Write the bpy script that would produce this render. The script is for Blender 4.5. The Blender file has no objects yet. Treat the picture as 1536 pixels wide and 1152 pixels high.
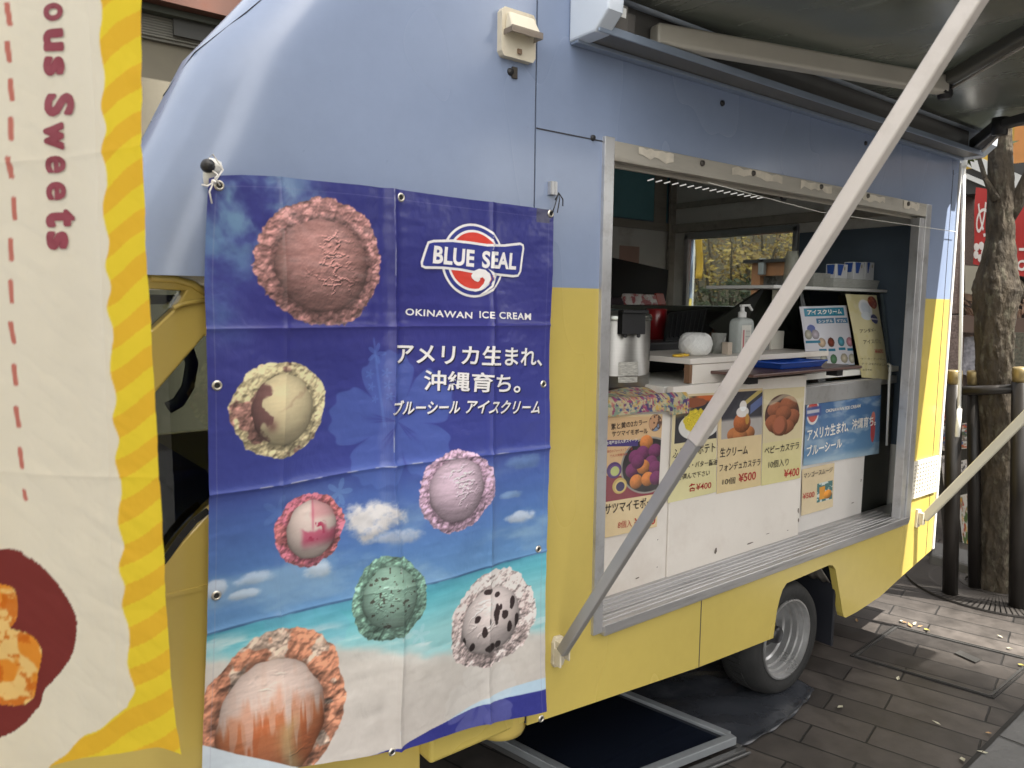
import bpy, bmesh, math, random
import numpy as np
from mathutils import Vector, Matrix
random.seed(7)
scene = bpy.context.scene
COL = scene.collection

# ------------------------------------------------------------------ camera
# world: truck side = plane y=0, x runs along the truck to its rear, z up, camera on the -y side
F_PX = 1130.0; CX, CY = 768.0, 576.0; CAM_H = 1.6
def _n(v): v = np.array(v, float); return v / np.linalg.norm(v)
_vx = np.array([2208.0, 473.0]); _xv = 640.0
_dy = (F_PX**2 + (_vx[0]-CX)*(_xv-CX)) / (-(_vx[1]-CY))
_ex = _n([_vx[0]-CX, _vx[1]-CY, F_PX]); _ez = -_n([_xv-CX, _dy, F_PX]); _ey = np.cross(_ez, _ex)
RW = np.array([_ex, _ey, _ez])                      # world = RW @ camera(right, down, forward)
def ray(px, py): return RW @ np.array([(px-CX)/F_PX, (py-CY)/F_PX, 1.0])
_d = ray(1180, 1050); CAM = np.array([0.0, -(-CAM_H/_d[2])*_d[1], CAM_H])
def P(px, py, x=None, y=None, z=None):
    """a measured point of the photograph, taken on a known plane of the place"""
    d = ray(px, py)
    if y is not None: s = (y-CAM[1])/d[1]
    elif z is not None: s = (z-CAM[2])/d[2]
    else: s = (x-CAM[0])/d[0]
    return Vector(CAM + s*d)
cam = bpy.data.cameras.new("camera"); cam_ob = bpy.data.objects.new("camera", cam); COL.objects.link(cam_ob)
cam.sensor_width = 36.0; cam.lens = F_PX/1536*36; cam.clip_start = 0.05; cam.clip_end = 2000
_r, _dn, _f = RW[:, 0], RW[:, 1], RW[:, 2]
m = Matrix.Identity(4)
for i in range(3):
    m[i][0] = _r[i]; m[i][1] = -_dn[i]; m[i][2] = -_f[i]; m[i][3] = CAM[i]
cam_ob.matrix_world = m
cam.dof.use_dof = True; cam.dof.focus_distance = 2.7; cam.dof.aperture_fstop = 5.6
scene.camera = cam_ob

# ------------------------------------------------------------------ world, sun, exposure
SUN_DIR = Vector((0.12, -0.52, 1.0)).normalized()      # towards the sun
world = bpy.data.worlds.new("World"); scene.world = world; world.use_nodes = True
nt = world.node_tree; nt.nodes.clear()
sky = nt.nodes.new("ShaderNodeTexSky"); sky.sky_type = 'NISHITA'; sky.sun_disc = False
sky.sun_elevation = math.asin(SUN_DIR.z); sky.sun_rotation = math.atan2(SUN_DIR.x, SUN_DIR.y)
sky.dust_density = 3.0; sky.air_density = 1.0
hs = nt.nodes.new("ShaderNodeHueSaturation"); hs.inputs['Saturation'].default_value = 0.30
tint = nt.nodes.new("ShaderNodeMix"); tint.data_type = 'RGBA'; tint.blend_type = 'MULTIPLY'
tint.inputs['Factor'].default_value = 1.0; tint.inputs['B'].default_value = (1.05, 1.0, 0.91, 1)
bg = nt.nodes.new("ShaderNodeBackground"); bg.inputs['Strength'].default_value = 0.13
wo = nt.nodes.new("ShaderNodeOutputWorld")
nt.links.new(sky.outputs[0], hs.inputs['Color']); nt.links.new(hs.outputs[0], tint.inputs['A'])
nt.links.new(tint.outputs['Result'], bg.inputs['Color']); nt.links.new(bg.outputs[0], wo.inputs['Surface'])
sl = bpy.data.lights.new("sun", 'SUN'); sl.energy = 4.2; sl.angle = math.radians(0.53); sl.color = (1.0, 0.95, 0.86)
so = bpy.data.objects.new("sun", sl); COL.objects.link(so); so.rotation_euler = SUN_DIR.to_track_quat('Z', 'Y').to_euler()
vs = scene.view_settings
scene.display_settings.display_device = 'sRGB'
vs.view_transform = 'Standard'; vs.look = 'None'; vs.gamma = 1.0; vs.use_curve_mapping = False; vs.exposure = 2.15
scene.render.engine = 'CYCLES'
scene.cycles.max_bounces = 10; scene.cycles.diffuse_bounces = 5; scene.cycles.glossy_bounces = 4
scene.cycles.transmission_bounces = 8; scene.cycles.transparent_max_bounces = 12
scene.cycles.use_denoising = True

# ------------------------------------------------------------------ helpers
def lin(c):
    """sRGB 0..255 -> linear"""
    c = np.asarray(c, float)/255.0
    return np.where(c <= 0.04045, c/12.92, ((c+0.055)/1.055)**2.4)
def L3(r, g, b, k=1.0): return tuple(float(v)*k for v in lin((r, g, b)))

def M(name, rgb, rough=0.5, metal=0.0, var=0.12, scale=4.0, bump=0.0, bscale=60.0, coat=0.0, dirt=None, dirt_amt=0.5,
      dirt_scale=2.0, dirt_lo=0.52, dirt_hi=0.72, stretch=(1, 1, 1), spec=0.5, rvar=0.15):
    mt = bpy.data.materials.new(name); mt.use_nodes = True
    t = mt.node_tree; N = t.nodes; b = N['Principled BSDF']; lk = t.links.new
    tc = N.new("ShaderNodeTexCoord"); mp = N.new("ShaderNodeMapping"); mp.inputs['Scale'].default_value = stretch
    lk(tc.outputs['Object'], mp.inputs['Vector'])
    nz = N.new("ShaderNodeTexNoise"); nz.inputs['Scale'].default_value = scale; nz.inputs['Detail'].default_value = 6
    nz.inputs['Roughness'].default_value = 0.6
    lk(mp.outputs[0], nz.inputs['Vector'])
    mr = N.new("ShaderNodeMapRange"); mr.inputs['From Min'].default_value = 0.25; mr.inputs['From Max'].default_value = 0.75
    mr.inputs['To Min'].default_value = 1-var; mr.inputs['To Max'].default_value = 1+var
    lk(nz.outputs['Fac'], mr.inputs['Value'])
    mx = N.new("ShaderNodeMix"); mx.data_type = 'RGBA'; mx.blend_type = 'MULTIPLY'; mx.inputs['Factor'].default_value = 1
    mx.inputs['A'].default_value = (*rgb, 1); lk(mr.outputs[0], mx.inputs['B'])
    out = mx.outputs['Result']
    if dirt is not None:
        n2 = N.new("ShaderNodeTexNoise"); n2.inputs['Scale'].default_value = dirt_scale; n2.inputs['Detail'].default_value = 9
        n2.inputs['Roughness'].default_value = 0.68; lk(mp.outputs[0], n2.inputs['Vector'])
        m2 = N.new("ShaderNodeMapRange"); m2.inputs['From Min'].default_value = dirt_lo; m2.inputs['From Max'].default_value = dirt_hi
        m2.inputs['To Max'].default_value = dirt_amt; lk(n2.outputs['Fac'], m2.inputs['Value'])
        x2 = N.new("ShaderNodeMix"); x2.data_type = 'RGBA'; lk(m2.outputs[0], x2.inputs['Factor'])
        lk(out, x2.inputs['A']); x2.inputs['B'].default_value = (*dirt, 1); out = x2.outputs['Result']
    lk(out, b.inputs['Base Color'])
    rr = N.new("ShaderNodeMapRange"); rr.inputs['From Min'].default_value = 0.3; rr.inputs['From Max'].default_value = 0.7
    rr.inputs['To Min'].default_value = max(0.02, rough*(1-rvar)); rr.inputs['To Max'].default_value = min(1, rough*(1+rvar))
    lk(nz.outputs['Fac'], rr.inputs['Value']); lk(rr.outputs[0], b.inputs['Roughness'])
    b.inputs['Metallic'].default_value = metal; b.inputs['Coat Weight'].default_value = coat
    b.inputs['Coat Roughness'].default_value = 0.08; b.inputs['Specular IOR Level'].default_value = spec
    if bump:
        n3 = N.new("ShaderNodeTexNoise"); n3.inputs['Scale'].default_value = bscale; n3.inputs['Detail'].default_value = 5
        lk(mp.outputs[0], n3.inputs['Vector'])
        bp = N.new("ShaderNodeBump"); bp.inputs['Strength'].default_value = bump; bp.inputs['Distance'].default_value = 0.01
        lk(n3.outputs['Fac'], bp.inputs['Height']); lk(bp.outputs[0], b.inputs['Normal'])
    return mt

def GLASS(name, tint=(0.9, 0.95, 0.93), alpha=0.12, rough=0.02):
    mt = bpy.data.materials.new(name); mt.use_nodes = True
    t = mt.node_tree; N = t.nodes; N.remove(N['Principled BSDF']); lk = t.links.new
    tr = N.new("ShaderNodeBsdfTransparent"); tr.inputs[0].default_value = (*tint, 1)
    gl = N.new("ShaderNodeBsdfGlossy"); gl.inputs['Roughness'].default_value = rough
    fr = N.new("ShaderNodeFresnel"); fr.inputs['IOR'].default_value = 1.5
    mp = N.new("ShaderNodeMapRange"); mp.inputs['To Min'].default_value = alpha*0.25; mp.inputs['To Max'].default_value = 1.0
    lk(fr.outputs[0], mp.inputs['Value'])
    mx = N.new("ShaderNodeMixShader"); lk(mp.outputs[0], mx.inputs[0]); lk(tr.outputs[0], mx.inputs[1]); lk(gl.outputs[0], mx.inputs[2])
    lk(mx.outputs[0], N['Material Output'].inputs['Surface'])
    return mt

def FROST(name, rgb, mixf=0.5, rough=0.3):
    """thin translucent plastic"""
    mt = bpy.data.materials.new(name); mt.use_nodes = True
    t = mt.node_tree; N = t.nodes; b = N['Principled BSDF']; lk = t.links.new
    b.inputs['Base Color'].default_value = (*rgb, 1); b.inputs['Roughness'].default_value = rough
    nz = N.new("ShaderNodeTexNoise"); nz.inputs['Scale'].default_value = 12
    mr = N.new("ShaderNodeMapRange"); mr.inputs['To Min'].default_value = mixf-0.1; mr.inputs['To Max'].default_value = mixf+0.1
    lk(nz.outputs['Fac'], mr.inputs['Value'])
    tr = N.new("ShaderNodeBsdfTransparent"); tr.inputs[0].default_value = (0.93, 0.94, 0.92, 1)
    mx = N.new("ShaderNodeMixShader"); lk(mr.outputs[0], mx.inputs[0]); lk(tr.outputs[0], mx.inputs[1]); lk(b.outputs[0], mx.inputs[2])
    lk(mx.outputs[0], N['Material Output'].inputs['Surface'])
    return mt

def PRINT(name, rough=0.45, transl=0.0, bump=0.0, bscale=40, coat=0.0, spec=0.5):
    """printed sheet: ink from the sheet's own colour attribute, a little grime by noise"""
    mt = bpy.data.materials.new(name); mt.use_nodes = True
    t = mt.node_tree; N = t.nodes; b = N['Principled BSDF']; lk = t.links.new
    at = N.new("ShaderNodeVertexColor"); at.layer_name = "ink"
    nz = N.new("ShaderNodeTexNoise"); nz.inputs['Scale'].default_value = 5; nz.inputs['Detail'].default_value = 8
    mr = N.new("ShaderNodeMapRange"); mr.inputs['To Min'].default_value = 0.93; mr.inputs['To Max'].default_value = 1.05
    lk(nz.outputs['Fac'], mr.inputs['Value'])
    mx = N.new("ShaderNodeMix"); mx.data_type = 'RGBA'; mx.blend_type = 'MULTIPLY'; mx.inputs['Factor'].default_value = 1
    lk(at.outputs[0], mx.inputs['A']); lk(mr.outputs[0], mx.inputs['B'])
    lk(mx.outputs['Result'], b.inputs['Base Color'])
    b.inputs['Roughness'].default_value = rough; b.inputs['Coat Weight'].default_value = coat; b.inputs['Specular IOR Level'].default_value = spec
    if bump:
        n3 = N.new("ShaderNodeTexNoise"); n3.inputs['Scale'].default_value = bscale; n3.inputs['Detail'].default_value = 4
        bp = N.new("ShaderNodeBump"); bp.inputs['Strength'].default_value = bump; bp.inputs['Distance'].default_value = 0.01
        lk(n3.outputs['Fac'], bp.inputs['Height']); lk(bp.outputs[0], b.inputs['Normal'])
    if transl:
        ts = N.new("ShaderNodeBsdfTranslucent"); lk(mx.outputs['Result'], ts.inputs[0])
        ms = N.new("ShaderNodeMixShader"); ms.inputs[0].default_value = transl
        lk(b.outputs[0], ms.inputs[1]); lk(ts.outputs[0], ms.inputs[2]); lk(ms.outputs[0], N['Material Output'].inputs['Surface'])
    return mt

class MB:
    """collects shapes, builds one mesh object"""
    def __init__(s): s.v = []; s.f = []; s.mi = []; s.k = 0; s.sm = []; s.marks = []
    def mat(s, i): s.k = i; return s
    def add(s, vs, fs, smooth=False):
        o = len(s.v); s.marks.append((o, len(s.f))); s.v += [tuple(map(float, p)) for p in vs]
        for f in fs: s.f.append(tuple(o+i for i in f)); s.mi.append(s.k); s.sm.append(smooth)
        return s
    def hexa(s, b, t):           # bottom quad, top quad (same winding)
        return s.add(list(b)+list(t), [(3,2,1,0),(4,5,6,7),(0,1,5,4),(1,2,6,5),(2,3,7,6),(3,0,4,7)])
    def box(s, x0, x1, y0, y1, z0, z1):
        return s.hexa([(x0,y0,z0),(x1,y0,z0),(x1,y1,z0),(x0,y1,z0)], [(x0,y0,z1),(x1,y0,z1),(x1,y1,z1),(x0,y1,z1)])
    def obox(s, c, u, v, w, du, dv, dw):   # oriented box: centre, axes, half sizes
        c = Vector(c); u = Vector(u).normalized()*du; v = Vector(v).normalized()*dv; w = Vector(w).normalized()*dw
        return s.hexa([c-u-v-w, c+u-v-w, c+u+v-w, c-u+v-w], [c-u-v+w, c+u-v+w, c+u+v+w, c-u+v+w])
    def bar(s, a, b, w, h, up=(0,0,1)):    # rectangular bar from a to b
        a, b = Vector(a), Vector(b); d = (b-a).normalized(); u = d.cross(Vector(up)).normalized(); t = u.cross(d)
        u *= w/2; t *= h/2
        return s.hexa([a-u-t, a+u-t, a+u+t, a-u+t], [b-u-t, b+u-t, b+u+t, b-u+t])
    def tube(s, pts, r, n=10, caps=True):
        pts = [Vector(p) for p in pts]; rs = r if isinstance(r, (list, tuple)) else [r]*len(pts)
        rings = []; prev = None
        for i, p in enumerate(pts):
            d = (pts[min(i+1, len(pts)-1)] - pts[max(i-1, 0)]).normalized()
            if prev is None:
                u = d.cross(Vector((0.3, 0.2, 1))).normalized()
                if u.length < 0.1: u = d.cross(Vector((1, 0, 0))).normalized()
            else:
                u = (prev - d*prev.dot(d)).normalized()
            prev = u; w = d.cross(u)
            rings.append([p + (u*math.cos(2*math.pi*k/n) + w*math.sin(2*math.pi*k/n))*rs[i] for k in range(n)])
        vs = [q for R in rings for q in R]; fs = []
        for i in range(len(rings)-1):
            for k in range(n): fs.append((i*n+k, i*n+(k+1) % n, (i+1)*n+(k+1) % n, (i+1)*n+k))
        s.add(vs, fs, True)
        if caps:
            o = len(s.v)-len(vs)
            s.f.append(tuple(o+k for k in reversed(range(n)))); s.mi.append(s.k); s.sm.append(False)
            s.f.append(tuple(o+(len(rings)-1)*n+k for k in range(n))); s.mi.append(s.k); s.sm.append(False)
        return s
    def lathe(s, prof, c, axis=(0,0,1), n=32, smooth=True):  # prof: (radius, height along axis)
        c = Vector(c); a = Vector(axis).normalized()
        u = a.orthogonal().normalized(); w = a.cross(u)
        vs = []; fs = []
        for r, h in prof:
            for k in range(n):
                t = 2*math.pi*k/n; vs.append(c + a*h + (u*math.cos(t)+w*math.sin(t))*r)
        for i in range(len(prof)-1):
            for k in range(n): fs.append((i*n+k, i*n+(k+1) % n, (i+1)*n+(k+1) % n, (i+1)*n+k))
        return s.add(vs, fs, smooth)
    def poly(s, pts): return s.add(pts, [tuple(range(len(pts)))])
    def grid(s, fn, nu, nv, smooth=True):
        vs = [fn(i/nu, j/nv) for j in range(nv+1) for i in range(nu+1)]
        fs = [(j*(nu+1)+i, j*(nu+1)+i+1, (j+1)*(nu+1)+i+1, (j+1)*(nu+1)+i) for j in range(nv) for i in range(nu)]
        return s.add(vs, fs, smooth)
    def plate(s, outer, holes=(), t=0.01, place=None, bevel=0.0, both=True):
        """flat outline (2-D) with holes, given a thickness; place maps (a, b, depth) to the world"""
        vs, fs = plate_data(outer, holes, t, bevel)
        place = place or (lambda a, b, d: (a, d, b))
        return s.add([place(*p) for p in vs], fs)
    def build_each(s, name, mats, parent=None, **kw):
        """one object for every shape that was added"""
        r = []
        for i, (v0, f0) in enumerate(s.marks):
            v1, f1 = s.marks[i+1] if i+1 < len(s.marks) else (len(s.v), len(s.f))
            m = MB(); m.v = s.v[v0:v1]; m.f = [tuple(k-v0 for k in f) for f in s.f[f0:f1]]; m.mi = s.mi[f0:f1]; m.sm = s.sm[f0:f1]; r.append(m.build(name, mats, parent, **kw))
        return r
    def build(s, name, mats, parent=None, bevel=0.0, seg=2, solid=0.0, sub=0):
        me = bpy.data.meshes.new(name); me.from_pydata(s.v, [], s.f); me.update()
        me.polygons.foreach_set("material_index", s.mi); me.polygons.foreach_set("use_smooth", s.sm)
        for mt in (mats if isinstance(mats, (list, tuple)) else [mats]): me.materials.append(mt)
        b = bmesh.new(); b.from_mesh(me); bmesh.ops.recalc_face_normals(b, faces=b.faces); b.to_mesh(me); b.free()
        return link(name, me, parent, bevel, seg, solid, sub)

def link(name, me, parent=None, bevel=0.0, seg=2, solid=0.0, sub=0):
    ob = bpy.data.objects.new(name, me); COL.objects.link(ob)
    if solid: md = ob.modifiers.new("solid", 'SOLIDIFY'); md.thickness = solid; md.offset = 0
    if bevel:
        md = ob.modifiers.new("bevel", 'BEVEL'); md.width = bevel; md.segments = seg; md.limit_method = 'ANGLE'; md.angle_limit = math.radians(35)
        md.harden_normals = False
    if sub: md = ob.modifiers.new("sub", 'SUBSURF'); md.levels = sub; md.render_levels = sub
    if parent is not None:
        ob.parent = parent
        ob.matrix_parent_inverse = world_of(parent).inverted()
    return ob
_W = {}
def world_of(o): return _W.get(o.name, Matrix.Identity(4))
def tag(o, label, cat, group=None, kind=None):
    if label: o['label'] = label
    if cat: o['category'] = cat
    if group: o['group'] = group
    if kind: o['kind'] = kind
    return o
def thing(name, label, cat, loc=(0, 0, 0), group=None):
    o = bpy.data.objects.new(name, None); COL.objects.link(o); o.location = loc; o.empty_display_size = 0.1
    _W[o.name] = Matrix.Translation(Vector(loc))
    return tag(o, label, cat, group)
def structure(o): o['kind'] = 'structure'; return o

_scratch = {}
def plate_data(outer, holes, t, bevel):
    cu = bpy.data.curves.new("scratch", 'CURVE'); cu.dimensions = '2D'; cu.fill_mode = 'BOTH'; cu.extrude = t/2
    cu.bevel_depth = bevel; cu.bevel_resolution = 1; cu.offset = -bevel
    for pts in [outer]+list(holes):
        sp = cu.splines.new('POLY'); sp.points.add(len(pts)-1); sp.use_cyclic_u = True
        for i, p in enumerate(pts): sp.points[i].co = (p[0], p[1], 0, 1)
    ob = bpy.data.objects.new("scratch", cu); COL.objects.link(ob)
    dg = bpy.context.evaluated_depsgraph_get(); ev = ob.evaluated_get(dg); me = ev.to_mesh()
    vs = [tuple(v.co) for v in me.vertices]; fs = [tuple(p.vertices) for p in me.polygons]
    ev.to_mesh_clear(); bpy.data.objects.remove(ob); bpy.data.curves.remove(cu)
    return vs, fs

def text_data(s, bold=0.0, shear=0.0, space=1.0):
    """outline glyphs, returned as triangles in unit text space (baseline 0, cap height about 0.7)"""
    cu = bpy.data.curves.new("scratch", 'FONT'); cu.body = s; cu.size = 1.0; cu.offset = bold; cu.shear = shear
    cu.space_character = space; cu.fill_mode = 'FRONT'; cu.resolution_u = 4
    ob = bpy.data.objects.new("scratch", cu); COL.objects.link(ob)
    dg = bpy.context.evaluated_depsgraph_get(); ev = ob.evaluated_get(dg); me = ev.to_mesh()
    vs = np.array([tuple(v.co) for v in me.vertices]) if len(me.vertices) else np.zeros((0, 3))
    fs = [tuple(p.vertices) for p in me.polygons]
    ev.to_mesh_clear(); bpy.data.objects.remove(ob); bpy.data.curves.remove(cu)
    return vs, fs

def dense(vs, fs, maxlen):
    """split long edges so that a flat shape can follow a curved sheet"""
    bm_ = bmesh.new(); vv = [bm_.verts.new((p[0], p[1], 0)) for p in vs]
    for f in fs:
        try: bm_.faces.new([vv[i] for i in f])
        except ValueError: pass
    bmesh.ops.triangulate(bm_, faces=bm_.faces[:])
    for _ in range(7):
        es = [e for e in bm_.edges if e.calc_length() > maxlen]
        if not es: break
        bmesh.ops.subdivide_edges(bm_, edges=es, cuts=1, use_grid_fill=False); bmesh.ops.triangulate(bm_, faces=[f for f in bm_.faces if len(f.verts) > 3])
    bm_.verts.index_update(); o = [tuple(v.co) for v in bm_.verts]; q = [tuple(v.index for v in f.verts) for f in bm_.faces]; bm_.free()
    return o, q
def put_text(mb, s, a, b, h, place, bold=0.0, shear=0.0, space=1.0, dep=0.0, maxlen=0.0):
    """lay the string from 2-D point a to b (its left and right ends along the baseline), h high, via place(p, q, depth)"""
    vs, fs = text_data(s, bold, shear, space)
    if not len(vs): return
    x0, x1 = vs[:, 0].min(), vs[:, 0].max(); y0, y1 = vs[:, 1].min(), vs[:, 1].max()
    a = np.array(a, float); b = np.array(b, float); d = b-a; n = np.array([-d[1], d[0]])/np.linalg.norm(d)
    out = []
    for x, y, _ in vs:
        p = a + d*(x-x0)/(x1-x0) + n*h*(y-y0)/(y1-y0)
        out.append((p[0], p[1]))
    if maxlen: out, fs = dense(out, fs, maxlen)
    mb.add([place(p[0], p[1], dep) for p in out], fs)

# value noise
def _hash(ix, iy, seed):
    h = (ix.astype(np.int64)*374761393 + iy.astype(np.int64)*668265263 + seed*974634777) & 0x7fffffff
    h = ((h ^ (h >> 13))*1274126177) & 0x7fffffff
    return ((h ^ (h >> 16)) & 0xffff)/65535.0
def vnoise(x, y, seed=0):
    x = np.asarray(x, float); y = np.asarray(y, float)
    ix = np.floor(x); iy = np.floor(y); fx = x-ix; fy = y-iy
    fx = fx*fx*(3-2*fx); fy = fy*fy*(3-2*fy)
    a = _hash(ix, iy, seed); b = _hash(ix+1, iy, seed); c = _hash(ix, iy+1, seed); d = _hash(ix+1, iy+1, seed)
    return (a*(1-fx)+b*fx)*(1-fy) + (c*(1-fx)+d*fx)*fy
def fbm(x, y, seed=0, o=5, g=0.5):
    s = 0; a = 1; t = 0
    for k in range(o): s = s + a*vnoise(x*2**k, y*2**k, seed+k*17); t += a; a *= g
    return s/t
def cells(x, y, seed=0):
    """distance to nearest scattered point, and its id"""
    ix = np.floor(x); iy = np.floor(y); best = np.full(np.shape(x), 9.0); idv = np.zeros(np.shape(x))
    for dx in (-1, 0, 1):
        for dy in (-1, 0, 1):
            cx = ix+dx; cy = iy+dy
            px = cx+_hash(cx, cy, seed); py = cy+_hash(cx, cy, seed+5)
            d = np.hypot(px-x, py-y); k = d < best
            best = np.where(k, d, best); idv = np.where(k, _hash(cx, cy, seed+9), idv)
    return best, idv
def sstep(a, b, x): t = np.clip((x-a)/(b-a), 0, 1); return t*t*(3-2*t)
def over(img, col, al): return img*(1-al[..., None]) + np.asarray(col, float)*al[..., None]

def sheet(name, pos, img, mat, parent=None, solid=0.0):
    """pos, img: (nv, nu, 3) arrays of world positions and 0..255 ink; becomes one sheet mesh with an ink colour layer"""
    nv, nu = pos.shape[:2]; me = bpy.data.meshes.new(name)
    me.vertices.add(nu*nv); me.vertices.foreach_set("co", pos.reshape(-1).astype(np.float32))
    i = np.arange((nv-1)*(nu-1)); r = i//(nu-1); c = i % (nu-1); q = r*nu+c
    q = np.stack([q, q+1, q+nu+1, q+nu], 1).astype(np.int32)
    me.loops.add(q.size); me.loops.foreach_set("vertex_index", q.reshape(-1))
    me.polygons.add(len(q)); me.polygons.foreach_set("loop_start", (np.arange(len(q))*4).astype(np.int32))
    me.update(calc_edges=True); me.polygons.foreach_set("use_smooth", np.ones(len(q), bool))
    ca = me.color_attributes.new("ink", 'FLOAT_COLOR', 'POINT')
    col = np.ones((nu*nv, 4), np.float32); col[:, :3] = (lin(np.clip(img, 0, 255))*0.92).reshape(-1, 3)
    ca.data.foreach_set("color", col.reshape(-1)); me.materials.append(mat); me.validate(); me.update()
    return link(name, me, parent, solid=solid)
def curve_pts(p, n):
    """resample a polyline of 2-D points at n places over its first coordinate fraction"""
    p = np.array(p, float); s = np.concatenate([[0], np.cumsum(np.hypot(*np.diff(p, axis=0).T))]); s /= s[-1]
    t = np.linspace(0, 1, n); return np.stack([np.interp(t, s, p[:, 0]), np.interp(t, s, p[:, 1])], 1)

# ------------------------------------------------------------------ materials of the truck
BLUE = (0.232, 0.290, 0.425); YEL = (0.545, 0.425, 0.105)
def PAINT(name):
    """two-tone truck paint: light blue above the waist line, yellow below, faint dirt and vertical run marks"""
    mt = bpy.data.materials.new(name); mt.use_nodes = True
    t = mt.node_tree; N = t.nodes; b = N['Principled BSDF']; lk = t.links.new
    tc = N.new("ShaderNodeTexCoord"); sp = N.new("ShaderNodeSeparateXYZ"); lk(tc.outputs['Object'], sp.inputs[0])
    gt = N.new("ShaderNodeMath"); gt.operation = 'GREATER_THAN'; gt.inputs[1].default_value = 1.647; lk(sp.outputs['Z'], gt.inputs[0])
    two = N.new("ShaderNodeMix"); two.data_type = 'RGBA'; lk(gt.outputs[0], two.inputs['Factor'])
    two.inputs['A'].default_value = (*YEL, 1); two.inputs['B'].default_value = (*BLUE, 1)
    def noise(scale, st, det=8, ro=0.6):
        mp = N.new("ShaderNodeMapping"); mp.inputs['Scale'].default_value = st; lk(tc.outputs['Object'], mp.inputs[0])
        nz = N.new("ShaderNodeTexNoise"); nz.inputs['Scale'].default_value = scale; nz.inputs['Detail'].default_value = det
        nz.inputs['Roughness'].default_value = ro; lk(mp.outputs[0], nz.inputs['Vector']); return nz.outputs['Fac']
    def mul(col, fac, lo, hi, f0=0.3, f1=0.7):
        mr = N.new("ShaderNodeMapRange"); mr.inputs['From Min'].default_value = f0; mr.inputs['From Max'].default_value = f1
        mr.inputs['To Min'].default_value = lo; mr.inputs['To Max'].default_value = hi; lk(fac, mr.inputs['Value'])
        x = N.new("ShaderNodeMix"); x.data_type = 'RGBA'; x.blend_type = 'MULTIPLY'; x.inputs['Factor'].default_value = 1
        lk(col, x.inputs['A']); lk(mr.outputs[0], x.inputs['B']); return x.outputs['Result']
    c = mul(two.outputs['Result'], noise(1.3, (1, 1, 1), 4), 0.92, 1.07, .15, .85)
    c = mul(c, noise(55, (1, 1, 0.6), 3, 0.8), 0.60, 1.0, 0.2, 0.30); c = mul(c, noise(14, (1, 1, 1), 7, 0.7), 0.95, 1.04, .2, .8)   # specks and small chips
    lk(c, b.inputs['Base Color'])
    rg = N.new("ShaderNodeMapRange"); rg.inputs['To Min'].default_value = 0.20; rg.inputs['To Max'].default_value = 0.34
    lk(noise(2.2, (1, 1, 0.4), 2), rg.inputs['Value']); lk(rg.outputs[0], b.inputs['Roughness'])
    bp = N.new("ShaderNodeBump"); bp.inputs['Strength'].default_value = 0.05; bp.inputs['Distance'].default_value = 0.02
    lk(noise(1.1, (1, 1, 1), 2), bp.inputs['Height']); lk(bp.outputs[0], b.inputs['Normal'])
    b.inputs['Coat Weight'].default_value = 0.25; b.inputs['Coat Roughness'].default_value = 0.12
    return mt
paint = PAINT("truck_paint")
yellow_cab = M("cab_paint", (0.58, 0.44, 0.115), 0.22, var=0.08, scale=2, coat=0.5)
alu = M("aluminium", (0.50, 0.49, 0.49), 0.38, 0.75, var=0.2, scale=6, stretch=(0.3, 6, 6), dirt=(0.10, 0.09, 0.08), dirt_amt=0.55, dirt_scale=9)
alu_plain = M("aluminium_trim", (0.55, 0.55, 0.56), 0.34, 0.7, var=0.12, scale=5, dirt=(0.2, 0.18, 0.16), dirt_amt=0.4, dirt_scale=14)
beige_metal = M("beige_painted_rail", (0.43, 0.40, 0.345), 0.5, 0.1, var=0.15, scale=5, stretch=(0.5, 3, 3), dirt=(0.16, 0.13, 0.10), dirt_amt=0.6, dirt_scale=7)
seam_dark = M("seam_gap", (0.035, 0.035, 0.04), 0.8)
rubber = M("rubber", (0.018, 0.018, 0.018), 0.75, var=0.3, scale=20, bump=0.15)
under = M("underbody", (0.012, 0.012, 0.012), 0.85, var=0.4)
inner_white = M("inner_panel", (0.80, 0.79, 0.74), 0.5, var=0.08, scale=2, dirt=(0.24, 0.17, 0.12), dirt_amt=0.4, dirt_scale=3)
counter_white = M("counter_panel", (0.74, 0.69, 0.63), 0.45, var=0.05, scale=2, dirt=(0.45, 0.36, 0.30), dirt_amt=0.35, dirt_scale=2.5)
teal_wall = M("teal_wall", (0.19, 0.44, 0.50), 0.5)
navy_panel = M("navy_panel", (0.11, 0.15, 0.20), 0.45)
black_plastic = M("black_plastic", (0.014, 0.014, 0.016), 0.42, var=0.3, scale=10)
dark_glass = M("dark_glass", (0.012, 0.014, 0.014), 0.06, spec=0.6)
clear_glass = GLASS("clear_glass")
white_plastic = M("white_plastic", (0.72, 0.72, 0.70), 0.4, var=0.05)
cream_plastic = M("cream_plastic", (0.62, 0.56, 0.44), 0.5, var=0.08, scale=8, dirt=(0.25, 0.2, 0.14), dirt_amt=0.5, dirt_scale=12)

# ------------------------------------------------------------------ the food truck
truck = thing("food_truck", "light blue and yellow camper style food truck with its big side hatch open", "food truck", (2.2, 0.9, 0))
WX0, WX1, WZ0, WZ1 = 1.592, 3.678, 0.597, 2.070
XR, YB, ZR = 3.995, 1.78, 2.62
PTH = 0.03
outer = [(1.331, .380), (2.124, .318), (2.591, .298), (2.606, .40), (2.622, .450), (2.640, .485), (2.668, .505), (2.985, .512), (3.018, .505), (3.045, .480), (3.060, .44),
         (3.130, .262), (3.142, .243), (3.160, .236), (3.253, .238), (3.467, .259), (3.728, .321), (3.991, .38), (XR, ZR), (1.331, ZR)]
b = MB(); b.plate(outer, [[(WX0, WZ0), (WX1, WZ0), (WX1, WZ1), (WX0, WZ1)]], PTH, lambda a, c, d: (a, PTH/2+d, c))
b.box(1.331, XR, YB-.03, YB, .36, ZR)                                # far side
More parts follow.
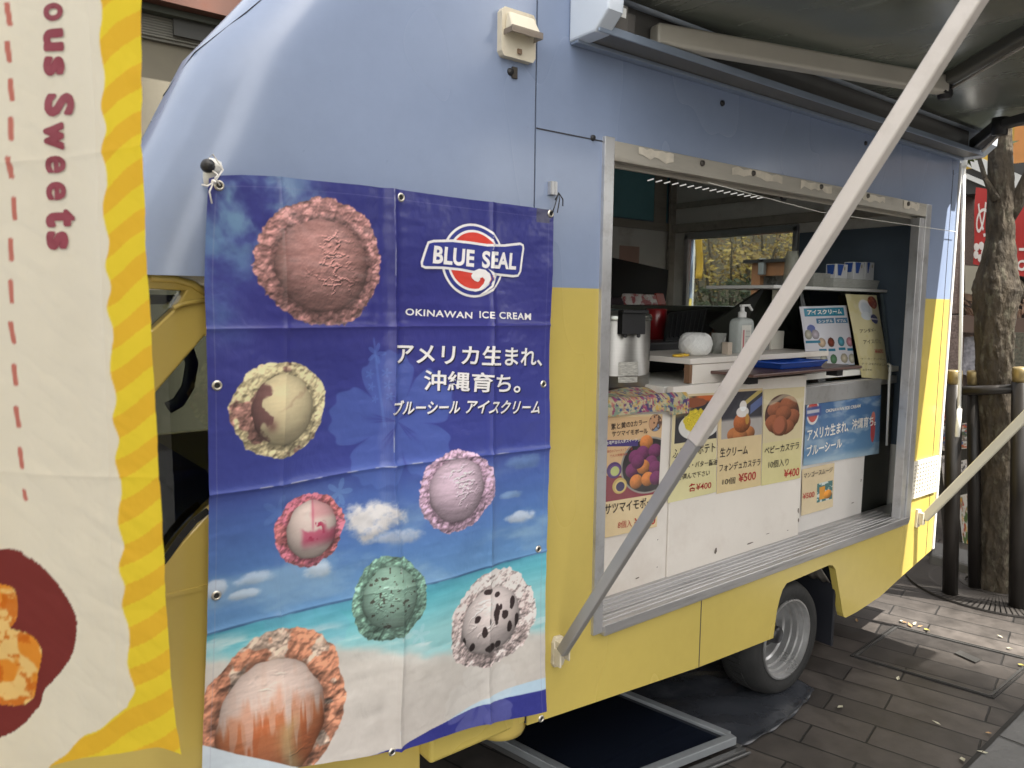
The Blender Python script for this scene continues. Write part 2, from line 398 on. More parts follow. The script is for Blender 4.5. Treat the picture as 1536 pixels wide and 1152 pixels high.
b.box(1.331, XR, PTH, YB-.03, ZR-.04, ZR)                            # roof skin
RW0 = P(1030, 400, x=3.93).y; RW1 = P(1187, 400, x=3.93).y; RZ1 = P(1110, 353, x=3.93).z; RZ0 = 1.10
b.plate([(PTH, .40), (YB-.03, .40), (YB-.03, ZR-.04), (PTH, ZR-.04)], [[(RW1, RZ0), (RW0, RZ0), (RW0, RZ1), (RW1, RZ1)]], .03, lambda a, c, d: (XR-.016+d, a, c))
body = b.build("body", paint, truck)
# rounded nose over the cab
zs = [1.648, 1.70, 1.75, 1.84, 1.93, 2.04, 2.12, 2.21, 2.32, 2.45, 2.56, ZR]
_sp = [(150, 285), (185, 228), (215, 179), (240, 120), (266, 69), (306, 29), (329, 0), (372, -45)]
_sx = [P(px, py, y=.12) for px, py in _sp]; _ss = [ray(px, py)[0]/ray(px, py)[1] for px, py in _sp]; _sz = [p.z for p in _sx]
def nose_x(z): return float(np.interp(z, _sz, [p.x for p in _sx])) + max(0, z-_sz[-1])*.8 - max(0, _sz[0]-z)*.5
def nose_s(z): return float(np.interp(z, _sz, _ss))+.035
def ring(z):
    xf = nose_x(z); sl = nose_s(z); r = .20; pts = [(1.326, 0.0), (1.22, -.001), (.5*(1.22+xf+.30), -.003), (xf+.26, 0)]
    # rounded corner from the side plane into the swept front
    p0 = Vector((xf+.26, 0)); p1 = Vector((xf-.012, .0)); p2 = Vector((xf+sl*.14, .26))
    for k in range(1, 11):
        t = k/10; q = p0*(1-t)**2+p1*2*t*(1-t)+p2*t*t; pts.append((q.x, q.y))
    for yy in (.6, 1.0, 1.4): pts.append((xf+sl*(yy-.12)+.02*(yy-.26), yy))
    pts += [(xf+sl*1.5+.1, YB-.08), (xf+sl*1.6+.35 if xf+sl*1.6+.35 < 1.3 else 1.31, YB), (1.326, YB)]
    return [Vector((p[0], p[1], z)) for p in pts]
b = MB(); rg = [ring(z) for z in zs]; n = len(rg[0])
b.add([p for R in rg for p in R], [(i*n+k, i*n+k+1, (i+1)*n+k+1, (i+1)*n+k) for i in range(len(rg)-1) for k in range(n-1)], True)
b.poly(rg[0][::-1]); b.poly(rg[-1])
nose = b.build("overcab_nose", paint, truck)
# moulding line along the nose edge
mp_ = []
for z, k in zip(zs[5:], (12, 10, 8.5, 7.5, 6.5, 6, 6, 6)):
    R_ = ring(z); i = int(k); mp_.append(R_[i].lerp(R_[min(i+1, len(R_)-1)], k-i)+Vector((-.001, -.001, 0)))
b = MB(); b.tube(mp_, .0014, 6); b.build("nose_moulding", seam_dark, nose)
b = MB(); b.box(1.0, 1.327, 0.001, YB, .385, 1.647); b.build("lower_side_panel", paint, truck, bevel=.01)
# seams
b = MB(); b.box(1.3262, 1.3308, .004, .03, .385, ZR)
b.box(1.331, 1.593, -.0012, 0, 2.066, 2.0695); b.box(2.122, 2.1255, -.0012, 0, .32, .566); b.box(3.925, 3.929, -.0012, 0, .37, 2.26)
b.build_each("panel_seam", seam_dark, body)
b = MB(); b.box(XR-.004, XR+.014, -.008, .03, .385, 2.30); b.build("corner_trim", white_plastic, truck, bevel=.003)
b = MB()
for (px, py, r) in ((1083, 155, .010), (889, 207, .009), (765, 108, .010), (1298, 215, .009)):
    p = P(px, py, y=0); b.lathe([(0, .006), (r*.8, .005), (r, 0), (r, -.002)], (p.x, -.001, p.z), (0, -1, 0), 12)
b.build_each("side_fitting", black_plastic, body)

# hatch frame, sill
b = MB()
b.box(WX0-.012, WX0+.028, -.012, .02, WZ0-.010, WZ1+.012); b.box(WX0+.0, WX0+.012, .02, .06, WZ0, WZ1)
b.box(WX1-.030, WX1+.022, -.012, .012, WZ0-.008, WZ1+.005); b.box(WX1-.080, WX1-.031, -.006, .020, WZ0, WZ1-.06); b.box(WX1-.084, WX1-.0795, -.010, .03, WZ0, WZ1-.06)
b.build_each("hatch_frame", alu_plain, truck, bevel=.002)
b = MB()
b.box(WX0+.029, WX1-.023, -.010, .016, WZ1-.052, WZ1+.004); b.box(WX0+.013, WX1-.0105, .017, .06, WZ1-.016, WZ1-.0005)
b.box(WX0+.03, WX1-.024, .030, .042, WZ1-.062, WZ1-.018); b.box(WX0+.03, WX1-.024, .046, .058, WZ1-.050, WZ1-.018)
head = b.build("hatch_head_rail", beige_metal, truck, bevel=.002)
b = MB()
for (xx, w) in ((1.72, .16), (2.18, .30), (2.60, .22), (3.05, .2), (3.42, .15)):   # patches of old sealant
    n = 9; up = [(xx+w*i/n, WZ1+.002-.010*random.random()) for i in range(n+1)]; lo = [(xx+w*i/n, WZ1-.020-.016*random.random()) for i in range(n+1)]
    b.add([(p[0], -.0125, p[1]) for p in up]+[(p[0], -.0125, p[1]) for p in lo], [(i, i+1, n+2+i, n+1+i) for i in range(n)])
b.build_each("sealant", M("old_sealant", (.66, .60, .50), .7, var=.2, scale=30), head)
b = MB()
for xx in (2.02, 2.30, 2.74, 3.1, 3.46): b.lathe([(0, .007), (.008, .006), (.010, 0)], (xx, -.0125, WZ1-.012), (0, -1, 0), 10)
b.build_each("bolt", M("bolt", (.1, .09, .08), .5, .6), head)
b = MB()
b.box(WX0+.026, WX1-.02, -.022, .03, WZ0-.018, WZ0+.0125); b.box(WX0+.013, 3.93, .03, .165, WZ0-.018, WZ0+.0095)     # sill slab
b.box(WX0+.026, WX1-.02, -.026, -.0215, WZ0-.010, WZ0+.0185)
for yy in (.012, .034, .052, .078, .104, .130): b.box(WX0+.026, WX1-.02, yy-.0045, yy+.0045, WZ0+.004, WZ0+.0155)
sill = b.build("hatch_sill", alu, truck, bevel=.0012, seg=1)

# interior shell
FW = YB-.035
b = MB(); b.box(1.36, 3.963, .035, FW, .53, .56); b.box(1.36, 1.38, .035, FW, .56, 2.52)
b.box(1.38, 3.963, .035, FW, 2.52, 2.54)
floor_in = b.build("interior_lining", inner_white, truck)
ZT = P(960, 336, y=FW-.01).z
b = MB(); b.box(1.38, 3.963, FW-.006, FW, .56, ZT-.03); b.build("far_wall", inner_white, truck)
b = MB(); b.box(1.38, P(1005, 300, y=FW).x-.03, FW-.008, FW, ZT+.03, 2.52); b.build("far_wall_top", teal_wall, truck)
b = MB(); b.box(1.38, 3.963, FW-.03, FW-.0085, ZT-.03, ZT+.02); b.box(3.90, 3.963, FW-.05, FW-.031, .56, 2.52); b.box(3.78, 3.90, FW-.012, FW-.0085, ZT+.021, 2.52); b.build("far_wall_rail", beige_metal, truck, bevel=.003)
b = MB(); b.plate([(.04, .56), (FW-.05, .56), (FW-.05, 2.52), (.04, 2.52)], [[(RW1-.001, RZ0), (RW0+.001, RZ0), (RW0+.001, RZ1), (RW1-.001, RZ1)]], .012, lambda a, c, d: (3.957+d, a, c))
b.build("rear_wall_lining", inner_white, truck)
b = MB(); b.box(3.925, 3.9505, .05, FW-.052, RZ1+.045, RZ1+.10)
zr = RZ1+.0; b.box(3.925, 3.9505, .05, FW-.052, RZ1+.20, RZ1+.235); b.build("rear_wall_rail", beige_metal, truck, bevel=.003)
b = MB()
b.box(3.93, 3.9505, RW0-.003, RW0+.028, RZ0, RZ1+.03); b.box(3.93, 3.9505, RW1-.028, RW1+.003, RZ0, RZ1+.03)
b.box(3.93, 3.9505, RW1-.028, RW0+.028, RZ1, RZ1+.04)
rear_window = b.build("rear_window", alu_plain, truck, bevel=.003)
b = MB(); b.box(3.962, 3.966, RW1, RW0, RZ0, RZ1); b.build("pane", clear_glass, rear_window)
b = MB(); b.box(3.938, 3.9505, .10, RW1-.035, .9, RZ1-.01); b.build("rear_board", navy_panel, truck, bevel=.003)
# serving counter front, left and right panels under it
PY = .155
def pp(px, py, y=PY): return P(px, py, y=y)
SX = pp(1008, 600).x; SX2 = pp(1207, 600).x; SX3 = pp(1300, 700).x; ZC = pp(1100, 572).z
b = MB(); b.box(WX0+.013, SX-.003, PY, PY+.03, WZ0-.03, pp(950, 600).z); b.box(SX+.001, SX2, PY-.004, PY+.026, WZ0-.03, ZC); b.build("counter_panel", counter_white, truck, bevel=.003)
b = MB(); b.box(SX2+.004, SX3, PY+.012, PY+.035, WZ0-.03, pp(1250, 575).z); b.build("counter_side_panel", M("side_panel_white", (.66, .63, .60), .4, var=.06, dirt=(.3, .26, .22), dirt_amt=.35), truck, bevel=.003)
b = MB(); b.box(SX2+.002, WX1-.012, PY-.004, PY+.05, pp(1250, 602).z, pp(1250, 575).z-.002); b.build("case_rail", alu_plain, truck, bevel=.004)
# chips and scuffs on the white panels
b = MB()
for (px, py, w, h) in ((1072, 825, .022, .030), (1122, 815, .055, .009), (955, 866, .03, .006), (984, 850, .008, .004), (985, 809, .005, .006), (1196, 766, .012, .03), (1196, 780, .010, .02), (1290, 720, .01, .02), (1277, 754, .03, .005), (1010, 640, .006, .05), (1013, 700, .004, .03), (1150, 800, .03, .003), (1180, 795, .02, .003)):
    p = pp(px, py); n = 8
    b.poly([(p.x+w/2*math.cos(t*2*math.pi/n)*(.5+.7*random.random()), PY-.0055, p.z+h/2*math.sin(t*2*math.pi/n)*(.5+.7*random.random())) for t in range(n)])
b.build_each("scuff", M("scuff", (.16, .13, .11), .8), truck)
# counter body behind the panel
b = MB(); b.box(SX, 3.93, PY+.04, .62, ZC-.03, ZC-.004); b.box(WX0+.013, SX-.002, PY+.032, .75, pp(950, 600).z-.035, pp(950, 600).z-.004)
b.build("counter_top", inner_white, truck)
# ---- wheels, flap, underbody
def wheel(x, y, s):
    w = MB(); R = .241
    w.lathe([(.165, s*.0), (.185, -s*.012), (.215, -s*.012), (.227, s*.004), (.237, s*.025), (R, s*.05), (R, s*.12), (.245, s*.145), (.17, s*.15)], (x, y, R), (0, 1, 0), 56)
    ty = w.build("wheel", rubber, truck)
    g = MB()
    for k in range(60):
        t = k/60*2*math.pi
        g.obox((x+math.cos(t)*.2420, y+s*.085, R+math.sin(t)*.2420), (-math.sin(t), 0, math.cos(t)), (0, 1, 0), (math.cos(t), 0, math.sin(t)), .009, .030, .002)
    g.build("tread", rubber, ty)
    r = MB()
    r.lathe([(.160, s*.012), (.168, -s*.004), (.166, -s*.010), (.160, -s*.010), (.157, s*.010), (.150, s*.013), (.148, s*.030), (.1405, s*.034), (.139, s*.056), (.131, s*.060), (.1295, s*.086), (.121, s*.092), (.118, s*.125), (.06, s*.128), (.0, s*.128)], (x, y, R), (0, 1, 0), 64, False)
    r.build("rim", M("rim_steel", (.50, .50, .50), .30, .8, var=.2, scale=7, dirt=(.16, .14, .12), dirt_amt=.35, dirt_scale=8), ty)
    h = MB(); h.lathe([(0, s*.03), (.030, s*.03), (.036, s*.04), (.038, s*.075), (.058, s*.08), (.06, s*.127)], (x, y, R), (0, 1, 0), 24)
    for k in range(5):
        t = k/5*2*math.pi+.3; h.lathe([(0, s*.075), (.010, s*.075), (.010, s*.099)], (x+.078*math.cos(t), y+s*.028, R+.078*math.sin(t)), (0, 1, 0), 6, False)
    for k in range(6):
        t = k/6*2*math.pi; h.lathe([(0, s*.0985), (.017, s*.0985)], (x+.102*math.cos(t), y+s*.028, R+.102*math.sin(t)), (0, 1, 0), 10, False)
    h.build("hub", black_plastic, ty)
for (x, y, s) in ((2.742, .035, 1), (2.742, YB-.04, -1), (.15, .06, 1), (.15, YB-.06, -1)): wheel(x, y, s)
b = MB(); b.box(3.085, 3.10, .02, .27, .115, .47); b.build("mud_flap", M("mud_flap", (.010, .011, .016), .6), truck, bevel=.004)
b = MB(); b.box(1.02, 3.9, .45, YB-.45, .36, .529); b.box(1.02, 2.60, .034, .45, .44, .529); b.box(3.14, 3.9, .034, .45, .42, .529)
b.box(2.60, 3.14, .20, .45, .515, .529); b.box(1.1, 3.95, .30, .36, .30, .42)
b.box(1.02, 3.9, YB-.45, YB-.06, .40, .529); b.tube([(2.725, .12, .254), (2.725, YB-.12, .254)], .045)
b.build("chassis", under, truck)
b = MB(); b.grid(lambda u, v: (2.98+.10*v, .04+.30*u, .50-.10*v+.006*math.sin(u*40)), 20, 3)
b.build("wheel_arch_liner", M("arch_liner", (.20, .18, .16), .7, var=.3, scale=14, dirt=(.06, .05, .04), dirt_amt=.8, dirt_scale=8), truck, solid=.004)
# things below the skirt, near the front
a = P(650, 1128, y=.02); c = P(722, 1096, y=.02)
b = MB(); b.hexa([(a.x, .02, a.z-.02), (c.x, .02, c.z-.03), (c.x, .25, c.z-.03), (a.x, .25, a.z-.02)], [(a.x-.02, .02, a.z+.05), (c.x, .02, c.z+.05), (c.x, .25, c.z+.05), (a.x-.02, .25, a.z+.05)])
b.build("step_bracket", yellow_cab, truck, bevel=.006)
a = P(755, 1092, y=.06); b = MB(); b.lathe([(0, -.03), (.055, -.028), (.075, -.016), (.08, .0), (.08, .05)], (a.x, .08, a.z+.01), (0, 0, 1), 28); b.build("tank_end", yellow_cab, truck)
# ---- cab
CY0 = .055
def pc(px, py, y=CY0): q = P(px, py, y=y); return (q.x, q.z)
prof = [(-.95, .35), (1.0, .35), (1.0, 1.60), pc(300, 428), pc(285, 420), pc(225, 414), (-.02, 1.60), (-.35, 1.13), (-.88, 1.0), (-.97, .85)]
win = [(.474, 1.525), (.378, 1.415), (.15, 1.13), (.20, 1.0), (.36, 1.03), (.387, 1.058), (.43, 1.105), (.474, 1.147), (.60, 1.25), (.70, 1.34), (.70, 1.525)]
b = MB(); b.plate(prof, [[(p[0], p[1]) for p in win], [pc(278, 436), pc(228, 433), (.20, 1.595), (.16, 1.55), (.22, 1.46), pc(228, 494), pc(262, 462)]], .04, lambda a, c, d: (a, CY0+.02+d, c), bevel=.004)
b.box(-.9, .98, CY0+.04, CY0+.05, .38, .95)
b.box(-.9, -.85, CY0+.05, YB-.06, .38, .98); b.box(-.9, 1.0, YB-.10, YB-.06, .38, 1.05)
cab = b.build("cab", yellow_cab, truck)
b = MB(); b.add([(-.86, CY0+.05, .99), (-.86, YB-.06, .99), (-.36, YB-.06, 1.12), (-.36, CY0+.05, 1.12)], [(0, 1, 2, 3)])
b.add([(-.02, CY0+.05, 1.60), (-.02, YB-.06, 1.60), (.9, YB-.06, 1.60), (.9, CY0+.05, 1.60)], [(0, 1, 2, 3)]); b.build("bonnet", yellow_cab, cab, solid=.02)
b = MB(); b.add([(-.36, CY0+.06, 1.13), (-.36, YB-.06, 1.13), (-.02, YB-.06, 1.59), (-.02, CY0+.06, 1.59)], [(0, 1, 2, 3)]); b.build("windscreen", clear_glass, cab)
b = MB(); b.box(-.1, .95, CY0+.030, CY0+.033, .93, 1.62); b.build("side_glass", GLASS("cab_glass", (.42, .45, .42), .3), cab)
# rubber gaps and drip rail
def strip(mb, pts, w, y, t=.004):
    for i in range(len(pts)-1):
        a, c = Vector((pts[i][0], 0, pts[i][1])), Vector((pts[i+1][0], 0, pts[i+1][1])); mb.bar((a.x, y, a.z), (c.x, y, c.z), w, t, (0, 1, 0))
b = MB(); strip(b, [pc(318, 466), pc(305, 482), pc(268, 526), pc(231, 566)], .009, CY0-.001); strip(b, [pc(238, 850), pc(252, 832), pc(270, 806), pc(292, 780), pc(312, 765)], .014, CY0-.003)
b.build("window_rubber", rubber, cab)
b = MB(); b.tube([(lambda q: (q[0], CY0-.012, q[1]))(pc(*k)) for k in ((258, 462), (268, 457), (285, 453), (310, 450))], .005, 8)
b.tube([(lambda q: (q[0], CY0-.006, q[1]))(pc(*k)) for k in ((225, 417), (262, 419), (288, 426), (308, 440))], .008, 8); b.build("drip_rail", yellow_cab, cab)
b = MB(); strip(b, [pc(243, 895), pc(318, 877)], .010, CY0-.002, .008); b.build("door_crease", yellow_cab, cab)
b = MB(); strip(b, [pc(243, 1037), pc(318, 1017)], .003, CY0-.0005, .002); b.build("door_seam", seam_dark, cab)
# inside the cab
b = MB(); b.obox((.55, .5, .85), (1, 0, .2), (0, 1, 0), (-.2, 0, 1), .06, .24, .35); b.obox((.3, .5, .62), (1, 0, 0), (0, 1, 0), (0, 0, 1), .26, .24, .08); b.build("cab_seat", M("seat_cloth", (.05, .03, .03), .9, var=.3), cab, bevel=.04, seg=3)
b = MB(); b.box(-.4, -.05, .1, YB-.12, .75, 1.02); b.build("dashboard", M("dash", (.05, .05, .05), .6), cab, bevel=.03)
b = MB(); b.box(.96, .985, .1, YB-.12, .5, 1.58); b.build("cab_rear_wall", M("cab_lining", (.05, .045, .04), .8), cab)
c0 = P(275, 545, y=.45); b = MB(); b.tube([P(252, 612, y=.45), P(268, 603, y=.45), P(282, 580, y=.45), P(288, 545, y=.45), P(280, 520, y=.45)], .016, 8); b.build("assist_grip", M("grip", (.14, .14, .13), .5), cab)
# ---- power inlet, vent
p0 = P(775, 52, y=0); px0, px1 = P(749, 50, y=-.01).x, P(800, 50, y=-.01).x; zt, zb = P(775, 15, y=-.02).z, P(775, 88, y=-.02).z
b = MB(); b.plate([(px0+.008, zb), (px1-.008, zb), (px1, zb+.012), (px1, zt-.012), (px1-.008, zt), (px0+.008, zt), (px0, zt-.012), (px0, zb+.012)], [], .020, lambda a, c, d: (a, -.0105+d, c))
b.build("power_inlet", cream_plastic, truck, bevel=.004)
inlet = bpy.data.objects["power_inlet"]
xm = (px0+px1)/2; hw = (px1-px0)/2; zm = zb+(zt-zb)*.52
b = MB(); b.hexa([(xm-hw*.86, -.0205, zm), (xm+hw*.86, -.0205, zm), (xm+hw*.8, -.0205, zt-.012), (xm-hw*.8, -.0205, zt-.012)], [(xm-hw*.86, -.055, zm), (xm+hw*.86, -.055, zm), (xm+hw*.7, -.034, zt-.014), (xm-hw*.7, -.034, zt-.014)])
b.build("inlet_cover", cream_plastic, inlet, bevel=.006, seg=3)
b = MB(); b.box(xm-hw*.90, xm+hw*.90, -.057, -.052, zm-.012, zm+.004); b.box(xm-hw*.90, xm-hw*.86, -.052, -.021, zm-.012, zm+.001); b.box(xm+hw*.86, xm+hw*.90, -.052, -.021, zm-.012, zm+.001)
b.build("cover_lip", FROST("smoked_lip", (.25, .2, .16), .6), inlet)
b = MB(); b.box(xm-.006, xm+.006, -.026, -.0205, zb+.012, zb+.024); b.build("inlet_lock", M("lock", (.2, .13, .08), .5), inlet)
b = MB(); b.box(xm-.008, xm+.008, -.006, -.0002, P(766, 117, y=0).z, P(766, 100, y=0).z); b.build("lock_plate", M("lock_plate", (.08, .07, .06), .4, .5), truck)
# sun-bleached louvre vent
x0, x1 = P(1367, 700, y=0).x, P(1404, 700, y=0).x; z0, z1 = P(1385, 742, y=0).z, P(1385, 688, y=0).z
holes = []
nx, nz = 9, 8
for i in range(nx):
    for j in range(nz):
        hx = x0+.022+(x1-x0-.044)*i/(nx-1); hz = z0+.028+(z1-z0-.052)*j/(nz-1); holes.append([(hx-.0062, hz-.0052), (hx+.0062, hz-.0052), (hx+.0062, hz+.0052), (hx-.0062, hz+.0052)])
b = MB(); b.plate([(x0, z0), (x1, z0), (x1, z1), (x0, z1)], holes, .006, lambda a, c, d: (a, -.0075+d, c))
vent = b.build("vent_grille", M("vent_plastic", (.62, .58, .50), .5, var=.1, scale=20), truck)
b = MB(); b.box(x0+.01, x1-.01, -.0035, -.001, z0+.01, z1-.01); b.build("vent_back", seam_dark, vent)

# ------------------------------------------------------------------ awning (folds out of a case on the truck)
AZ = 2.318
fabric_m = M("awning_cloth", (.060, .062, .056), .26, var=.45, scale=1.6, stretch=(3, .8, 1), dirt=(.16, .16, .15), dirt_amt=.5, dirt_scale=3.2, dirt_lo=.56, dirt_hi=.70, spec=.7)
_t = fabric_m.node_tree; _b = _t.nodes['Principled BSDF']; _ts = _t.nodes.new("ShaderNodeBsdfTranslucent"); _ts.inputs[0].default_value = (.20, .22, .17, 1)
_ms = _t.nodes.new("ShaderNodeMixShader"); _ms.inputs[0].default_value = .045
_t.links.new(_b.outputs[0], _ms.inputs[1]); _t.links.new(_ts.outputs[0], _ms.inputs[2]); _t.links.new(_ms.outputs[0], _t.nodes['Material Output'].inputs['Surface'])
leg_m = M("leg_aluminium", (.60, .55, .50), .42, .25, var=.06, scale=5, dirt=(.3, .26, .22), dirt_amt=.35, dirt_scale=9)
arm_m = M("arm_paint", (.56, .53, .46), .45, .1, var=.1, scale=4)
AX0, AX1, AYF = 1.50, 3.965, -1.42
b = MB(); b.box(1.452, AX1, -.105, 0.0, AZ+.0, AZ+.010); b.box(1.50, AX1, -.045, -.001, AZ+.012, AZ+.12); awn = b.build("awning", M("case_grey", (.16, .155, .145), .5, .1, var=.2), truck, bevel=.002)
b = MB(); b.box(1.448, AX1, -.030, -.0005, AZ-.012, AZ-.001); b.box(1.448, AX1, -.112, -.106, AZ-.004, AZ+.018); b.build("case_lip", M("lip_blue", (.30, .36, .46), .35, .3), awn, bevel=.002)
cap = [(-.001, AZ-.006), (-.10, AZ-.004), (-.150, AZ+.04), (-.155, AZ+.12), (-.12, AZ+.19), (-.001, AZ+.2)]
b = MB(); b.plate(cap, [], .045, lambda a, c, d: (1.470+d, a, c), bevel=.006); b.plate(cap, [], .045, lambda a, c, d: (AX1+.02+d, a, c), bevel=.006); b.build_each("case_end_cap", M("cap_white", (.60, .66, .74), .35, var=.06), awn)
b = MB(); b.tube([(1.49, -.085, AZ+.175), (AX1, -.085, AZ+.175)], .07, 20); b.build("roller", M("roller", (.52, .58, .66), .4), awn)
def fab(u, v):
    x = AX0+.05+(AX1-AX0-.08)*u; y = -.10+(AYF+.10)*v
    z = AZ+.105+.022*v - .020*math.sin(math.pi*v)*(1+.5*math.sin(3*u+1)) + .016*math.sin(9*u+5*v+1.2*math.sin(4*v))*math.sin(math.pi*v) + .012*math.sin(21*u-7*v+1.5*math.sin(5*v))*v*(1.2-v)+.004*math.sin(47*u-13*v)*v*(1.2-v)
    return (x, y, z)
b = MB(); b.grid(fab, 90, 60); b.build("awning_cloth", fabric_m, awn)
b = MB(); b.bar((AX0, AYF, AZ+.13), (AX1, AYF, AZ+.13), .05, .09); b.build("front_rail", leg_m, awn, bevel=.006)
sh1 = Vector((1.70, -.075, AZ+.050)); el1 = P(1416, 128, z=AZ+.058); b = MB(); b.bar(sh1, el1+Vector((0, 0, 0)), .05, .060); b.build("folding_arm", arm_m, awn, bevel=.010, seg=3)
b = MB(); b.bar(el1+Vector((.01, 0, .018)), (2.05, AYF+.02, AZ+.125), .042, .04); b.build("forearm", M("forearm", (.10, .10, .09), .45), awn, bevel=.008)
b = MB(); b.tube([el1+Vector((.03, .0, -.012)), Vector((2.05, AYF+.04, AZ+.09))], .005, 8); b.build("arm_cable", leg_m, awn)
b = MB(); b.lathe([(0, -.045), (.02, -.045), (.024, -.035), (.024, .02)], el1+Vector((.012, 0, 0)), (0, 0, 1), 16); b.box(el1.x-.03, el1.x+.035, el1.y-.02, el1.y+.02, el1.z-.03, el1.z-.024); b.build("elbow_joint", black_plastic, awn, bevel=.002)
sh2 = Vector((3.93, -.085, AZ+.045)); el2 = P(1500, 188, z=AZ+.05); b = MB(); b.bar(sh2, el2, .05, .055); b.build("folding_arm", M("arm_dark", (.045, .047, .05), .4, .2), awn, bevel=.008, seg=3)
b = MB(); b.bar(sh2+Vector((.03, -.02, -.028)), el2+Vector((.02, 0, -.028)), .012, .008); b.build("arm_edge", leg_m, awn)
b = MB(); b.bar(el2, (3.3, AYF+.02, AZ+.12), .045, .04); b.build("forearm", M("forearm_b", (.06, .06, .06), .45), awn, bevel=.008)
b = MB(); b.lathe([(0, -.04), (.03, -.04), (.032, .03), (0, .03)], el2, (0, 0, 1), 16); b.build("elbow_joint", black_plastic, awn)
b = MB(); b.box(1.50, 1.56, -.11, -.06, AZ+.012, AZ+.085); b.box(1.562, 1.60, -.10, -.07, AZ+.02, AZ+.075); b.build("motor_head", M("motor", (.16, .15, .14), .45, .3), awn, bevel=.006)
b = MB(); q = P(905, 44, y=-.1115); b.box(1.525, 1.548, -.1112, -.1102, AZ+.05, AZ+.075); b.build("motor_label", white_plastic, awn)
# left support leg: lower tube slides in the upper one
f0 = P(843, 978, y=-.035); top = P(1462, 0, y=-1.0)
dirn = (top-f0).normalized(); mid = P(1070, 635, y=-.36); L = (mid-f0).length
end = f0 + dirn*((AZ+.10-f0.z)/dirn.z)
b = MB(); b.bar(f0+dirn*(L*1.0), end, .036, .030, (1, 0, 0)); leg = b.build("support_leg", leg_m, awn, bevel=.005, seg=3)
b = MB(); b.bar(f0, f0+dirn*(L*1.02), .032, .024, (1, 0, 0)); b.build("sliding_tube", M("tube_grey", (.40, .385, .375), .42, .45, var=.1, dirt=(.2, .18, .16), dirt_amt=.3), leg, bevel=.004, seg=3)
bx = P(840, 975, y=-.01)
b = MB(); b.plate([(bx.x-.022, bx.z-.048), (bx.x+.012, bx.z-.050), (bx.x+.020, bx.z-.035), (bx.x+.020, bx.z+.030), (bx.x+.008, bx.z+.042), (bx.x-.018, bx.z+.044), (bx.x-.026, bx.z+.028), (bx.x-.028, bx.z-.035)], [], .010, lambda a, c, d: (a, -.0055+d, c), bevel=.002)
b.box(bx.x-.022, bx.x+.016, -.042, -.0105, bx.z+.014, bx.z+.036); b.box(bx.x-.026, bx.x-.019, -.04, -.0105, bx.z-.038, bx.z+.0135); b.box(bx.x+.014, bx.x+.019, -.035, -.0105, bx.z-.03, bx.z+.0135)
b.build("leg_bracket", cream_plastic, awn, bevel=.003)
# right support leg
g0 = P(1386, 778, y=-.03); g1 = P(1536, 626, x=3.90); dr = (g1-g0).normalized(); e2 = g0+dr*1.9
b = MB(); b.bar(g0, e2, .040, .030, (1, 0, 0)); leg2 = b.build("support_leg", M("leg_cream", (.62, .58, .46), .4, .2, var=.06), awn, bevel=.005, seg=3)
b = MB(); b.plate([(g0.x-.03, g0.z-.045), (g0.x+.01, g0.z-.045), (g0.x+.015, g0.z+.04), (g0.x-.025, g0.z+.045)], [], .010, lambda a, c, d: (a, -.0055+d, c)); b.box(g0.x-.02, g0.x+.008, -.035, -.0108, g0.z-.03, g0.z+.03)
b.build("leg_bracket", cream_plastic, awn, bevel=.003)
# hanging crank pole at the rear end
hx = 4.06
pt = P(1448, 222, x=hx); pb = P(1436, 655, x=hx)
b = MB(); b.tube([pt+Vector((0, 0, -.08)), Vector((pt.x, pb.y, pb.z+.12))], .0085, 12); crank = b.build("crank_pole", M("pole_white", (.80, .80, .78), .3, .1, var=.03), awn)
b = MB(); b.tube([Vector((pt.x, pb.y, pb.z+.14)), pb], .0115, 12); b.tube([pt+Vector((0, 0, -.09)), pt+Vector((0, 0, -.045))], .014, 12); b.tube([pt+Vector((0, 0, -.045)), pt+Vector((-.004, .006, .015)), pt+Vector((0, 0, .06))], [.012, .016, .011], 10); b.build("pole_joint", white_plastic, crank)
# cord across the hatch
b = MB(); b.tube([(2.05, -.016, WZ1-.07), P(1230, 318, y=-.02), P(1436, 348, y=-.02)], .0015, 6)
b.build("cord", M("cord", (.7, .68, .62), .7), awn)

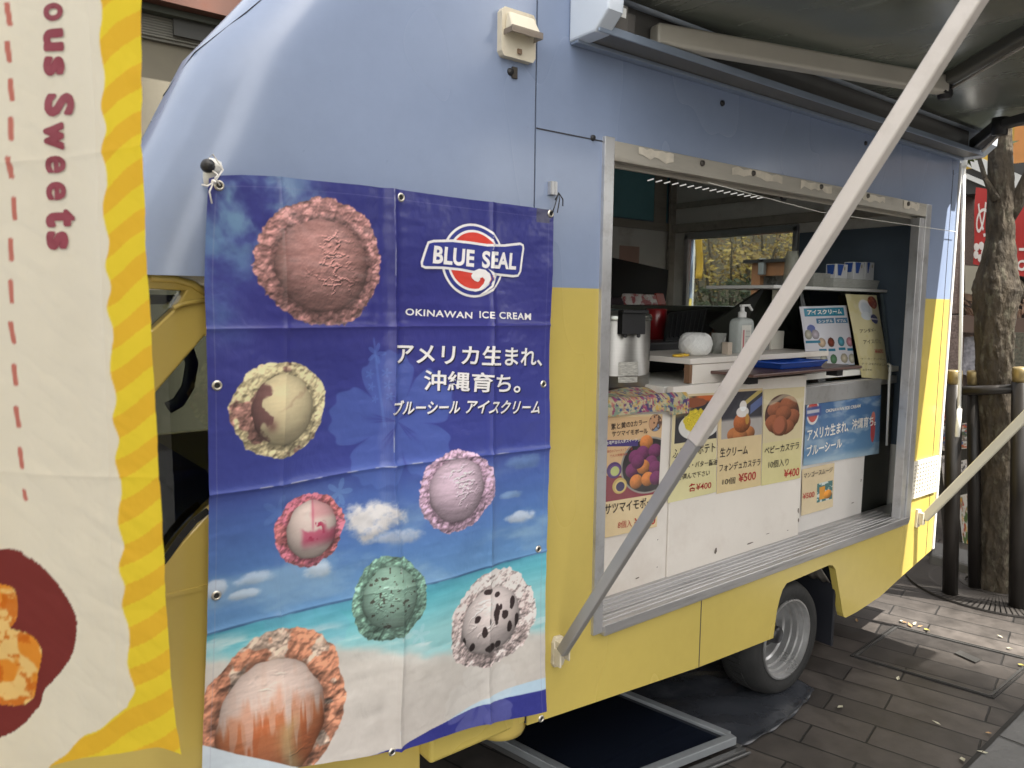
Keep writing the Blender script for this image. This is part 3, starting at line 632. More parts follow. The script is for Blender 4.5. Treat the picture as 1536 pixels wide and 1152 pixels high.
# ------------------------------------------------------------------ ground
def PAVING():
    mt = bpy.data.materials.new("slate_planks"); mt.use_nodes = True
    t = mt.node_tree; N = t.nodes; b = N['Principled BSDF']; lk = t.links.new
    tc = N.new("ShaderNodeTexCoord"); mp = N.new("ShaderNodeMapping"); mp.inputs['Rotation'].default_value = (0, 0, math.radians(76)); mp.inputs['Location'].default_value = (.06, .035, 0)
    lk(tc.outputs['Object'], mp.inputs[0])
    nw = N.new("ShaderNodeTexNoise"); nw.inputs['Scale'].default_value = 6; nw.inputs['Detail'].default_value = 4; lk(tc.outputs['Object'], nw.inputs['Vector'])
    ad = N.new("ShaderNodeMix"); ad.data_type = 'VECTOR'; ad.inputs['Factor'].default_value = .012; lk(mp.outputs[0], ad.inputs['A']); lk(nw.outputs['Color'], ad.inputs['B'])
    br = N.new("ShaderNodeTexBrick"); br.inputs['Scale'].default_value = 1.0; br.inputs['Brick Width'].default_value = .52; br.inputs['Row Height'].default_value = .148
    br.inputs['Mortar Size'].default_value = .0045; br.inputs['Mortar Smooth'].default_value = .3; br.inputs['Color1'].default_value = (.034, .0295, .027, 1); br.inputs['Color2'].default_value = (.080, .069, .062, 1); br.inputs['Mortar'].default_value = (.010, .009, .0085, 1)
    br.offset = .37; br.inputs['Bias'].default_value = -.1
    lk(ad.outputs['Result'], br.inputs['Vector'])
    nz = N.new("ShaderNodeTexNoise"); nz.inputs['Scale'].default_value = 9; nz.inputs['Detail'].default_value = 9; nz.inputs['Roughness'].default_value = .65; lk(tc.outputs['Object'], nz.inputs['Vector'])
    mr = N.new("ShaderNodeMapRange"); mr.inputs['From Min'].default_value = .28; mr.inputs['From Max'].default_value = .72; mr.inputs['To Min'].default_value = .50; mr.inputs['To Max'].default_value = 1.35; lk(nz.outputs['Fac'], mr.inputs['Value'])
    mx = N.new("ShaderNodeMix"); mx.data_type = 'RGBA'; mx.blend_type = 'MULTIPLY'; mx.inputs['Factor'].default_value = 1; lk(br.outputs['Color'], mx.inputs['A']); lk(mr.outputs[0], mx.inputs['B'])
    lk(mx.outputs['Result'], b.inputs['Base Color'])
    rr = N.new("ShaderNodeMapRange"); rr.inputs['To Min'].default_value = .38; rr.inputs['To Max'].default_value = .75; lk(nz.outputs['Fac'], rr.inputs['Value']); lk(rr.outputs[0], b.inputs['Roughness'])
    mh = N.new("ShaderNodeMath"); mh.operation = 'MULTIPLY_ADD'; mh.inputs[1].default_value = -1.0; mh.inputs[2].default_value = 1; lk(br.outputs['Fac'], mh.inputs[0])
    m2 = N.new("ShaderNodeMath"); m2.operation = 'MULTIPLY_ADD'; m2.inputs[1].default_value = .35; lk(nz.outputs['Fac'], m2.inputs[0]); lk(mh.outputs[0], m2.inputs[2])
    bp = N.new("ShaderNodeBump"); bp.inputs['Strength'].default_value = .7; bp.inputs['Distance'].default_value = .006; lk(m2.outputs[0], bp.inputs['Height']); lk(bp.outputs[0], b.inputs['Normal'])
    return mt
b = MB(); b.add([(-60, -60, 0), (80, -60, 0), (80, 60, 0), (-60, 60, 0)], [(0, 1, 2, 3)]); structure(b.build("ground", PAVING()))
# paler slabs beyond the edge line of the planks
A = P(1440, 1165, z=.004); B = P(1545, 1056, z=.004); d = (B-A).normalized(); A0 = A-d*4; B0 = B+d*6
slab = M("grey_slab", (.11, .11, .11), .6, var=.18, scale=7, bump=.3, bscale=50, dirt=(.08, .08, .08), dirt_amt=.5, dirt_scale=5)
dn = Vector((d.y, -d.x, 0))
b = MB(); b.add([A0, B0, B0+dn*6, A0+dn*6], [(0, 1, 2, 3)]); structure(b.build("path", slab))
gap = M("joint_dirt", (.018, .017, .016), .9)
b = MB(); b.add([p+Vector((0, 0, .004)) for p in (A0, B0, B0-dn*.014, A0-dn*.014)], [(0, 1, 2, 3)])
for k in range(-6, 9):
    s0 = A+d*(.33*k+.05)+Vector((0, 0, .004)); b.add([s0, s0+d*.007, s0+d*.007+dn*5, s0+dn*5], [(0, 1, 2, 3)])
structure(b.build("path_joints", gap))
# inspection hatch let into the paving
c = [P(1283, 983, z=.006), P(1486, 1043, z=.006), P(1548, 990, z=.006), P(1345, 940, z=.006)]
steel = M("hatch_steel", (.10, .098, .095), .45, .6, var=.25, scale=12)
b = MB()
for i in range(4): b.bar(c[i]+Vector((0, 0, -.002)), c[(i+1) % 4]+Vector((0, 0, -.002)), .010, .006)
ht = b.build("inspection_cover", steel, None); tag(ht, "steel edged inspection cover set in the dark paving beside the rear wheel", "manhole cover")
b = MB(); cc = sum(c, Vector())/4
for i in range(4): b.bar(cc+(c[i]-cc)*1.055+Vector((0, 0, -.002)), cc+(c[(i+1) % 4]-cc)*1.055+Vector((0, 0, -.002)), .006, .005)
b.build("cover_frame", gap, ht)
e = [P(1432, 980, z=.006), P(1463, 994, z=.006), P(1472, 990, z=.006), P(1440, 976, z=.006)]
b = MB(); b.poly([p+Vector((0, 0, .001)) for p in e]); b.build("lifting_plate", steel, ht, solid=.003)
# ------------------------------------------------------------------ glazed frame and tarpaulin lying under the truck
tarp_m = M("tarp", (.032, .035, .042), .20, var=.3, scale=5, dirt=(.11, .115, .13), dirt_amt=.5, dirt_scale=4, bump=.25, bscale=14)
q = [P(1224, 1032, z=.008), P(1112, 1122, z=.008), P(930, 1055, z=.008)+Vector((0, .1, 0)), Vector((2.9, .75, .008))]
edge = [P(1222, 1034, z=.008), P(1212, 1052, z=.008), P(1185, 1080, z=.008), P(1150, 1103, z=.008), P(1108, 1124, z=.008)]
def tf(u, v):
    near = edge; k = u*4; i = min(3, int(k)); p = near[i].lerp(near[i+1], k-i); far = Vector((3.0, .72, .008)).lerp(Vector((2.1, .62, .008)), u)
    r = p.lerp(far, v); r.z = .008+.006*abs(math.sin(9*r.x+4*r.y))*min(1, v*6)+.005*math.sin(17*r.y+6*r.x)**2*min(1, v*6) + (.012 if v < .02 else 0)*math.sin(u*14)**2
    return r
b = MB(); b.grid(tf, 60, 40); t = b.build("tarpaulin", tarp_m, None, solid=.002); tag(t, "dark grey plastic tarpaulin spread on the paving under the rear wheel", "tarpaulin")
fr_m = M("frame_grey", (.30, .32, .34), .35, .5, var=.2, scale=6)
A = P(1100, 1108, z=.045); U = (P(930, 1175, z=.045)-A); U = U.normalized()*.60; V = (P(945, 1045, z=.045)-A).normalized()*.95
gw = thing("glazed_frame", "dark glass panel in a grey metal frame lying flat under the truck", "window frame", A)
b = MB()
def rectbars(mb, o, u, v, w, h):
    un, vn = u.normalized(), v.normalized()
    mb.bar(o, o+u, w, h); mb.bar(o+v, o+u+v, w, h); mb.bar(o+vn*w/2, o+v-vn*w/2, w, h); mb.bar(o+u+vn*w/2, o+u+v-vn*w/2, w, h)
rectbars(b, A, U, V, .032, .03); b.build("frame", fr_m, gw, bevel=.003)
b = MB(); b.poly([A, A+U, A+U+V, A+V]); b.build("pane", M("black_glass", (.006, .008, .014), .05), gw, solid=.006)
A2 = A+Vector((.015, -.035, -.034))
gw2 = thing("glazed_frame", "lower metal frame stacked beneath the dark glass panel under the truck", "window frame", A2)
b = MB(); rectbars(b, A2, U, V, .022, .024); b.tube([A2+Vector((.01, -.02, 0)), A2+U+Vector((.01, -.02, 0))], .006, 8); b.build("frame", M("frame_dark", (.12, .12, .12), .4, .5, var=.2), gw2, bevel=.002)
# ------------------------------------------------------------------ two unseen towers added to block the sun, their gap leaving one lit slot
def TOWER(name, col):
    mt = M(name, col, .6, var=.1, scale=.3)
    return mt
def tower(x0, x1, y0, y1, h, label, col, nb):
    t = thing("sun_blocker_tower", label, "tower", ((x0+x1)/2, y0, 0))
    k = SUN_DIR.x/-SUN_DIR.y*(y0-y1); b = MB(); b.hexa([(x0+k, y1, 0), (x1+k, y1, 0), (x1, y0, 0), (x0, y0, 0)], [(x0+k, y1, h), (x1+k, y1, h), (x1, y0, h), (x0, y0, h)]); w = b.build("wall", M("tower_wall", col, .7, var=.1, scale=.4), t)
    g = MB()
    for k in range(int(h/3.6)-1): g.box(x0+.3, x1-.3, y0+.002, y0+.06, 4.2+k*3.6, 6.2+k*3.6)
    g.build("window_band", M("tower_glass", (.05, .06, .07), .1), t)
    return t
SH = 30.0
def shx(x): return x + SUN_DIR.x/(-SUN_DIR.y)*SH           # where the sun ray of a point on the truck side meets the tower fronts
tower(shx(-9), shx(3.62), -SH, -SH-14, 95, "tall grey tower added out of view behind the viewer to block the sun", (.33, .32, .30), 0)
tower(shx(4.42), shx(16), -SH, -SH-14, 95, "tall tan tower added out of view beyond a narrow gap to block the sun", (.36, .33, .28), 0)

# ------------------------------------------------------------------ the ice cream banner
BY = -.045
def pb(px, py): q = P(px, py, y=BY); return np.array([q.x, q.z])
def pbs(lst): return np.array([pb(*k) for k in lst])
def on_col(px, py):  # x coordinate of a fold measured at px
    return pb(px, py)[0]
X_F1 = (pb(597, 300)[0]+pb(592, 1000)[0])/2; X_F2 = pb(736, 600)[0]; Z_F1 = pb(600, 700)[1]; Z_F2 = pb(600, 490)[1]
def ban_off(x, z):
    """how far the cloth stands off its flat plane (towards the camera is positive)"""
    x = np.asarray(x, float); z = np.asarray(z, float)
    o = .011*np.sin(5.0*x+1.0+1.4*np.sin(2.6*z)) + .009*np.sin(9.5*x-3.4*z+2) + .004*np.sin(17*x+5*z+2*np.sin(4*z))
    o = o*(.4+.6*sstep(1.86, 1.5, z))
    o = o + .013*np.exp(-np.abs(x-X_F1-.006*np.sin(9*z))/.012) - .004*np.exp(-((x-X_F1+.035)/.022)**2)
    o = o + .008*np.exp(-np.abs(x-X_F2)/.012) + .006*np.exp(-np.abs(x-pb(424, 600)[0]-.01*np.sin(5*z))/.014)
    o = o + .0065*np.exp(-np.abs(z-Z_F1-.004*np.sin(8*x))/.007) + .004*np.exp(-np.abs(z-Z_F2)/.006) + .003*np.exp(-np.abs(z-pb(600, 880)[1])/.006)
    o = o + .0030*(fbm(x*14, z*14, 3, 4)-.5) + .0030*(fbm(x*5, z*26, 8, 3)-.5) + .0012*(fbm(x*45, z*45, 4, 2)-.5)
    o = o + .012*sstep(.62, .40, z)
    return o
def ban(x, z, d=0.0): return (x, BY-float(ban_off(x, z))-d, z)

NU, NV = 560, 800
Lft = pbs([(312, 268), (308, 330), (304, 430), (305, 520), (309, 640), (313, 760), (314, 880), (312, 1000), (308, 1120), (307, 1185)])
Rgt = pbs([(829, 316), (827, 400), (825, 520), (823, 640), (820, 760), (817, 880), (815, 980), (812, 1062)])
Top = pbs([(312, 268), (328, 264), (360, 263), (410, 265), (470, 271), (540, 277), (600, 284), (680, 295), (760, 306), (829, 316)])
Bot = pbs([(307, 1185), (380, 1168), (450, 1152), (520, 1138), (585, 1122), (650, 1104), (700, 1091), (760, 1076), (812, 1062)])
L = curve_pts(Lft, NV)[::-1]; R = curve_pts(Rgt, NV)[::-1]; T = curve_pts(Top, NU); Bt = curve_pts(Bot, NU)
u = np.linspace(0, 1, NU)[None, :, None]; v = np.linspace(0, 1, NV)[:, None, None]
G = L[:, None]*(1-u)+R[:, None]*u + Bt[None]*(1-v)+T[None]*v - (Bt[0]*(1-u)*(1-v)+Bt[-1]*u*(1-v)+T[0]*(1-u)*v+T[-1]*u*v)
X, Z = G[..., 0], G[..., 1]
pos = np.stack([X, BY-ban_off(X, Z), Z], -1)
# --- the print: sky, sea, sand
def ramp(t, stops):
    s = [k[0] for k in stops]; c = np.array([k[1] for k in stops], float); return np.stack([np.interp(t, s, c[:, i]) for i in range(3)], -1)
hz = (pb(313, 932)+pb(814, 846))/2; ZH = hz[1]
zt = pb(570, 276)[1]
img = ramp(Z, [(ZH, (96, 142, 190)), (ZH+.10, (84, 126, 186)), (ZH+.24, (70, 98, 170)), (Z_F1+.02, (56, 66, 148)), (Z_F2, (47, 48, 128)), (zt, (40, 44, 118))])
img = img + ((fbm(X*3, Z*3, 21, 4)-.5)*14)[..., None]
# clouds
cl = fbm(X*4.2+.25*fbm(X*9, Z*9, 2), Z*11, 31, 6, .55)
img = over(img, (150, 182, 206), sstep(.50, .78, cl)*sstep(Z_F1+.06, ZH+.10, Z)*.60*sstep(ZH-.02, ZH+.03, Z))
tl = pb(360, 300); d = np.hypot((X-tl[0])/.22, (Z-tl[1])/.17)
wsp = fbm(X*9+.8*fbm(X*6, Z*6, 5), Z*9+.8*fbm(X*6, Z*6, 6), 41, 6, .55)
img = over(img, (128, 168, 190), sstep(.44, .72, wsp)*sstep(1.25, .2, d)*.85)
dl = np.hypot((X-pb(330, 400)[0])/.10, (Z-pb(330, 400)[1])/.22); img = over(img, (86, 124, 170), sstep(.40, .75, wsp)*sstep(1.1, .1, dl)*.7)
def cloud(px, py, rx, rz, col, seed, am=.95):
    global img
    c = pb(px, py); dd = ((X-c[0])/rx)**2 + ((Z-c[1])/rz)**2
    e = dd + (fbm(X*20, Z*26, seed, 6, .65)-.5)*2.4; a = sstep(1.15, .1, e)*am
    sh = np.clip((Z-c[1])/rz*.25+1.0+(fbm(X*30, Z*30, seed+3, 4)-.5)*.35, .82, 1.08)
    img = over(img, np.asarray(col, float)[None, None]*sh[..., None], a)
cloud(556, 783, .085, .055, (226, 222, 220), 51); cloud(600, 805, .07, .022, (200, 205, 215), 52, .7); cloud(780, 776, .05, .018, (205, 214, 224), 53, .8); cloud(765, 742, .04, .012, (150, 180, 210), 54, .6)
cloud(480, 858, .04, .022, (214, 220, 226), 55, .8); cloud(385, 870, .05, .016, (190, 205, 222), 56, .7); cloud(370, 895, .04, .012, (200, 212, 224), 57, .7); cloud(325, 885, .025, .02, (205, 212, 222), 58, .7); cloud(790, 690, .07, .02, (120, 156, 196), 59, .5)
# sea, foam, sand
below = sstep(ZH+.0015, ZH-.0015, Z)
sea = ramp(ZH-Z, [(0, (86, 168, 194)), (.03, (96, 182, 198)), (.07, (120, 196, 206)), (.12, (150, 205, 208))]) + ((fbm(X*8, Z*60, 61, 4)-.5)*36)[..., None]
img = over(img, 0, below*0) ; img = img*(1-below[..., None]) + sea*below[..., None]
zsand = np.interp(X, [pb(313, 966)[0], pb(673, 962)[0], pb(812, 938)[0]], [pb(313, 985)[1], pb(673, 966)[1], pb(812, 945)[1]]) + .012*np.sin(X*11)+.02*(fbm(X*9, Z*3, 71, 3)-.5)
sand = ramp(zsand-Z, [(0, (214, 214, 208)), (.04, (204, 198, 190)), (.2, (196, 189, 182))]) + ((fbm(X*40, Z*40, 72, 5)-.5)*16)[..., None] + ((fbm(X*6, Z*14, 73, 4)-.5)*26)[..., None]
ks = sstep(-.012, .02, zsand-Z+.02*(fbm(X*20, Z*40, 74, 4)-.5)); img = img*(1-ks[..., None])+sand*ks[..., None]
foam = sstep(.035, .0, np.abs(zsand+.028-Z))*sstep(.45, .7, fbm(X*10, Z*50, 75, 5)); img = over(img, (222, 232, 232), foam*.7*below)
img = over(img, (46, 70, 122), np.exp(-((Z-ZH)/.0022)**2)*.6*sstep(.3, .6, fbm(X*20, Z*0+3, 77, 2)))
# swoosh along the foot
sw = pbs([(300, 1150), (380, 1148), (430, 1152), (480, 1150), (530, 1138), (585, 1119), (640, 1090), (705, 1063), (760, 1044), (814, 1030)])
zsw = np.interp(X, sw[:, 0], sw[:, 1]); img = over(img, (176, 204, 224), sstep(.0, .002, zsw+.034*sstep(pb(640, 1090)[0], pb(814, 1030)[0], X)-Z)*.9)
img = over(img, (42, 46, 128), sstep(-.0008, .0008, zsw-Z)*sstep(pb(455, 1150)[0], pb(456, 1150)[0], X))
# flower watermarks
def hibiscus(px, py, r, am, col, rot=.3):
    global img
    c = pb(px, py); dx = (X-c[0])/r; dz = (Z-c[1])/r; ph = np.arctan2(dz, dx)+rot; rr = np.hypot(dx, dz)
    k = np.abs(np.mod(ph/(2*math.pi)*5, 1)-.5)*2
    edge = .52+.48*np.sqrt(np.clip(1-k**2.6, 0, 1)) + .03*np.sin(ph*25)
    a = sstep(edge+.02, edge-.02, rr)*sstep(.95, .80, k*(.75+.25*rr))
    vein = np.exp(-((np.abs(np.mod(ph/(2*math.pi)*5*1, 1)-.5))/.055)**2)*sstep(.62, .15, rr) + np.exp(-((np.abs(np.mod(ph/(2*math.pi)*5*1+.12, 1)-.5))/.035)**2)*sstep(.45, .2, rr) + np.exp(-((np.abs(np.mod(ph/(2*math.pi)*5*1-.12, 1)-.5))/.035)**2)*sstep(.45, .2, rr)
    img = over(img, col, a*am*(1-.85*np.clip(vein, 0, 1)))
def blossom(px, py, r, am, col):
    global img
    c = pb(px, py); dx = (X-c[0])/r; dz = (Z-c[1])/r; ph = np.arctan2(dz, dx); rr = np.hypot(dx, dz)
    img = over(img, col, sstep(.03, -.03, rr-(.62+.38*np.cos(ph*5)))*am)
hibiscus(598, 632, .165, .45, (92, 124, 200), .15)
for (px, py, r) in ((570, 531, .026), (584, 560, .012), (560, 562, .012), (586, 578, .011), (563, 581, .011), (588, 595, .010), (568, 600, .010)): blossom(px, py, r, .45, (92, 124, 200))
cst = pb(574, 575); img = over(img, (92, 124, 200), sstep(.004, .002, np.abs(X-cst[0]+.12*(Z-cst[1])))*.4*sstep(.11, .10, np.abs(Z-cst[1])))
blossom(515, 741, .034, .45, (112, 152, 210)); blossom(512, 765, .018, .4, (112, 152, 210)); hibiscus(470, 905, .13, .16, (120, 170, 215), .5); blossom(625, 948, .028, .35, (180, 215, 225)); hibiscus(720, 1050, .12, .18, (225, 225, 222), .2); blossom(420, 770, .04, .2, (110, 150, 205))
# --- scoops
def scoop(ob, ib, crumb, ball, seed, cs=34, paint=None, crumb2=None, c2=0.0, rough=0.0, rscale=30, tex2=None, spread=.10, soft=.25, gain=1.25):
    """a photographed scoop: crumbly skirt of ice cream round a smooth dome. ob, ib: (x0, y0, x1, y1) measured boxes"""
    global img
    def cr(bb):
        xm, ym = (bb[0]+bb[2])/2, (bb[1]+bb[3])/2; l, r, t, b_ = pb(bb[0], ym)[0], pb(bb[2], ym)[0], pb(xm, bb[1])[1], pb(xm, bb[3])[1]
        return (l+r)/2, (t+b_)/2, (r-l)/2, (t-b_)/2
    ox, oz, orx, orz = cr(ob); ix, iz, irx, irz = cr(ib)
    sel = (np.abs(X-ox) < orx*1.25) & (np.abs(Z-oz) < orz*1.25)
    jj = np.where(sel.any(1))[0]; ii = np.where(sel.any(0))[0]; sl_ = (slice(jj[0], jj[-1]+1), slice(ii[0], ii[-1]+1))
    x, z = X[sl_], Z[sl_]
    def skirt_h(x, z):
        wx = x+.35/cs*(fbm(x*cs*1.3, z*cs*1.3, seed+30, 3)-.5); wz = z+.35/cs*(fbm(x*cs*1.3+7, z*cs*1.3, seed+31, 3)-.5); a1, _ = cells(wx*cs*.62+9, wz*cs*.62+9, seed); a2, _ = cells(wx*cs*1.5+3, wz*cs*1.5+3, seed+1); a3, _ = cells(wx*cs*3.2, wz*cs*3.2, seed+2)
        return (1-np.clip(a1, 0, 1))**1.0*.62 + (1-np.clip(a2, 0, 1))*.70 + (1-np.clip(a3, 0, 1))*.24 + .16*fbm(x*cs*3, z*cs*3, seed+4, 3)
    hs_ = skirt_h(x, z)*(1-soft) + soft*(.25+2.0*fbm(x*cs*1.9, z*cs*1.9, seed+40, 3, .5))
    ro = np.hypot((x-ox)/orx, (z-oz)/orz); ri = np.hypot((x-ix)/irx, (z-iz)/irz)
    th = np.arctan2(z-oz, x-ox)
    wob = .05*np.sin(3*th+seed)+.03*np.sin(7*th+2*seed)
    edge = 1.0 - spread*.55 + wob*.5 - spread*(1.1-hs_)*.9
    a = sstep(.012, -.012, ro-edge)
    dx = (x[0, -1]-x[0, 0])/x.shape[1]; gz, gx = np.gradient(hs_, 1.0); sc = 1.0/dx*.0010*34/cs
    lit = np.clip(.80 + (gz*.85 - gx*.35)*sc*6, .30, 1.30)
    occ = sstep(1.0, 1.16, ri); cav = sstep(.9, 1.75, hs_)
    low = .70+.30*sstep(-1.0, .35, (z-oz)/orz)                                  # the studio light of the printed photo comes from above
    base = np.broadcast_to(np.asarray(crumb, float), x.shape+(3,)).copy()
    if crumb2 is not None: base = over(base, crumb2, sstep(.55, .62, fbm(x*22, z*22, seed+8, 4))*c2)
    sk = base*np.minimum(lit*(.80+.62*cav)*(.72+.28*occ)*low*gain, 248/base.max(-1))[..., None]
    sub = img[sl_]; sub = sub*(1-a[..., None]) + sk*a[..., None]
    # dome
    rim = .985+.015*np.sin(9*np.arctan2(z-iz, x-ix)+seed)+.06*(fbm(x*34, z*34, seed+5, 4)-.5)
    ab = sstep(.012, -.012, ri-rim)
    rc = np.clip(ri, 0, .995); nzz = np.sqrt(1-rc**2); nx_ = (x-ix)/irx; nz_ = (z-iz)/irz
    hb = rough*(fbm(x*rscale, z*rscale*1.25, seed+11, 5, .62))
    crk = np.abs(fbm(x*rscale*.55, z*rscale*1.1, seed+61, 4, .6)-.5)*2
    pit = sstep(.45, .62, fbm(x*9+seed, z*9, seed+62, 3))*sstep(1.0, .55, ri)
    hb = hb*(.45+.9*pit) + .10*(fbm(x*26, z*110, seed+71, 3)-.5)*min(1, rough*3) - rough*.9*sstep(.09, .0, crk)*pit
    g2z, g2x = np.gradient(hb, 1.0)
    lam = .20*nzz+.44*np.clip(nz_*.62-nx_*.06+nzz*.62, 0, 1)+.46
    lam = lam*(1-.16*sstep(.90, 1.0, ri)*sstep(.6, -.6, nz_)) + (g2z*.9-g2x*.35)*sc*9
    bc = np.broadcast_to(np.asarray(ball, float), x.shape+(3,)).copy()
    if paint: bc = paint(bc, nx_, nz_, x, z)
    dm = bc*np.clip(lam, .1, 1.3)[..., None]
    sub = sub*(1-ab[..., None]) + dm*ab[..., None]
    img[sl_] = sub
def p_cream(bc, a, b_, x, z):
    n = fbm(x*26, z*26, 91, 4); m = sstep(.05, -.05, (a+.62+.9*(n-.5)) + .25*np.sin(b_*9)*.5)
    bc = over(bc, (118, 74, 78), m*.85)
    bc = over(bc, (180, 140, 116), np.exp(-((b_+.05-.55*a+.35*(n-.5)*2)/.05)**2)*.35*sstep(-.3, .3, a)); return over(bc, (150, 104, 96), np.exp(-(((a+.35)/.16)**2+((b_+.42)/.16)**2))*.8)
def p_straw(bc, a, b_, x, z):
    n = fbm(x*24, z*24, 92, 4); bc = over(bc, (222, 104, 136), sstep(.1, -.1, b_-.05+.8*(n-.5))*sstep(-.55, -.2, a+.3*(n-.5))*sstep(-.75, -.35, b_)*.95)
    bc = over(bc, (222, 150, 158), sstep(.0, .3, a+.6*(n-.5))*sstep(.2, .5, b_)*.7); bc = over(bc, (205, 70, 110), np.exp(-((a-.05)/.05)**2)*.5*sstep(-.2, .1, b_))
    return over(bc, (196, 48, 90), sstep(.62, .70, fbm(x*60, z*60, 93, 3))*sstep(.55, .2, np.hypot(a-.15, b_+.05)))
def p_mint(bc, a, b_, x, z):
    bc = over(bc, (150, 188, 168), sstep(-.05, .05, a-.15)*.35); return over(bc, (70, 62, 54), sstep(.66, .72, fbm(x*120, z*120, 94, 3))*.85)
def p_cookie(bc, a, b_, x, z):
    for (ca, cb, ra, rb) in ((-.45, .16, .11, .13), (-.2, -.30, .09, .17), (.22, .12, .11, .30), (.50, .05, .12, .14), (.22, .72, .09, .08), (.74, .36, .09, .22), (.66, -.38, .08, .17), (.0, -.82, .17, .14), (.26, -.80, .11, .11), (-.1, .9, .14, .09), (-.62, -.62, .1, .12), (.9, -.3, .07, .3), (-.9, -.4, .06, .2), (-.03, -.02, .04, .1), (.36, .30, .06, .1)):
        n = (fbm(x*80, z*80, int(50*(ca+2)), 4)-.5)*1.1; bc = over(bc, (62, 46, 46), sstep(1.1, .75, ((a-ca)/ra)**2+((b_-cb)/rb)**2+n))
    return bc
def p_orange(bc, a, b_, x, z):
    n = fbm(a*5+3, b_*1.6, 95, 4); s = fbm(a*7, b_*1.2+8, 96, 3)
    bc = over(bc, (206, 108, 58), sstep(.46, .56, s+.30*(-b_+.15)*.9)*.9); bc = over(bc, (214, 140, 96), sstep(.5, .6, n)*.4); bc = over(bc, (224, 196, 140), np.exp(-((a-.35-.1*np.sin(b_*4))/.16)**2)*sstep(.1, -.2, b_)*.75)
    return over(bc, (236, 216, 206), sstep(-.05, .35, b_+.5*(s-.5)*2-.05)*.9)
scoop((374, 290, 583, 495), (408, 328, 555, 469), (196, 142, 138), (182, 132, 126), 11, 40, rough=.42, rscale=46)
scoop((336, 536, 498, 691), (374, 560, 474, 669), (238, 222, 176), (240, 224, 180), 12, 34, p_cream, (150, 100, 100), .8, gain=1.4, rough=.07, rscale=20)
scoop((410, 738, 524, 856), (432, 752, 511, 841), (228, 132, 152), (240, 220, 212), 13, 46, p_straw, (186, 110, 108), .7, gain=1.45, rough=.07, rscale=30)
scoop((621, 671, 742, 799), (640, 686, 723, 781), (222, 184, 210), (232, 204, 222), 14, 46, gain=1.4, rough=.24, rscale=42)
scoop((527, 831, 637, 964), (545, 850, 622, 942), (140, 184, 164), (152, 192, 174), 15, 44, p_mint, gain=1.25, rough=.16, rscale=44)
scoop((667, 852, 805, 1003), (689, 881, 779, 980), (226, 210, 206), (240, 226, 222), 16, 34, p_cookie, (96, 74, 72), .30, soft=.5, gain=1.6, rough=.08, rscale=24)
scoop((292, 945, 526, 1190), (326, 992, 490, 1180), (232, 158, 124), (232, 178, 152), 17, 24, p_orange, (232, 206, 186), .95, soft=.35, gain=1.2, rough=.10, rscale=18)
zsw2 = np.interp(X, [pb(300, 1125)[0], pb(360, 1138)[0], pb(450, 1152)[0]], [pb(300, 1122)[1], pb(360, 1138)[1], pb(450, 1152)[1]]); img = over(img, (196, 206, 214), sstep(-.001, .001, zsw2-Z)*sstep(pb(456, 1150)[0], pb(446, 1150)[0], X))
# hem stitch, worn fold lines
def dline(cond, col, am): 
    global img
    img = over(img, col, cond*am)
dline(sstep(.0012, .0004, np.abs(X-(L[:, 0][:, None]+.016)))*1.0, (150, 150, 170), .35); dline(sstep(.0012, .0004, np.abs(X-(R[:, 0][:, None]-.017))), (140, 140, 170), .4); dline(sstep(.0012, .0004, np.abs(Z-(T[:, 1][None]-.022))), (120, 120, 160), .35)
dline(np.exp(-((Z-Z_F1-.004*np.sin(8*X))/.0014)**2)*sstep(.52, .66, fbm(X*30, Z*4, 97, 3)), (206, 206, 214), .8)
dline(np.exp(-((X-X_F1-.006*np.sin(9*Z))/.0012)**2)*sstep(.55, .68, fbm(X*4, Z*26, 98, 3)), (206, 210, 214), .7)
tp = pb(814, 322); dline(sstep(.002, 0, np.maximum(np.abs(X-pb(813, 321)[0])-.022, np.abs(Z-pb(813, 321)[1])-.022)), (70, 70, 84), .75)
img = np.clip(img*.98+np.array([118., 118, 130])*.06, 0, 238)
ban_m = PRINT("banner_vinyl", .36, bump=.10, bscale=34, coat=.12)
banner = sheet("banner", pos, img, ban_m)
tag(banner, "large blue vinyl banner with round ice cream scoops and white writing, tied on the truck", "banner")
# --- logo and lettering on it
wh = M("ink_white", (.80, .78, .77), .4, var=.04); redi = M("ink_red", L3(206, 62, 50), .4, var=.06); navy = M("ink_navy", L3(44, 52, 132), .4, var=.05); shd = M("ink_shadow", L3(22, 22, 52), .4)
def bplace(lift): return lambda a, c, d: ban(a, c, lift)
lc = pb(711, 391); rx = (pb(757, 391)[0]-pb(665, 391)[0])/2*1.0; rz = (pb(711, 335)[1]-pb(711, 446)[1])/2
def ell(r, n=72, cx=0, cz=0): return [(lc[0]+cx+rx*r*math.cos(2*math.pi*k/n), lc[1]+cz+rz*r*math.sin(2*math.pi*k/n)) for k in range(n)]
g = MB()
def flat(pts, mi, lift, holes=()):
    vs, fs = plate_data(pts, holes, 0.0, 0.0); vs, fs = dense(vs, fs, .007); g.mat(mi); g.add([ban(p[0], p[1], lift) for p in vs], fs)
flat(ell(1.0), 0, .0016); flat(ell(.935), 2, .0021); flat(ell(.83), 0, .0026); flat(ell(.765), 1, .0031)
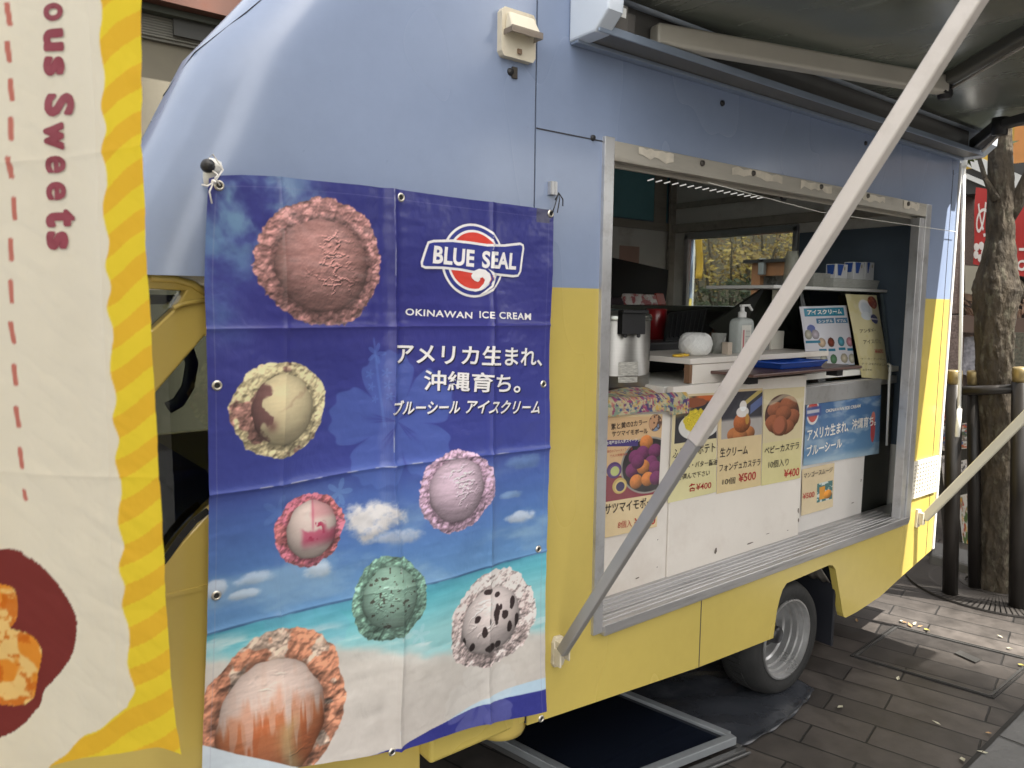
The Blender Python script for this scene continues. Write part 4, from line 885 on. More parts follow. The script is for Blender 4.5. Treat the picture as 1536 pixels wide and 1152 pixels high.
def rib(k):   # waved ribbon outline
    up = pbs([(640, 370), (643, 362), (652, 359.5), (680, 359), (705, 362), (730, 366), (755, 366.5), (778, 364), (783, 367), (784, 373)])
    lo = pbs([(780, 408), (776, 415), (768, 416), (740, 413), (715, 411), (690, 406), (665, 403.5), (640, 403), (634, 400), (633, 393)])
    p = np.concatenate([up, lo]); c = p.mean(0); 
    if k: 
        n = []
        for i in range(len(p)):
            e = p[(i+1) % len(p)]-p[i-1]; nn = np.array([e[1], -e[0]])/np.hypot(*e); n.append(p[i]-nn*-k if False else p[i]+nn*k)
        p = np.array(n)
    return [tuple(q) for q in p]
flat(rib(0), 0, .0036)
flat(rib(.0062), 2, .0041)
# breaking wave curl over the ribbon's lower edge
wv = pbs([(716, 411), (706, 413), (708, 404), (715, 402), (724, 403), (733, 407), (737, 414), (737, 422), (733, 430), (726, 436), (718, 438), (722, 433), (726, 427), (727, 420), (724, 415), (720, 415), (719, 418), (722, 420), (720, 424), (714, 424), (709, 420), (706, 415)])
flat([tuple(q) for q in pbs([(706, 413), (711, 406), (718, 403), (727, 405), (733, 411), (734, 419), (730, 428), (722, 435), (710, 438), (718, 432), (724, 426), (726, 420), (723, 416), (719, 417), (719, 420), (716, 423), (711, 421), (707, 417)])], 0, .0046)
flat([tuple(q) for q in pbs([(727, 404), (735, 410), (737, 419), (733, 429), (725, 437), (714, 441), (723, 436), (731, 428), (735, 419), (733, 411)])], 2, .0048)
flat([tuple(q) for q in pbs([(730, 402.5), (738, 409), (740.5, 419), (736, 431), (727, 439), (716, 443), (725, 437), (734, 429), (738, 419), (735.5, 410)])], 0, .0050)
def btext(s, p0, p1, hpx, mi, lift, bold=0, shear=0, space=1.0):
    a, c = pb(*p0), pb(*p1); h = pb(p0[0], p0[1]-hpx)[1]-a[1]; g.mat(mi); put_text(g, s, a, c, h, bplace(lift), bold, shear, space, 0.0, .008)
btext("BLUE", (650, 395), (711, 401), 27, 0, .0052, .035, .06, 1.05); btext("SEAL", (722, 402), (772, 405), 26, 0, .0052, .035, .06, 1.05)
btext("OKINAWAN", (614, 473), (707, 478), 10.5, 0, .002, .022, 0, 1.1); btext("ICE", (717, 477), (738, 478), 10.5, 0, .002, .022, 0, 1.1); btext("CREAM", (746, 478), (795, 480), 10.5, 0, .002, .022, 0, 1.1)
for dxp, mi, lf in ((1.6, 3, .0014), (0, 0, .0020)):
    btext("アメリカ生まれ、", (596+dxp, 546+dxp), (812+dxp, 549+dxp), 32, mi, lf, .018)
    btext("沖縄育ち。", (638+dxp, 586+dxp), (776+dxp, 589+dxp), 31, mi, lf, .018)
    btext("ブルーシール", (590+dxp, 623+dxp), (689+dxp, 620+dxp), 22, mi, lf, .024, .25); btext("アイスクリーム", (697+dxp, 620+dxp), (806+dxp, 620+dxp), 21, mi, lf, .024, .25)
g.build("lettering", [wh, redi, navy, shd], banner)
# eyelets
ey_m = M("eyelet", (.55, .52, .46), .3, .9, var=.2); hole_m = M("eyelet_hole", (.02, .02, .02), .8)
for (px, py) in ((327, 279), (602, 296), (824, 321), (321, 577), (814, 576), (327, 896), (806, 823), (803, 1072), (583, 1123)):
    e = pb(px, py); p = Vector(ban(e[0], e[1], .001)); m_ = MB(); m_.mat(0).lathe([(.0055, .0005), (.0065, .003), (.0085, .003), (.0105, .0)], p, (0, -1, 0), 18); m_.mat(1).lathe([(0, .0008), (.0058, .0008)], p, (0, -1, 0), 14)
    m_.build("eyelet", [ey_m, hole_m], banner)
# ties: white cord round a rubber foot at the left, a metal clip with black cord at the right
hp = P(318, 256, y=-.02)
b = MB(); b.lathe([(0, -.034), (.007, -.032), (.012, -.02), (.017, 0), (.018, .012), (.012, .022), (0, .024)], hp, (.25, -.25, 1), 20); hk = b.build("banner_hook", white_plastic, truck)
b = MB(); b.lathe([(0, -.012), (.011, -.009), (.014, 0), (.011, .009), (0, .012)], hp+Vector((-.012, -.014, .006)), (.3, -1, .2), 14); b.build("hook_cap", black_plastic, hk)
cord_w = M("white_cord", (.75, .73, .70), .8); e0 = Vector(ban(*pb(327, 279), .006))
b = MB(); b.tube([e0, e0+Vector((-.012, -.008, .012)), hp+Vector((.004, -.026, -.012)), hp+Vector((-.020, -.014, .010)), hp+Vector((-.004, -.022, .028)), hp+Vector((.014, -.024, .0)), e0+Vector((-.014, -.008, .002))], .0017, 6)
b.tube([e0+Vector((-.014, -.010, .004)), e0+Vector((-.028, -.012, -.006)), e0+Vector((-.038, -.012, -.004))], .0016, 6); b.tube([e0+Vector((-.016, -.010, .002)), e0+Vector((-.024, -.012, -.016)), e0+Vector((-.020, -.012, -.038))], .0016, 6)
b.lathe([(0, -.005), (.005, 0), (0, .005)], e0+Vector((-.015, -.010, .004)), (0, 1, 0), 8); b.build("tie_cord", cord_w, banner)
k = P(829, 282, y=-.012); b = MB(); b.box(k.x-.008, k.x+.016, -.014, -.0005, k.z-.018, k.z+.018); b.box(k.x-.006, k.x-.002, -.016, -.0145, k.z-.018, k.z+.018); b.box(k.x+.006, k.x+.010, -.016, -.0145, k.z-.018, k.z+.018); ck = b.build("banner_clip", alu_plain, truck, bevel=.002)
e1 = Vector(ban(*pb(824, 321), .006)); b = MB(); b.tube([e1, e1+Vector((.006, -.004, .02)), k+Vector((.006, -.018, -.014)), k+Vector((.012, -.016, -.03)), e1+Vector((.014, -.006, .004))], .0017, 6); b.tube([k+Vector((.008, -.018, -.016)), k+Vector((.022, -.018, -.03)), k+Vector((.024, -.016, -.048))], .0018, 6); b.tube([k+Vector((.006, -.018, -.016)), k+Vector((-.006, -.018, -.034))], .0018, 6); b.build("tie_cord", black_plastic, banner)

# ------------------------------------------------------------------ nobori flag close to the viewer
FO = Vector(CAM) + Vector(RW[:, 2]).normalized()*.0
fw = Vector((RW[0, 2], RW[1, 2], 0)).normalized(); rt = Vector((fw.y, -fw.x, 0))
FD = .95; F0 = Vector((CAM[0], CAM[1], 0))+fw*FD
fn = (fw+rt*.12).normalized(); ft = Vector((fn.y, -fn.x, 0))
def pf(px, py):
    d = Vector(ray(px, py)); c = Vector(CAM); s = (F0-c).dot(fn)/d.dot(fn); p = c+d*s
    return np.array([(p-F0).dot(ft), p.z])
def pfs(l): return np.array([pf(*k) for k in l])
def flag_raw(s, z):
    s = np.asarray(s, float); z = np.asarray(z, float)
    o = .014*np.sin(7*s+1.1*z+.5)+.009*np.sin(15*s-3*z+1) + .006*np.sin(26*s+4*z)
    o = o+.006*(fbm(s*9+z*3, z*9-s*4, 5, 5, .6)-.5)+.005*np.abs(fbm(s*7, z*14+s*9, 9, 4)-.5)*2 + .0022*np.exp(-np.abs(z-pf(100, 235)[1]-.1*(s+.6))/.004) + .0020*np.exp(-np.abs(z-pf(100, 712)[1])/.004)
    return o+.0016*np.exp(-np.abs(s-pf(150, 400)[0])/.006)
_a = np.random.RandomState(2); _fs = _a.uniform(pf(-60, 500)[0], pf(250, 500)[0], 3000); _fz = _a.uniform(.8, 2.2, 3000)
def _basis(s, z): s = np.asarray(s, float); z = np.asarray(z, float); return [s*0+1, s, s*s, s**3, z, z*z, s*z, s*s*z, s*z*z, z**3]
_cf = np.linalg.lstsq(np.stack(_basis(_fs, _fz), 1), flag_raw(_fs, _fz), rcond=None)[0]
_slo = pf(-60, 500)[0]
def flag_off(s, z):
    sc = np.maximum(s, _slo); return flag_raw(s, z) - sum(c*q for c, q in zip(_cf, _basis(sc, z)))   # hang the cloth about its flat plane
def fl(s, z, d=0.0):
    p = F0+ft*s-fn*(float(flag_off(s, z))+d); return (p.x, p.y, z)
NU, NV = 300, 760
zT = 2.55; S0 = pf(0, 400)[0]-.30
Rg = pfs([(212, -60), (213, 0), (214, 100), (217, 250), (224, 430), (232, 600), (241, 780), (248, 930), (256, 1030), (264, 1090), (273, 1131)])
zs_ = np.linspace(0, 1, NV); zb = np.interp(np.linspace(0, 1, NU), [0, .55, .62, .72, .84, .93, 1], [pf(-300, 1190)[1], pf(60, 1180)[1], pf(130, 1156)[1], pf(185, 1141)[1], pf(228, 1130)[1], pf(255, 1124)[1], pf(273, 1131)[1]])
Zg = zb[None]*(1-zs_[:, None])+zT*zs_[:, None]
o_ = np.argsort(Rg[:, 1]); sr = np.interp(Zg[:, -1], Rg[o_, 1], Rg[o_, 0])
Sg = S0+(sr[:, None]-S0)*np.linspace(0, 1, NU)[None]
off = flag_off(Sg, Zg); pos = np.stack([F0.x+ft.x*Sg-fn.x*off, F0.y+ft.y*Sg-fn.y*off, Zg], -1)
S, Z = Sg, Zg
# print: striped border, cream field with a waved edge, dashes, a plate of fried sweet potato
st = np.mod((Z-S*.60)/.061+.04*np.sin(S*70+Z*5)+.03*np.sin(Z*41), 1)
img = np.where((st < .5)[..., None], np.array([240., 212, 58]), np.array([236., 188, 54]))
img = img*(1-.0*S[..., None])
ed = pfs([(151, -40), (151, 0), (153, 150), (156, 300), (161, 440), (167, 560), (175, 680), (181, 780), (184, 870), (192, 960), (200, 1035), (196, 1052)])
o_ = np.argsort(ed[:, 1]); se = np.interp(Z, ed[o_, 1], ed[o_, 0]) + .0035*np.sin(Z/.0105*.95+.8*np.sin(Z*31)) - .0
lo = pfs([(-300, 1260), (40, 1185), (75, 1152), (110, 1118), (150, 1090), (180, 1072), (200, 1052)]); zl = np.interp(S, lo[:, 0], lo[:, 1])+.003*np.sin(S*110)
inn = sstep(.001, -.001, S-se)*sstep(-.001, .001, Z-zl)
img = over(img, (235, 227, 206), inn)
for (px, py, h, w) in ((12, 21, 36, 8), (14, 78, 32, 8), (18, 135, 34, 8), (19, 194, 36, 8), (18, 252, 34, 9), (24, 313, 36, 8), (20, 375, 36, 8), (20, 437, 38, 8), (21, 499, 36, 9), (23, 562, 36, 9), (27, 625, 36, 9), (31, 687, 36, 9), (35, 743, 20, 8), (11, -38, 34, 8)):
    c = pf(px, py); hh = h/2*FD/F_PX; ww = w/2*FD/F_PX; dx = S-c[0]-.10*(c[1]-Z)*(.5+.8*math.sin(py)); dz = Z-c[1]
    img = over(img, (198, 120, 106), sstep(.0008, -.0004, np.maximum(np.abs(dx)-ww*.0, 0)**2*1e3*0+np.hypot(np.maximum(np.abs(dx)-ww*.4, 0), np.maximum(np.abs(dz)-hh+ww*.6, 0))-ww*.6))
def blob(pts, col, seed=0, n=200, am=.0015):
    """filled smooth outline from measured points"""
    global img
    p = pfs(pts); ins = np.zeros(S.shape, bool); k = len(p)
    q = []
    for i in range(k):
        p0, p1, p2, p3 = p[i-1], p[i], p[(i+1) % k], p[(i+2) % k]
        for t in np.linspace(0, 1, 8, endpoint=False): q.append(.5*((2*p1)+(-p0+p2)*t+(2*p0-5*p1+4*p2-p3)*t*t+(-p0+3*p1-3*p2+p3)*t**3))
    q = np.array(q); j = len(q)-1
    for i in range(len(q)):
        a, c = q[i], q[j]; cr = ((a[1] > Z) != (c[1] > Z)) & (S < (c[0]-a[0])*(Z-a[1])/(c[1]-a[1]+1e-12)+a[0]); ins ^= cr; j = i
    img = over(img, col, ins.astype(float)); return ins
blob([(-260, 960), (-150, 850), (0, 826), (40, 836), (85, 868), (114, 912), (120, 940), (108, 985), (78, 1022), (62, 1038), (50, 1068), (0, 1105), (-150, 1120)], (126, 54, 50))
def potato(pts, seed):
    ins = blob(pts, (232, 148, 52)); global img
    n = fbm(S*70, Z*70, seed, 5); f = fbm(S*30+3, Z*30, seed+1, 3)
    img = over(img, (244, 205, 130), ins*sstep(.46, .56, f)); img = over(img, (206, 104, 26), ins*sstep(.55, .68, n)*.8)
potato([(-60, 860), (-10, 876), (14, 884), (22, 905), (20, 935), (0, 946), (-60, 950)], 3)
potato([(-40, 945), (0, 940), (20, 946), (44, 955), (58, 972), (60, 990), (52, 1015), (46, 1048), (30, 1060), (0, 1056), (-50, 1050)], 5)
potato([(-130, 900), (-80, 880), (-60, 940), (-70, 1010), (-130, 1000)], 8)
flag_m = PRINT("flag_cloth", .75, transl=.5, bump=.10, bscale=60, spec=.2)
flag = thing("banner_flag", "tall cream cloth flag with yellow striped border and the word Sweets, nearest the viewer", "banner flag", (F0+ft*S0).to_tuple())
flag_cloth = sheet("flag_cloth", pos, img, flag_m, flag)
g = MB()
def fplace(lift): return lambda a, c, d: fl(a, c, lift)
# the text runs downwards: its left end is the higher one
a = pf(69, 376); top_ = pf(64.5, 137); hh = pf(110, 150)[0]-pf(62, 150)[0]
for (w_, y0, y1, x0, x1, hp, bo) in (("S", 137, 177, 62.5, 63.5, 47, .05), ("w", 180, 228, 63.5, 64.5, 30, .055), ("e", 231, 262, 65, 66, 31, .055), ("e", 270, 303, 66, 67, 32, .055), ("t", 313, 342, 67.5, 68, 44, .055), ("s", 346, 376, 68.5, 70, 32, .055),
                             ("o", 0, 33, 59, 60, 32, .055), ("u", 40, 77, 60, 61, 31, .055), ("s", 82, 114, 61, 62, 31, .055), ("i", -22, -8, 58, 58, 42, .055), ("c", -58, -28, 57, 58, 32, .055)):
    p0, p1 = pf(x0, y0), pf(x1, y1); h = hp*1.12*FD/F_PX
    vs, fs = text_data(w_, .012, 0, 1); xa, xb = vs[:, 0].min(), vs[:, 0].max(); ya, yb = vs[:, 1].min(), vs[:, 1].max(); d = p1-p0; n = np.array([1.0, 0.02]); out = []
    for x, y, _ in vs: q = p0+d*(.12+.76*(x-xa)/(xb-xa))+n*h*(.08+.84*(y-ya)/(yb-ya)); out.append((q[0], q[1]))
    out, fs = dense(out, fs, .009)
    for k_ in range(10):                                   # overprinted strokes make the fat rounded letters
        rr_ = 0 if k_ == 0 else (.0013 if w_ in 'eo' else .0025); t_ = k_*2*math.pi/9; g.add([fl(q[0]+rr_*math.cos(t_), q[1]+rr_*math.sin(t_), .0012+.00006*k_) for q in out], fs)
g.build("lettering", M("flag_ink", L3(120, 46, 58), .7, var=.08, scale=20), flag_cloth)
pl = Vector(fl(S0-.012, 2.0)); b = MB(); b.tube([(pl.x, pl.y, .05), (pl.x, pl.y, 2.62)], .012, 14); b.tube([(pl.x, pl.y, zT+.012), Vector(fl(-.40, zT+.012))], .006, 8); b.build("flag_pole", white_plastic, flag)
b = MB(); b.lathe([(0, .06), (.02, .06), (.17, .05), (.19, .02), (.19, 0), (0, 0)], (pl.x, pl.y, 0), (0, 0, 1), 28); b.build("pole_base", black_plastic, flag)

# ------------------------------------------------------------------ menu sheets on the counter front
ink = M("ink_black", L3(40, 32, 34), .5); inkr = M("ink_red", L3(168, 44, 40), .5); inkw = M("ink_pale", L3(226, 222, 214), .5); inkp = M("ink_purple", L3(74, 54, 128), .5)
paper_m = PRINT("laminated_paper", .24, coat=.5, bump=.04, bscale=18)
def menu(name, label, quad, nu, nv, draw, texts, yoff=.0065, group=None, plane=PY):
    """quad: measured corners tl, tr, br, bl on the counter front"""
    tl, tr, br, bl = [np.array((lambda q: (q.x, q.z))(P(px, py, y=plane-yoff))) for px, py in quad]
    u = np.linspace(0, 1, nu)[None, :, None]; v = np.linspace(0, 1, nv)[:, None, None]
    G = (bl*(1-u)+br*u)*(1-v)+(tl*(1-u)+tr*u)*v
    U = np.broadcast_to(u[..., 0], (nv, nu)); V = np.broadcast_to(1-v[..., 0], (nv, nu))
    wav = .0016*np.sin(U*5+1)*np.sin(V*4)+.0012*(fbm(U*4, V*5, 13, 3)-.5)
    pos = np.stack([G[..., 0], plane-yoff-wav, G[..., 1]], -1)
    X_, Z_ = G[..., 0], G[..., 1]; im = draw(U, V, X_, Z_, nu, nv)*.88+np.array([222., 212, 196])*.12
    o = sheet(name, pos, im, paper_m); tag(o, label, "menu sheet" if name == "menu_sheet" else "sign", group)
    if texts:
        g = MB(); pl_ = lambda a, c, d: (a, plane-yoff-.0018, c)
        for (s, p0, p1, hpx, mi, bo) in texts:
            qa, qb = [np.array((lambda q: (q.x, q.z))(P(px, py, y=plane-yoff))) for px, py in (p0, p1)]; h = P(p0[0], p0[1]-hpx, y=plane-yoff).z-qa[1]
            g.mat(mi); put_text(g, s, qa, qb, h, pl_, bo)
        g.build("lettering", [ink, inkr, inkw, inkp], o)
    return o
def E_(U, V, cu, cv, ru, rv): return np.hypot((U-cu)/ru, (V-cv)/rv)
def ball(im, U, V, cu, cv, ru, rv, col, seed=1, rough=.2):
    r = E_(U, V, cu, cv, ru, rv); lam = np.clip(1.05-.55*np.clip((V-cv)/rv*.6+(U-cu)/ru*.35+r*.35, -.2, 1)+rough*(fbm(U*40, V*60, seed, 4)-.5), .25, 1.15)
    return over(im, np.asarray(col, float)*lam[..., None], sstep(1.03, .97, r))
def d_sweet(U, V, X_, Z_, nu, nv):
    im = np.broadcast_to(np.array([232., 206, 158]), U.shape+(3,)).copy(); im = im-(V*18)[..., None]*np.array([.3, .5, .9])
    pic = sstep(.04, .045, U)*sstep(.0, .004, V-.015)*sstep(.705, .70, V); im = over(im, (224, 184, 136), pic)
    im = over(im, (128, 34, 50), pic*sstep(.48+.02*0, .49, V-.06*U))                       # dark red cloth
    r = E_(U, V, .80, .44, .50, .245); im = over(im, (150, 146, 140), sstep(1.02, .99, r)*pic); im = over(im, (34, 30, 34), sstep(.96, .93, r)*pic); im = over(im, (70, 66, 66), sstep(.90, .6, r)*pic*.5)
    k = 0
    for (a, c, q) in ((.74, .24, 'o'), (.55, .36, 'p'), (.68, .33, 'p'), (.90, .32, 'p'), (.84, .42, 'p'), (.50, .47, 'p'), (.70, .45, 'o'), (.92, .47, 'p'), (.60, .40, 'p'), (.58, .57, 'o'), (.79, .56, 'o'), (.94, .56, 'p')):
        k += 1; im = ball(im, U, V, a, c, .115, .062, (214, 126, 62) if q == 'o' else (112, 44, 92), k)
    im = im*pic[..., None]+np.where(pic[..., None] > .5, im, np.array([230., 204, 156]))*(1-pic[..., None])
    for (a, c, c1, c2, c3) in ((.19, .45, (70, 44, 104), (96, 60, 130), (190, 200, 120)), (.29, .585, (202, 170, 90), (222, 196, 120), (44, 36, 84))):
        r = E_(U, V, a, c, .125, .067); im = over(im, c1, sstep(1.03, .97, r)); im = over(im, c2, sstep(.8, .75, E_(U, V, a+.01, c+.004, .125, .067))); im = over(im, c3, sstep(.62, .57, E_(U, V, a+.012, c+.008, .125, .067)))
    r = E_(U, V, .88, .075, .115, .075); n = fbm(U*14, V*20, 4, 4); im = over(im, (86, 62, 52), sstep(1.03, .98, r)); im = over(im, (200, 150, 110), sstep(1, .95, r)*sstep(.55, .62, n)); im = over(im, (120, 140, 170), sstep(1, .95, r)*sstep(.42, .36, n))
    im = over(im, (62, 48, 120), sstep(.004, -.004, np.maximum(np.abs(U-.30)-.29, (np.abs(V-.232-.03*(U-.3))-.026)*2)))
    return im
menu("menu_sheet", "menu sheet of purple and orange sweet potato balls in a bowl, leftmost on counter front", [(904, 623), (994, 621), (985, 790), (903, 808)], 190, 330, d_sweet,
     [("紫と黄の2カラー", (916, 645), (970, 637), 9.5, 0, .012), ("サツマイモボール", (917, 655), (971, 650), 8.5, 0, .012), ("台湾屋台の人気スイーツ", (908, 667.5), (955, 662), 5.4, 2, .012), ("沖縄初のファーストフード店", (907, 680), (948, 675), 4.4, 1, 0), ("で大人気発売中", (914, 686), (940, 683), 4.2, 1, 0),
      ("サツマイモボール", (906, 772), (988, 758), 16, 0, .012), ("8個入", (926, 793), (947, 790), 11, 1, .0), ("¥500", (950, 790), (982, 786), 12.5, 1, .012)], group=None)
def paper(top, bot): 
    def f(U, V): return np.array(top, float)*(1-V[..., None])+np.array(bot, float)*V[..., None]
    return f
def d_fries(U, V, X_, Z_, nu, nv):
    im = paper((226, 206, 168), (226, 218, 158))(U, V); pic = sstep(.06, .065, U)*sstep(.02, .025, V)*sstep(.455, .45, V)
    p = np.broadcast_to(np.array([44., 44, 50]), im.shape).copy(); p = over(p, (214, 180, 110), sstep(.20, .10, V+.1*U-.05)*sstep(.5, .3, U)); p = over(p, (206, 96, 46), sstep(.10, .06, V)*sstep(.4, .6, U))
    p = over(p, (140, 74, 48), sstep(1, .9, E_(U, V, .48, .085, .30, .05)+.4*(fbm(U*9, V*14, 2)-.5))); p = over(p, (228, 226, 222), sstep(1.02, .98, E_(U, V, .60, .31, .46, .135)))
    n = np.abs(np.sin(U*46+9*fbm(U*6, V*8, 6, 4)*6+V*30)); fr = sstep(1.0, .85, E_(U, V, .56, .265, .33, .125)+.35*(fbm(U*16, V*20, 5, 4)-.5)); p = over(p, np.array([232., 206, 50])*(.72+.36*n)[..., None], fr)
    im = im*(1-pic[..., None])+p*pic[..., None]
    return im
menu("menu_sheet", "menu sheet of yellow fried potato sticks, partly covered by the slanting awning leg", [(1010, 592), (1076, 589), (1074, 738), (1002, 755)], 150, 260, d_fries,
     [("ふりふりポテト", (1008, 688), (1072, 677), 15, 0, .010), ("コンソメ・バター醤油", (1007, 706), (1075, 697), 9.5, 0, .010), ("味を選んで下さい", (1008, 722), (1064, 713), 9, 0, .008), ("各¥400", (1032, 738), (1066, 733), 12.5, 1, .014)])
def d_cream(U, V, X_, Z_, nu, nv):
    im = paper((226, 200, 160), (228, 204, 150))(U, V); pic = sstep(.07, .08, U)*sstep(.02, .025, V)*sstep(.475, .47, V)
    p = np.broadcast_to(np.array([46., 46, 56]), im.shape).copy(); p = over(p, (176, 170, 166), sstep(.27, .31, V)); p = over(p, (190, 168, 90), sstep(.03, .02, np.abs(V-.34+.33*U))*sstep(.55, .6, U)); p = over(p, (80, 96, 150), sstep(.05, .04, np.abs(V-.45+.33*U))*sstep(.7, .75, U))
    for k, (a, c) in enumerate(((.36, .44), (.68, .44), (.5, .46))): p = ball(p, U, V, a, c, .16, .07, (176, 104, 58), k)
    p = ball(p, U, V, .54, .33, .20, .10, (176, 92, 48), 9); p = over(p, (236, 230, 226), sstep(1, .92, E_(U, V, .55, .225, .15, .055))+sstep(1, .9, E_(U, V, .56, .165, .085, .055))); p = over(p, (200, 150, 60), sstep(1, .8, E_(U, V, .66, .30, .05, .06))*.8)
    return im*(1-pic[..., None])+p*pic[..., None]
menu("menu_sheet", "menu sheet of whipped cream on a cake ball with 500 yen price", [(1077, 586), (1144, 582), (1141, 728), (1075, 741)], 150, 260, d_cream,
     [("生クリーム", (1079, 686), (1121, 681), 14, 0, .012), ("フォンデュカステラ", (1078, 708), (1140, 698), 12, 0, .010), ("10個", (1083, 728), (1102, 725), 10, 0, .0), ("¥500", (1107, 724), (1133, 719), 13, 1, .016)])
def d_baby(U, V, X_, Z_, nu, nv):
    im = paper((222, 206, 164), (226, 216, 150))(U, V); r = E_(U, V, .47, .28, .43, .215); im = over(im, (70, 40, 34), sstep(1.02, .98, r)); rr = sstep(1.0, .96, r)
    for k, (a, c, ru, rv) in enumerate(((.30, .22, .2, .08), (.62, .18, .22, .09), (.72, .32, .2, .09), (.25, .36, .2, .09), (.5, .27, .2, .08), (.6, .42, .18, .08), (.42, .40, .19, .11))): im = over(ball(im, U, V, a, c, ru, rv, (150, 82, 54), k), (0, 0, 0), r*0) if True else im
    im = over(im, np.array([222., 206, 164])-0*U[..., None], sstep(1.02, 1.05, r)*sstep(.56, .55, V)); im = over(im, (176, 96, 70), sstep(1, .85, E_(U, V, .40, .39, .15, .095))*.8)
    return over(im, (232, 222, 190), sstep(.035, .01, np.abs(V-.115-.03*np.sin(U*9)))*.55)
menu("menu_sheet", "menu sheet of brown baby castella cakes in a round photo, priced 400 yen", [(1145, 584), (1207, 580), (1200, 717), (1142, 729)], 150, 260, d_baby,
     [("ベビーカステラ", (1146, 682), (1198, 673), 11.5, 0, .012), ("10個入り", (1152, 703), (1182, 698), 11.5, 0, .0), ("¥400", (1175, 717), (1198, 713), 12.5, 1, .016)])
def d_blue(U, V, X_, Z_, nu, nv):
    im = np.array([50., 92, 150])*(1-V[..., None])+np.array([92., 138, 180])*V[..., None]; im = over(im, (176, 196, 214), sstep(.52, .74, fbm(U*5, V*7, 44, 5))*.55); im = over(im, (178, 200, 214), sstep(.84, .97, V)*.6)
    c = E_(U, V, .085, .18, .075, .20); im = over(im, (224, 222, 224), sstep(1.05, .98, c)); im = over(im, (190, 60, 60), sstep(.85, .8, c)); im = over(im, (50, 70, 140), sstep(.02, -.02, np.maximum(np.abs(U-.09)-.095, np.abs(V-.18)-.07))); im = over(im, (226, 224, 224), sstep(.01, -.01, np.maximum(np.abs(U-.09)-.075, np.abs(V-.18)-.025))*.8)
    im = over(im, (178, 60, 66), sstep(1, .9, E_(U, V, .90, .60, .035, .22))); im = over(im, (206, 110, 100), sstep(1, .8, E_(U, V, .90, .42, .03, .10)))
    return im
menu("shop_sign", "small blue ice cream sign behind clear plastic at the right of the counter front", [(1209, 601), (1322, 584), (1318, 680), (1205, 699)], 240, 200, d_blue,
     [("OKINAWAN ICE CREAM", (1238, 619), (1290, 611), 5, 2, .014), ("アメリカ生まれ、", (1210, 662), (1272, 647), 18, 2, .020), ("沖縄育ち。", (1277, 645), (1313, 638), 16, 2, .014), ("ブルーシール", (1209, 685), (1262, 671), 16, 2, .020)], yoff=-.0040, plane=PY)
def d_mango(U, V, X_, Z_, nu, nv):
    im = paper((222, 200, 160), (226, 206, 166))(U, V); pic = sstep(.004, -.004, np.maximum(np.abs(U-.72)-.25, np.abs(V-.60)-.21)); p = np.broadcast_to(np.array([60., 108, 110]), im.shape).copy(); p = over(p, (210, 222, 220), sstep(.55, .6, fbm(U*10, V*12, 3))); p = over(p, (226, 150, 44), sstep(.01, -.01, np.maximum(np.abs(U-.64)-.09, np.abs(V-.62)-.14))); p = ball(p, U, V, .82, .68, .13, .10, (232, 146, 40), 3)
    return im*(1-pic[..., None])+p*pic[..., None]
menu("menu_sheet", "small mango smoothie menu sheet priced 500 yen under the blue ice cream sign", [(1203, 704), (1252, 694), (1249, 760), (1202, 774)], 110, 130, d_mango,
     [("マンゴースムージ", (1205, 718), (1248, 708), 8.5, 0, .010), ("¥500", (1203, 749), (1221, 745), 8.5, 1, .014)], yoff=-.0050)

# ------------------------------------------------------------------ things on the counters
def sheet3(name, label, c4, nu, nv, draw, texts, cat="menu sheet", bow=.004):
    """c4: world corners tl, tr, br, bl; texts in sheet coordinates (u right, v down): (string, (u0, v), (u1, v), height, ink, bold)"""
    tl, tr, br, bl = [np.array(p) for p in c4]; nrm = np.cross(tr-tl, bl-tl); nrm = nrm/np.linalg.norm(nrm)
    if nrm.dot(CAM-tl) < 0: nrm = -nrm
    def at(U, V, d):
        U = np.asarray(U, float)[..., None]; V = np.asarray(V, float)[..., None]
        return (tl*(1-U)+tr*U)*(1-V)+(bl*(1-U)+br*U)*V + nrm*(d+bow*np.sin(V*3.1)*np.sin(U*3.1)+.0012*np.sin(U*11+V*5))
    U, V = np.meshgrid(np.linspace(0, 1, nu), np.linspace(0, 1, nv)); im = draw(U, V)
    o = sheet(name, at(U, V, 0), im, paper_m); tag(o, label, cat)
    if texts:
        g = MB()
        for (s, a, c, h, mi, bo) in texts:
            vs, fs = text_data(s, bo)
            xa, xb, ya, yb = vs[:, 0].min(), vs[:, 0].max(), vs[:, 1].min(), vs[:, 1].max()
            out = [at(a[0]+(c[0]-a[0])*(x-xa)/(xb-xa), a[1]+(c[1]-a[1])*(x-xa)/(xb-xa)-h*(y-ya)/(yb-ya), .0016) for x, y, _ in vs]; g.mat(mi); g.add(out, fs)
        g.build("lettering", [ink, inkr, inkw, inkp], o)
    return o
def bx3(x0, x1, y0, y1, z0, z1): return MB().box(x0, x1, y0, y1, z0, z1)
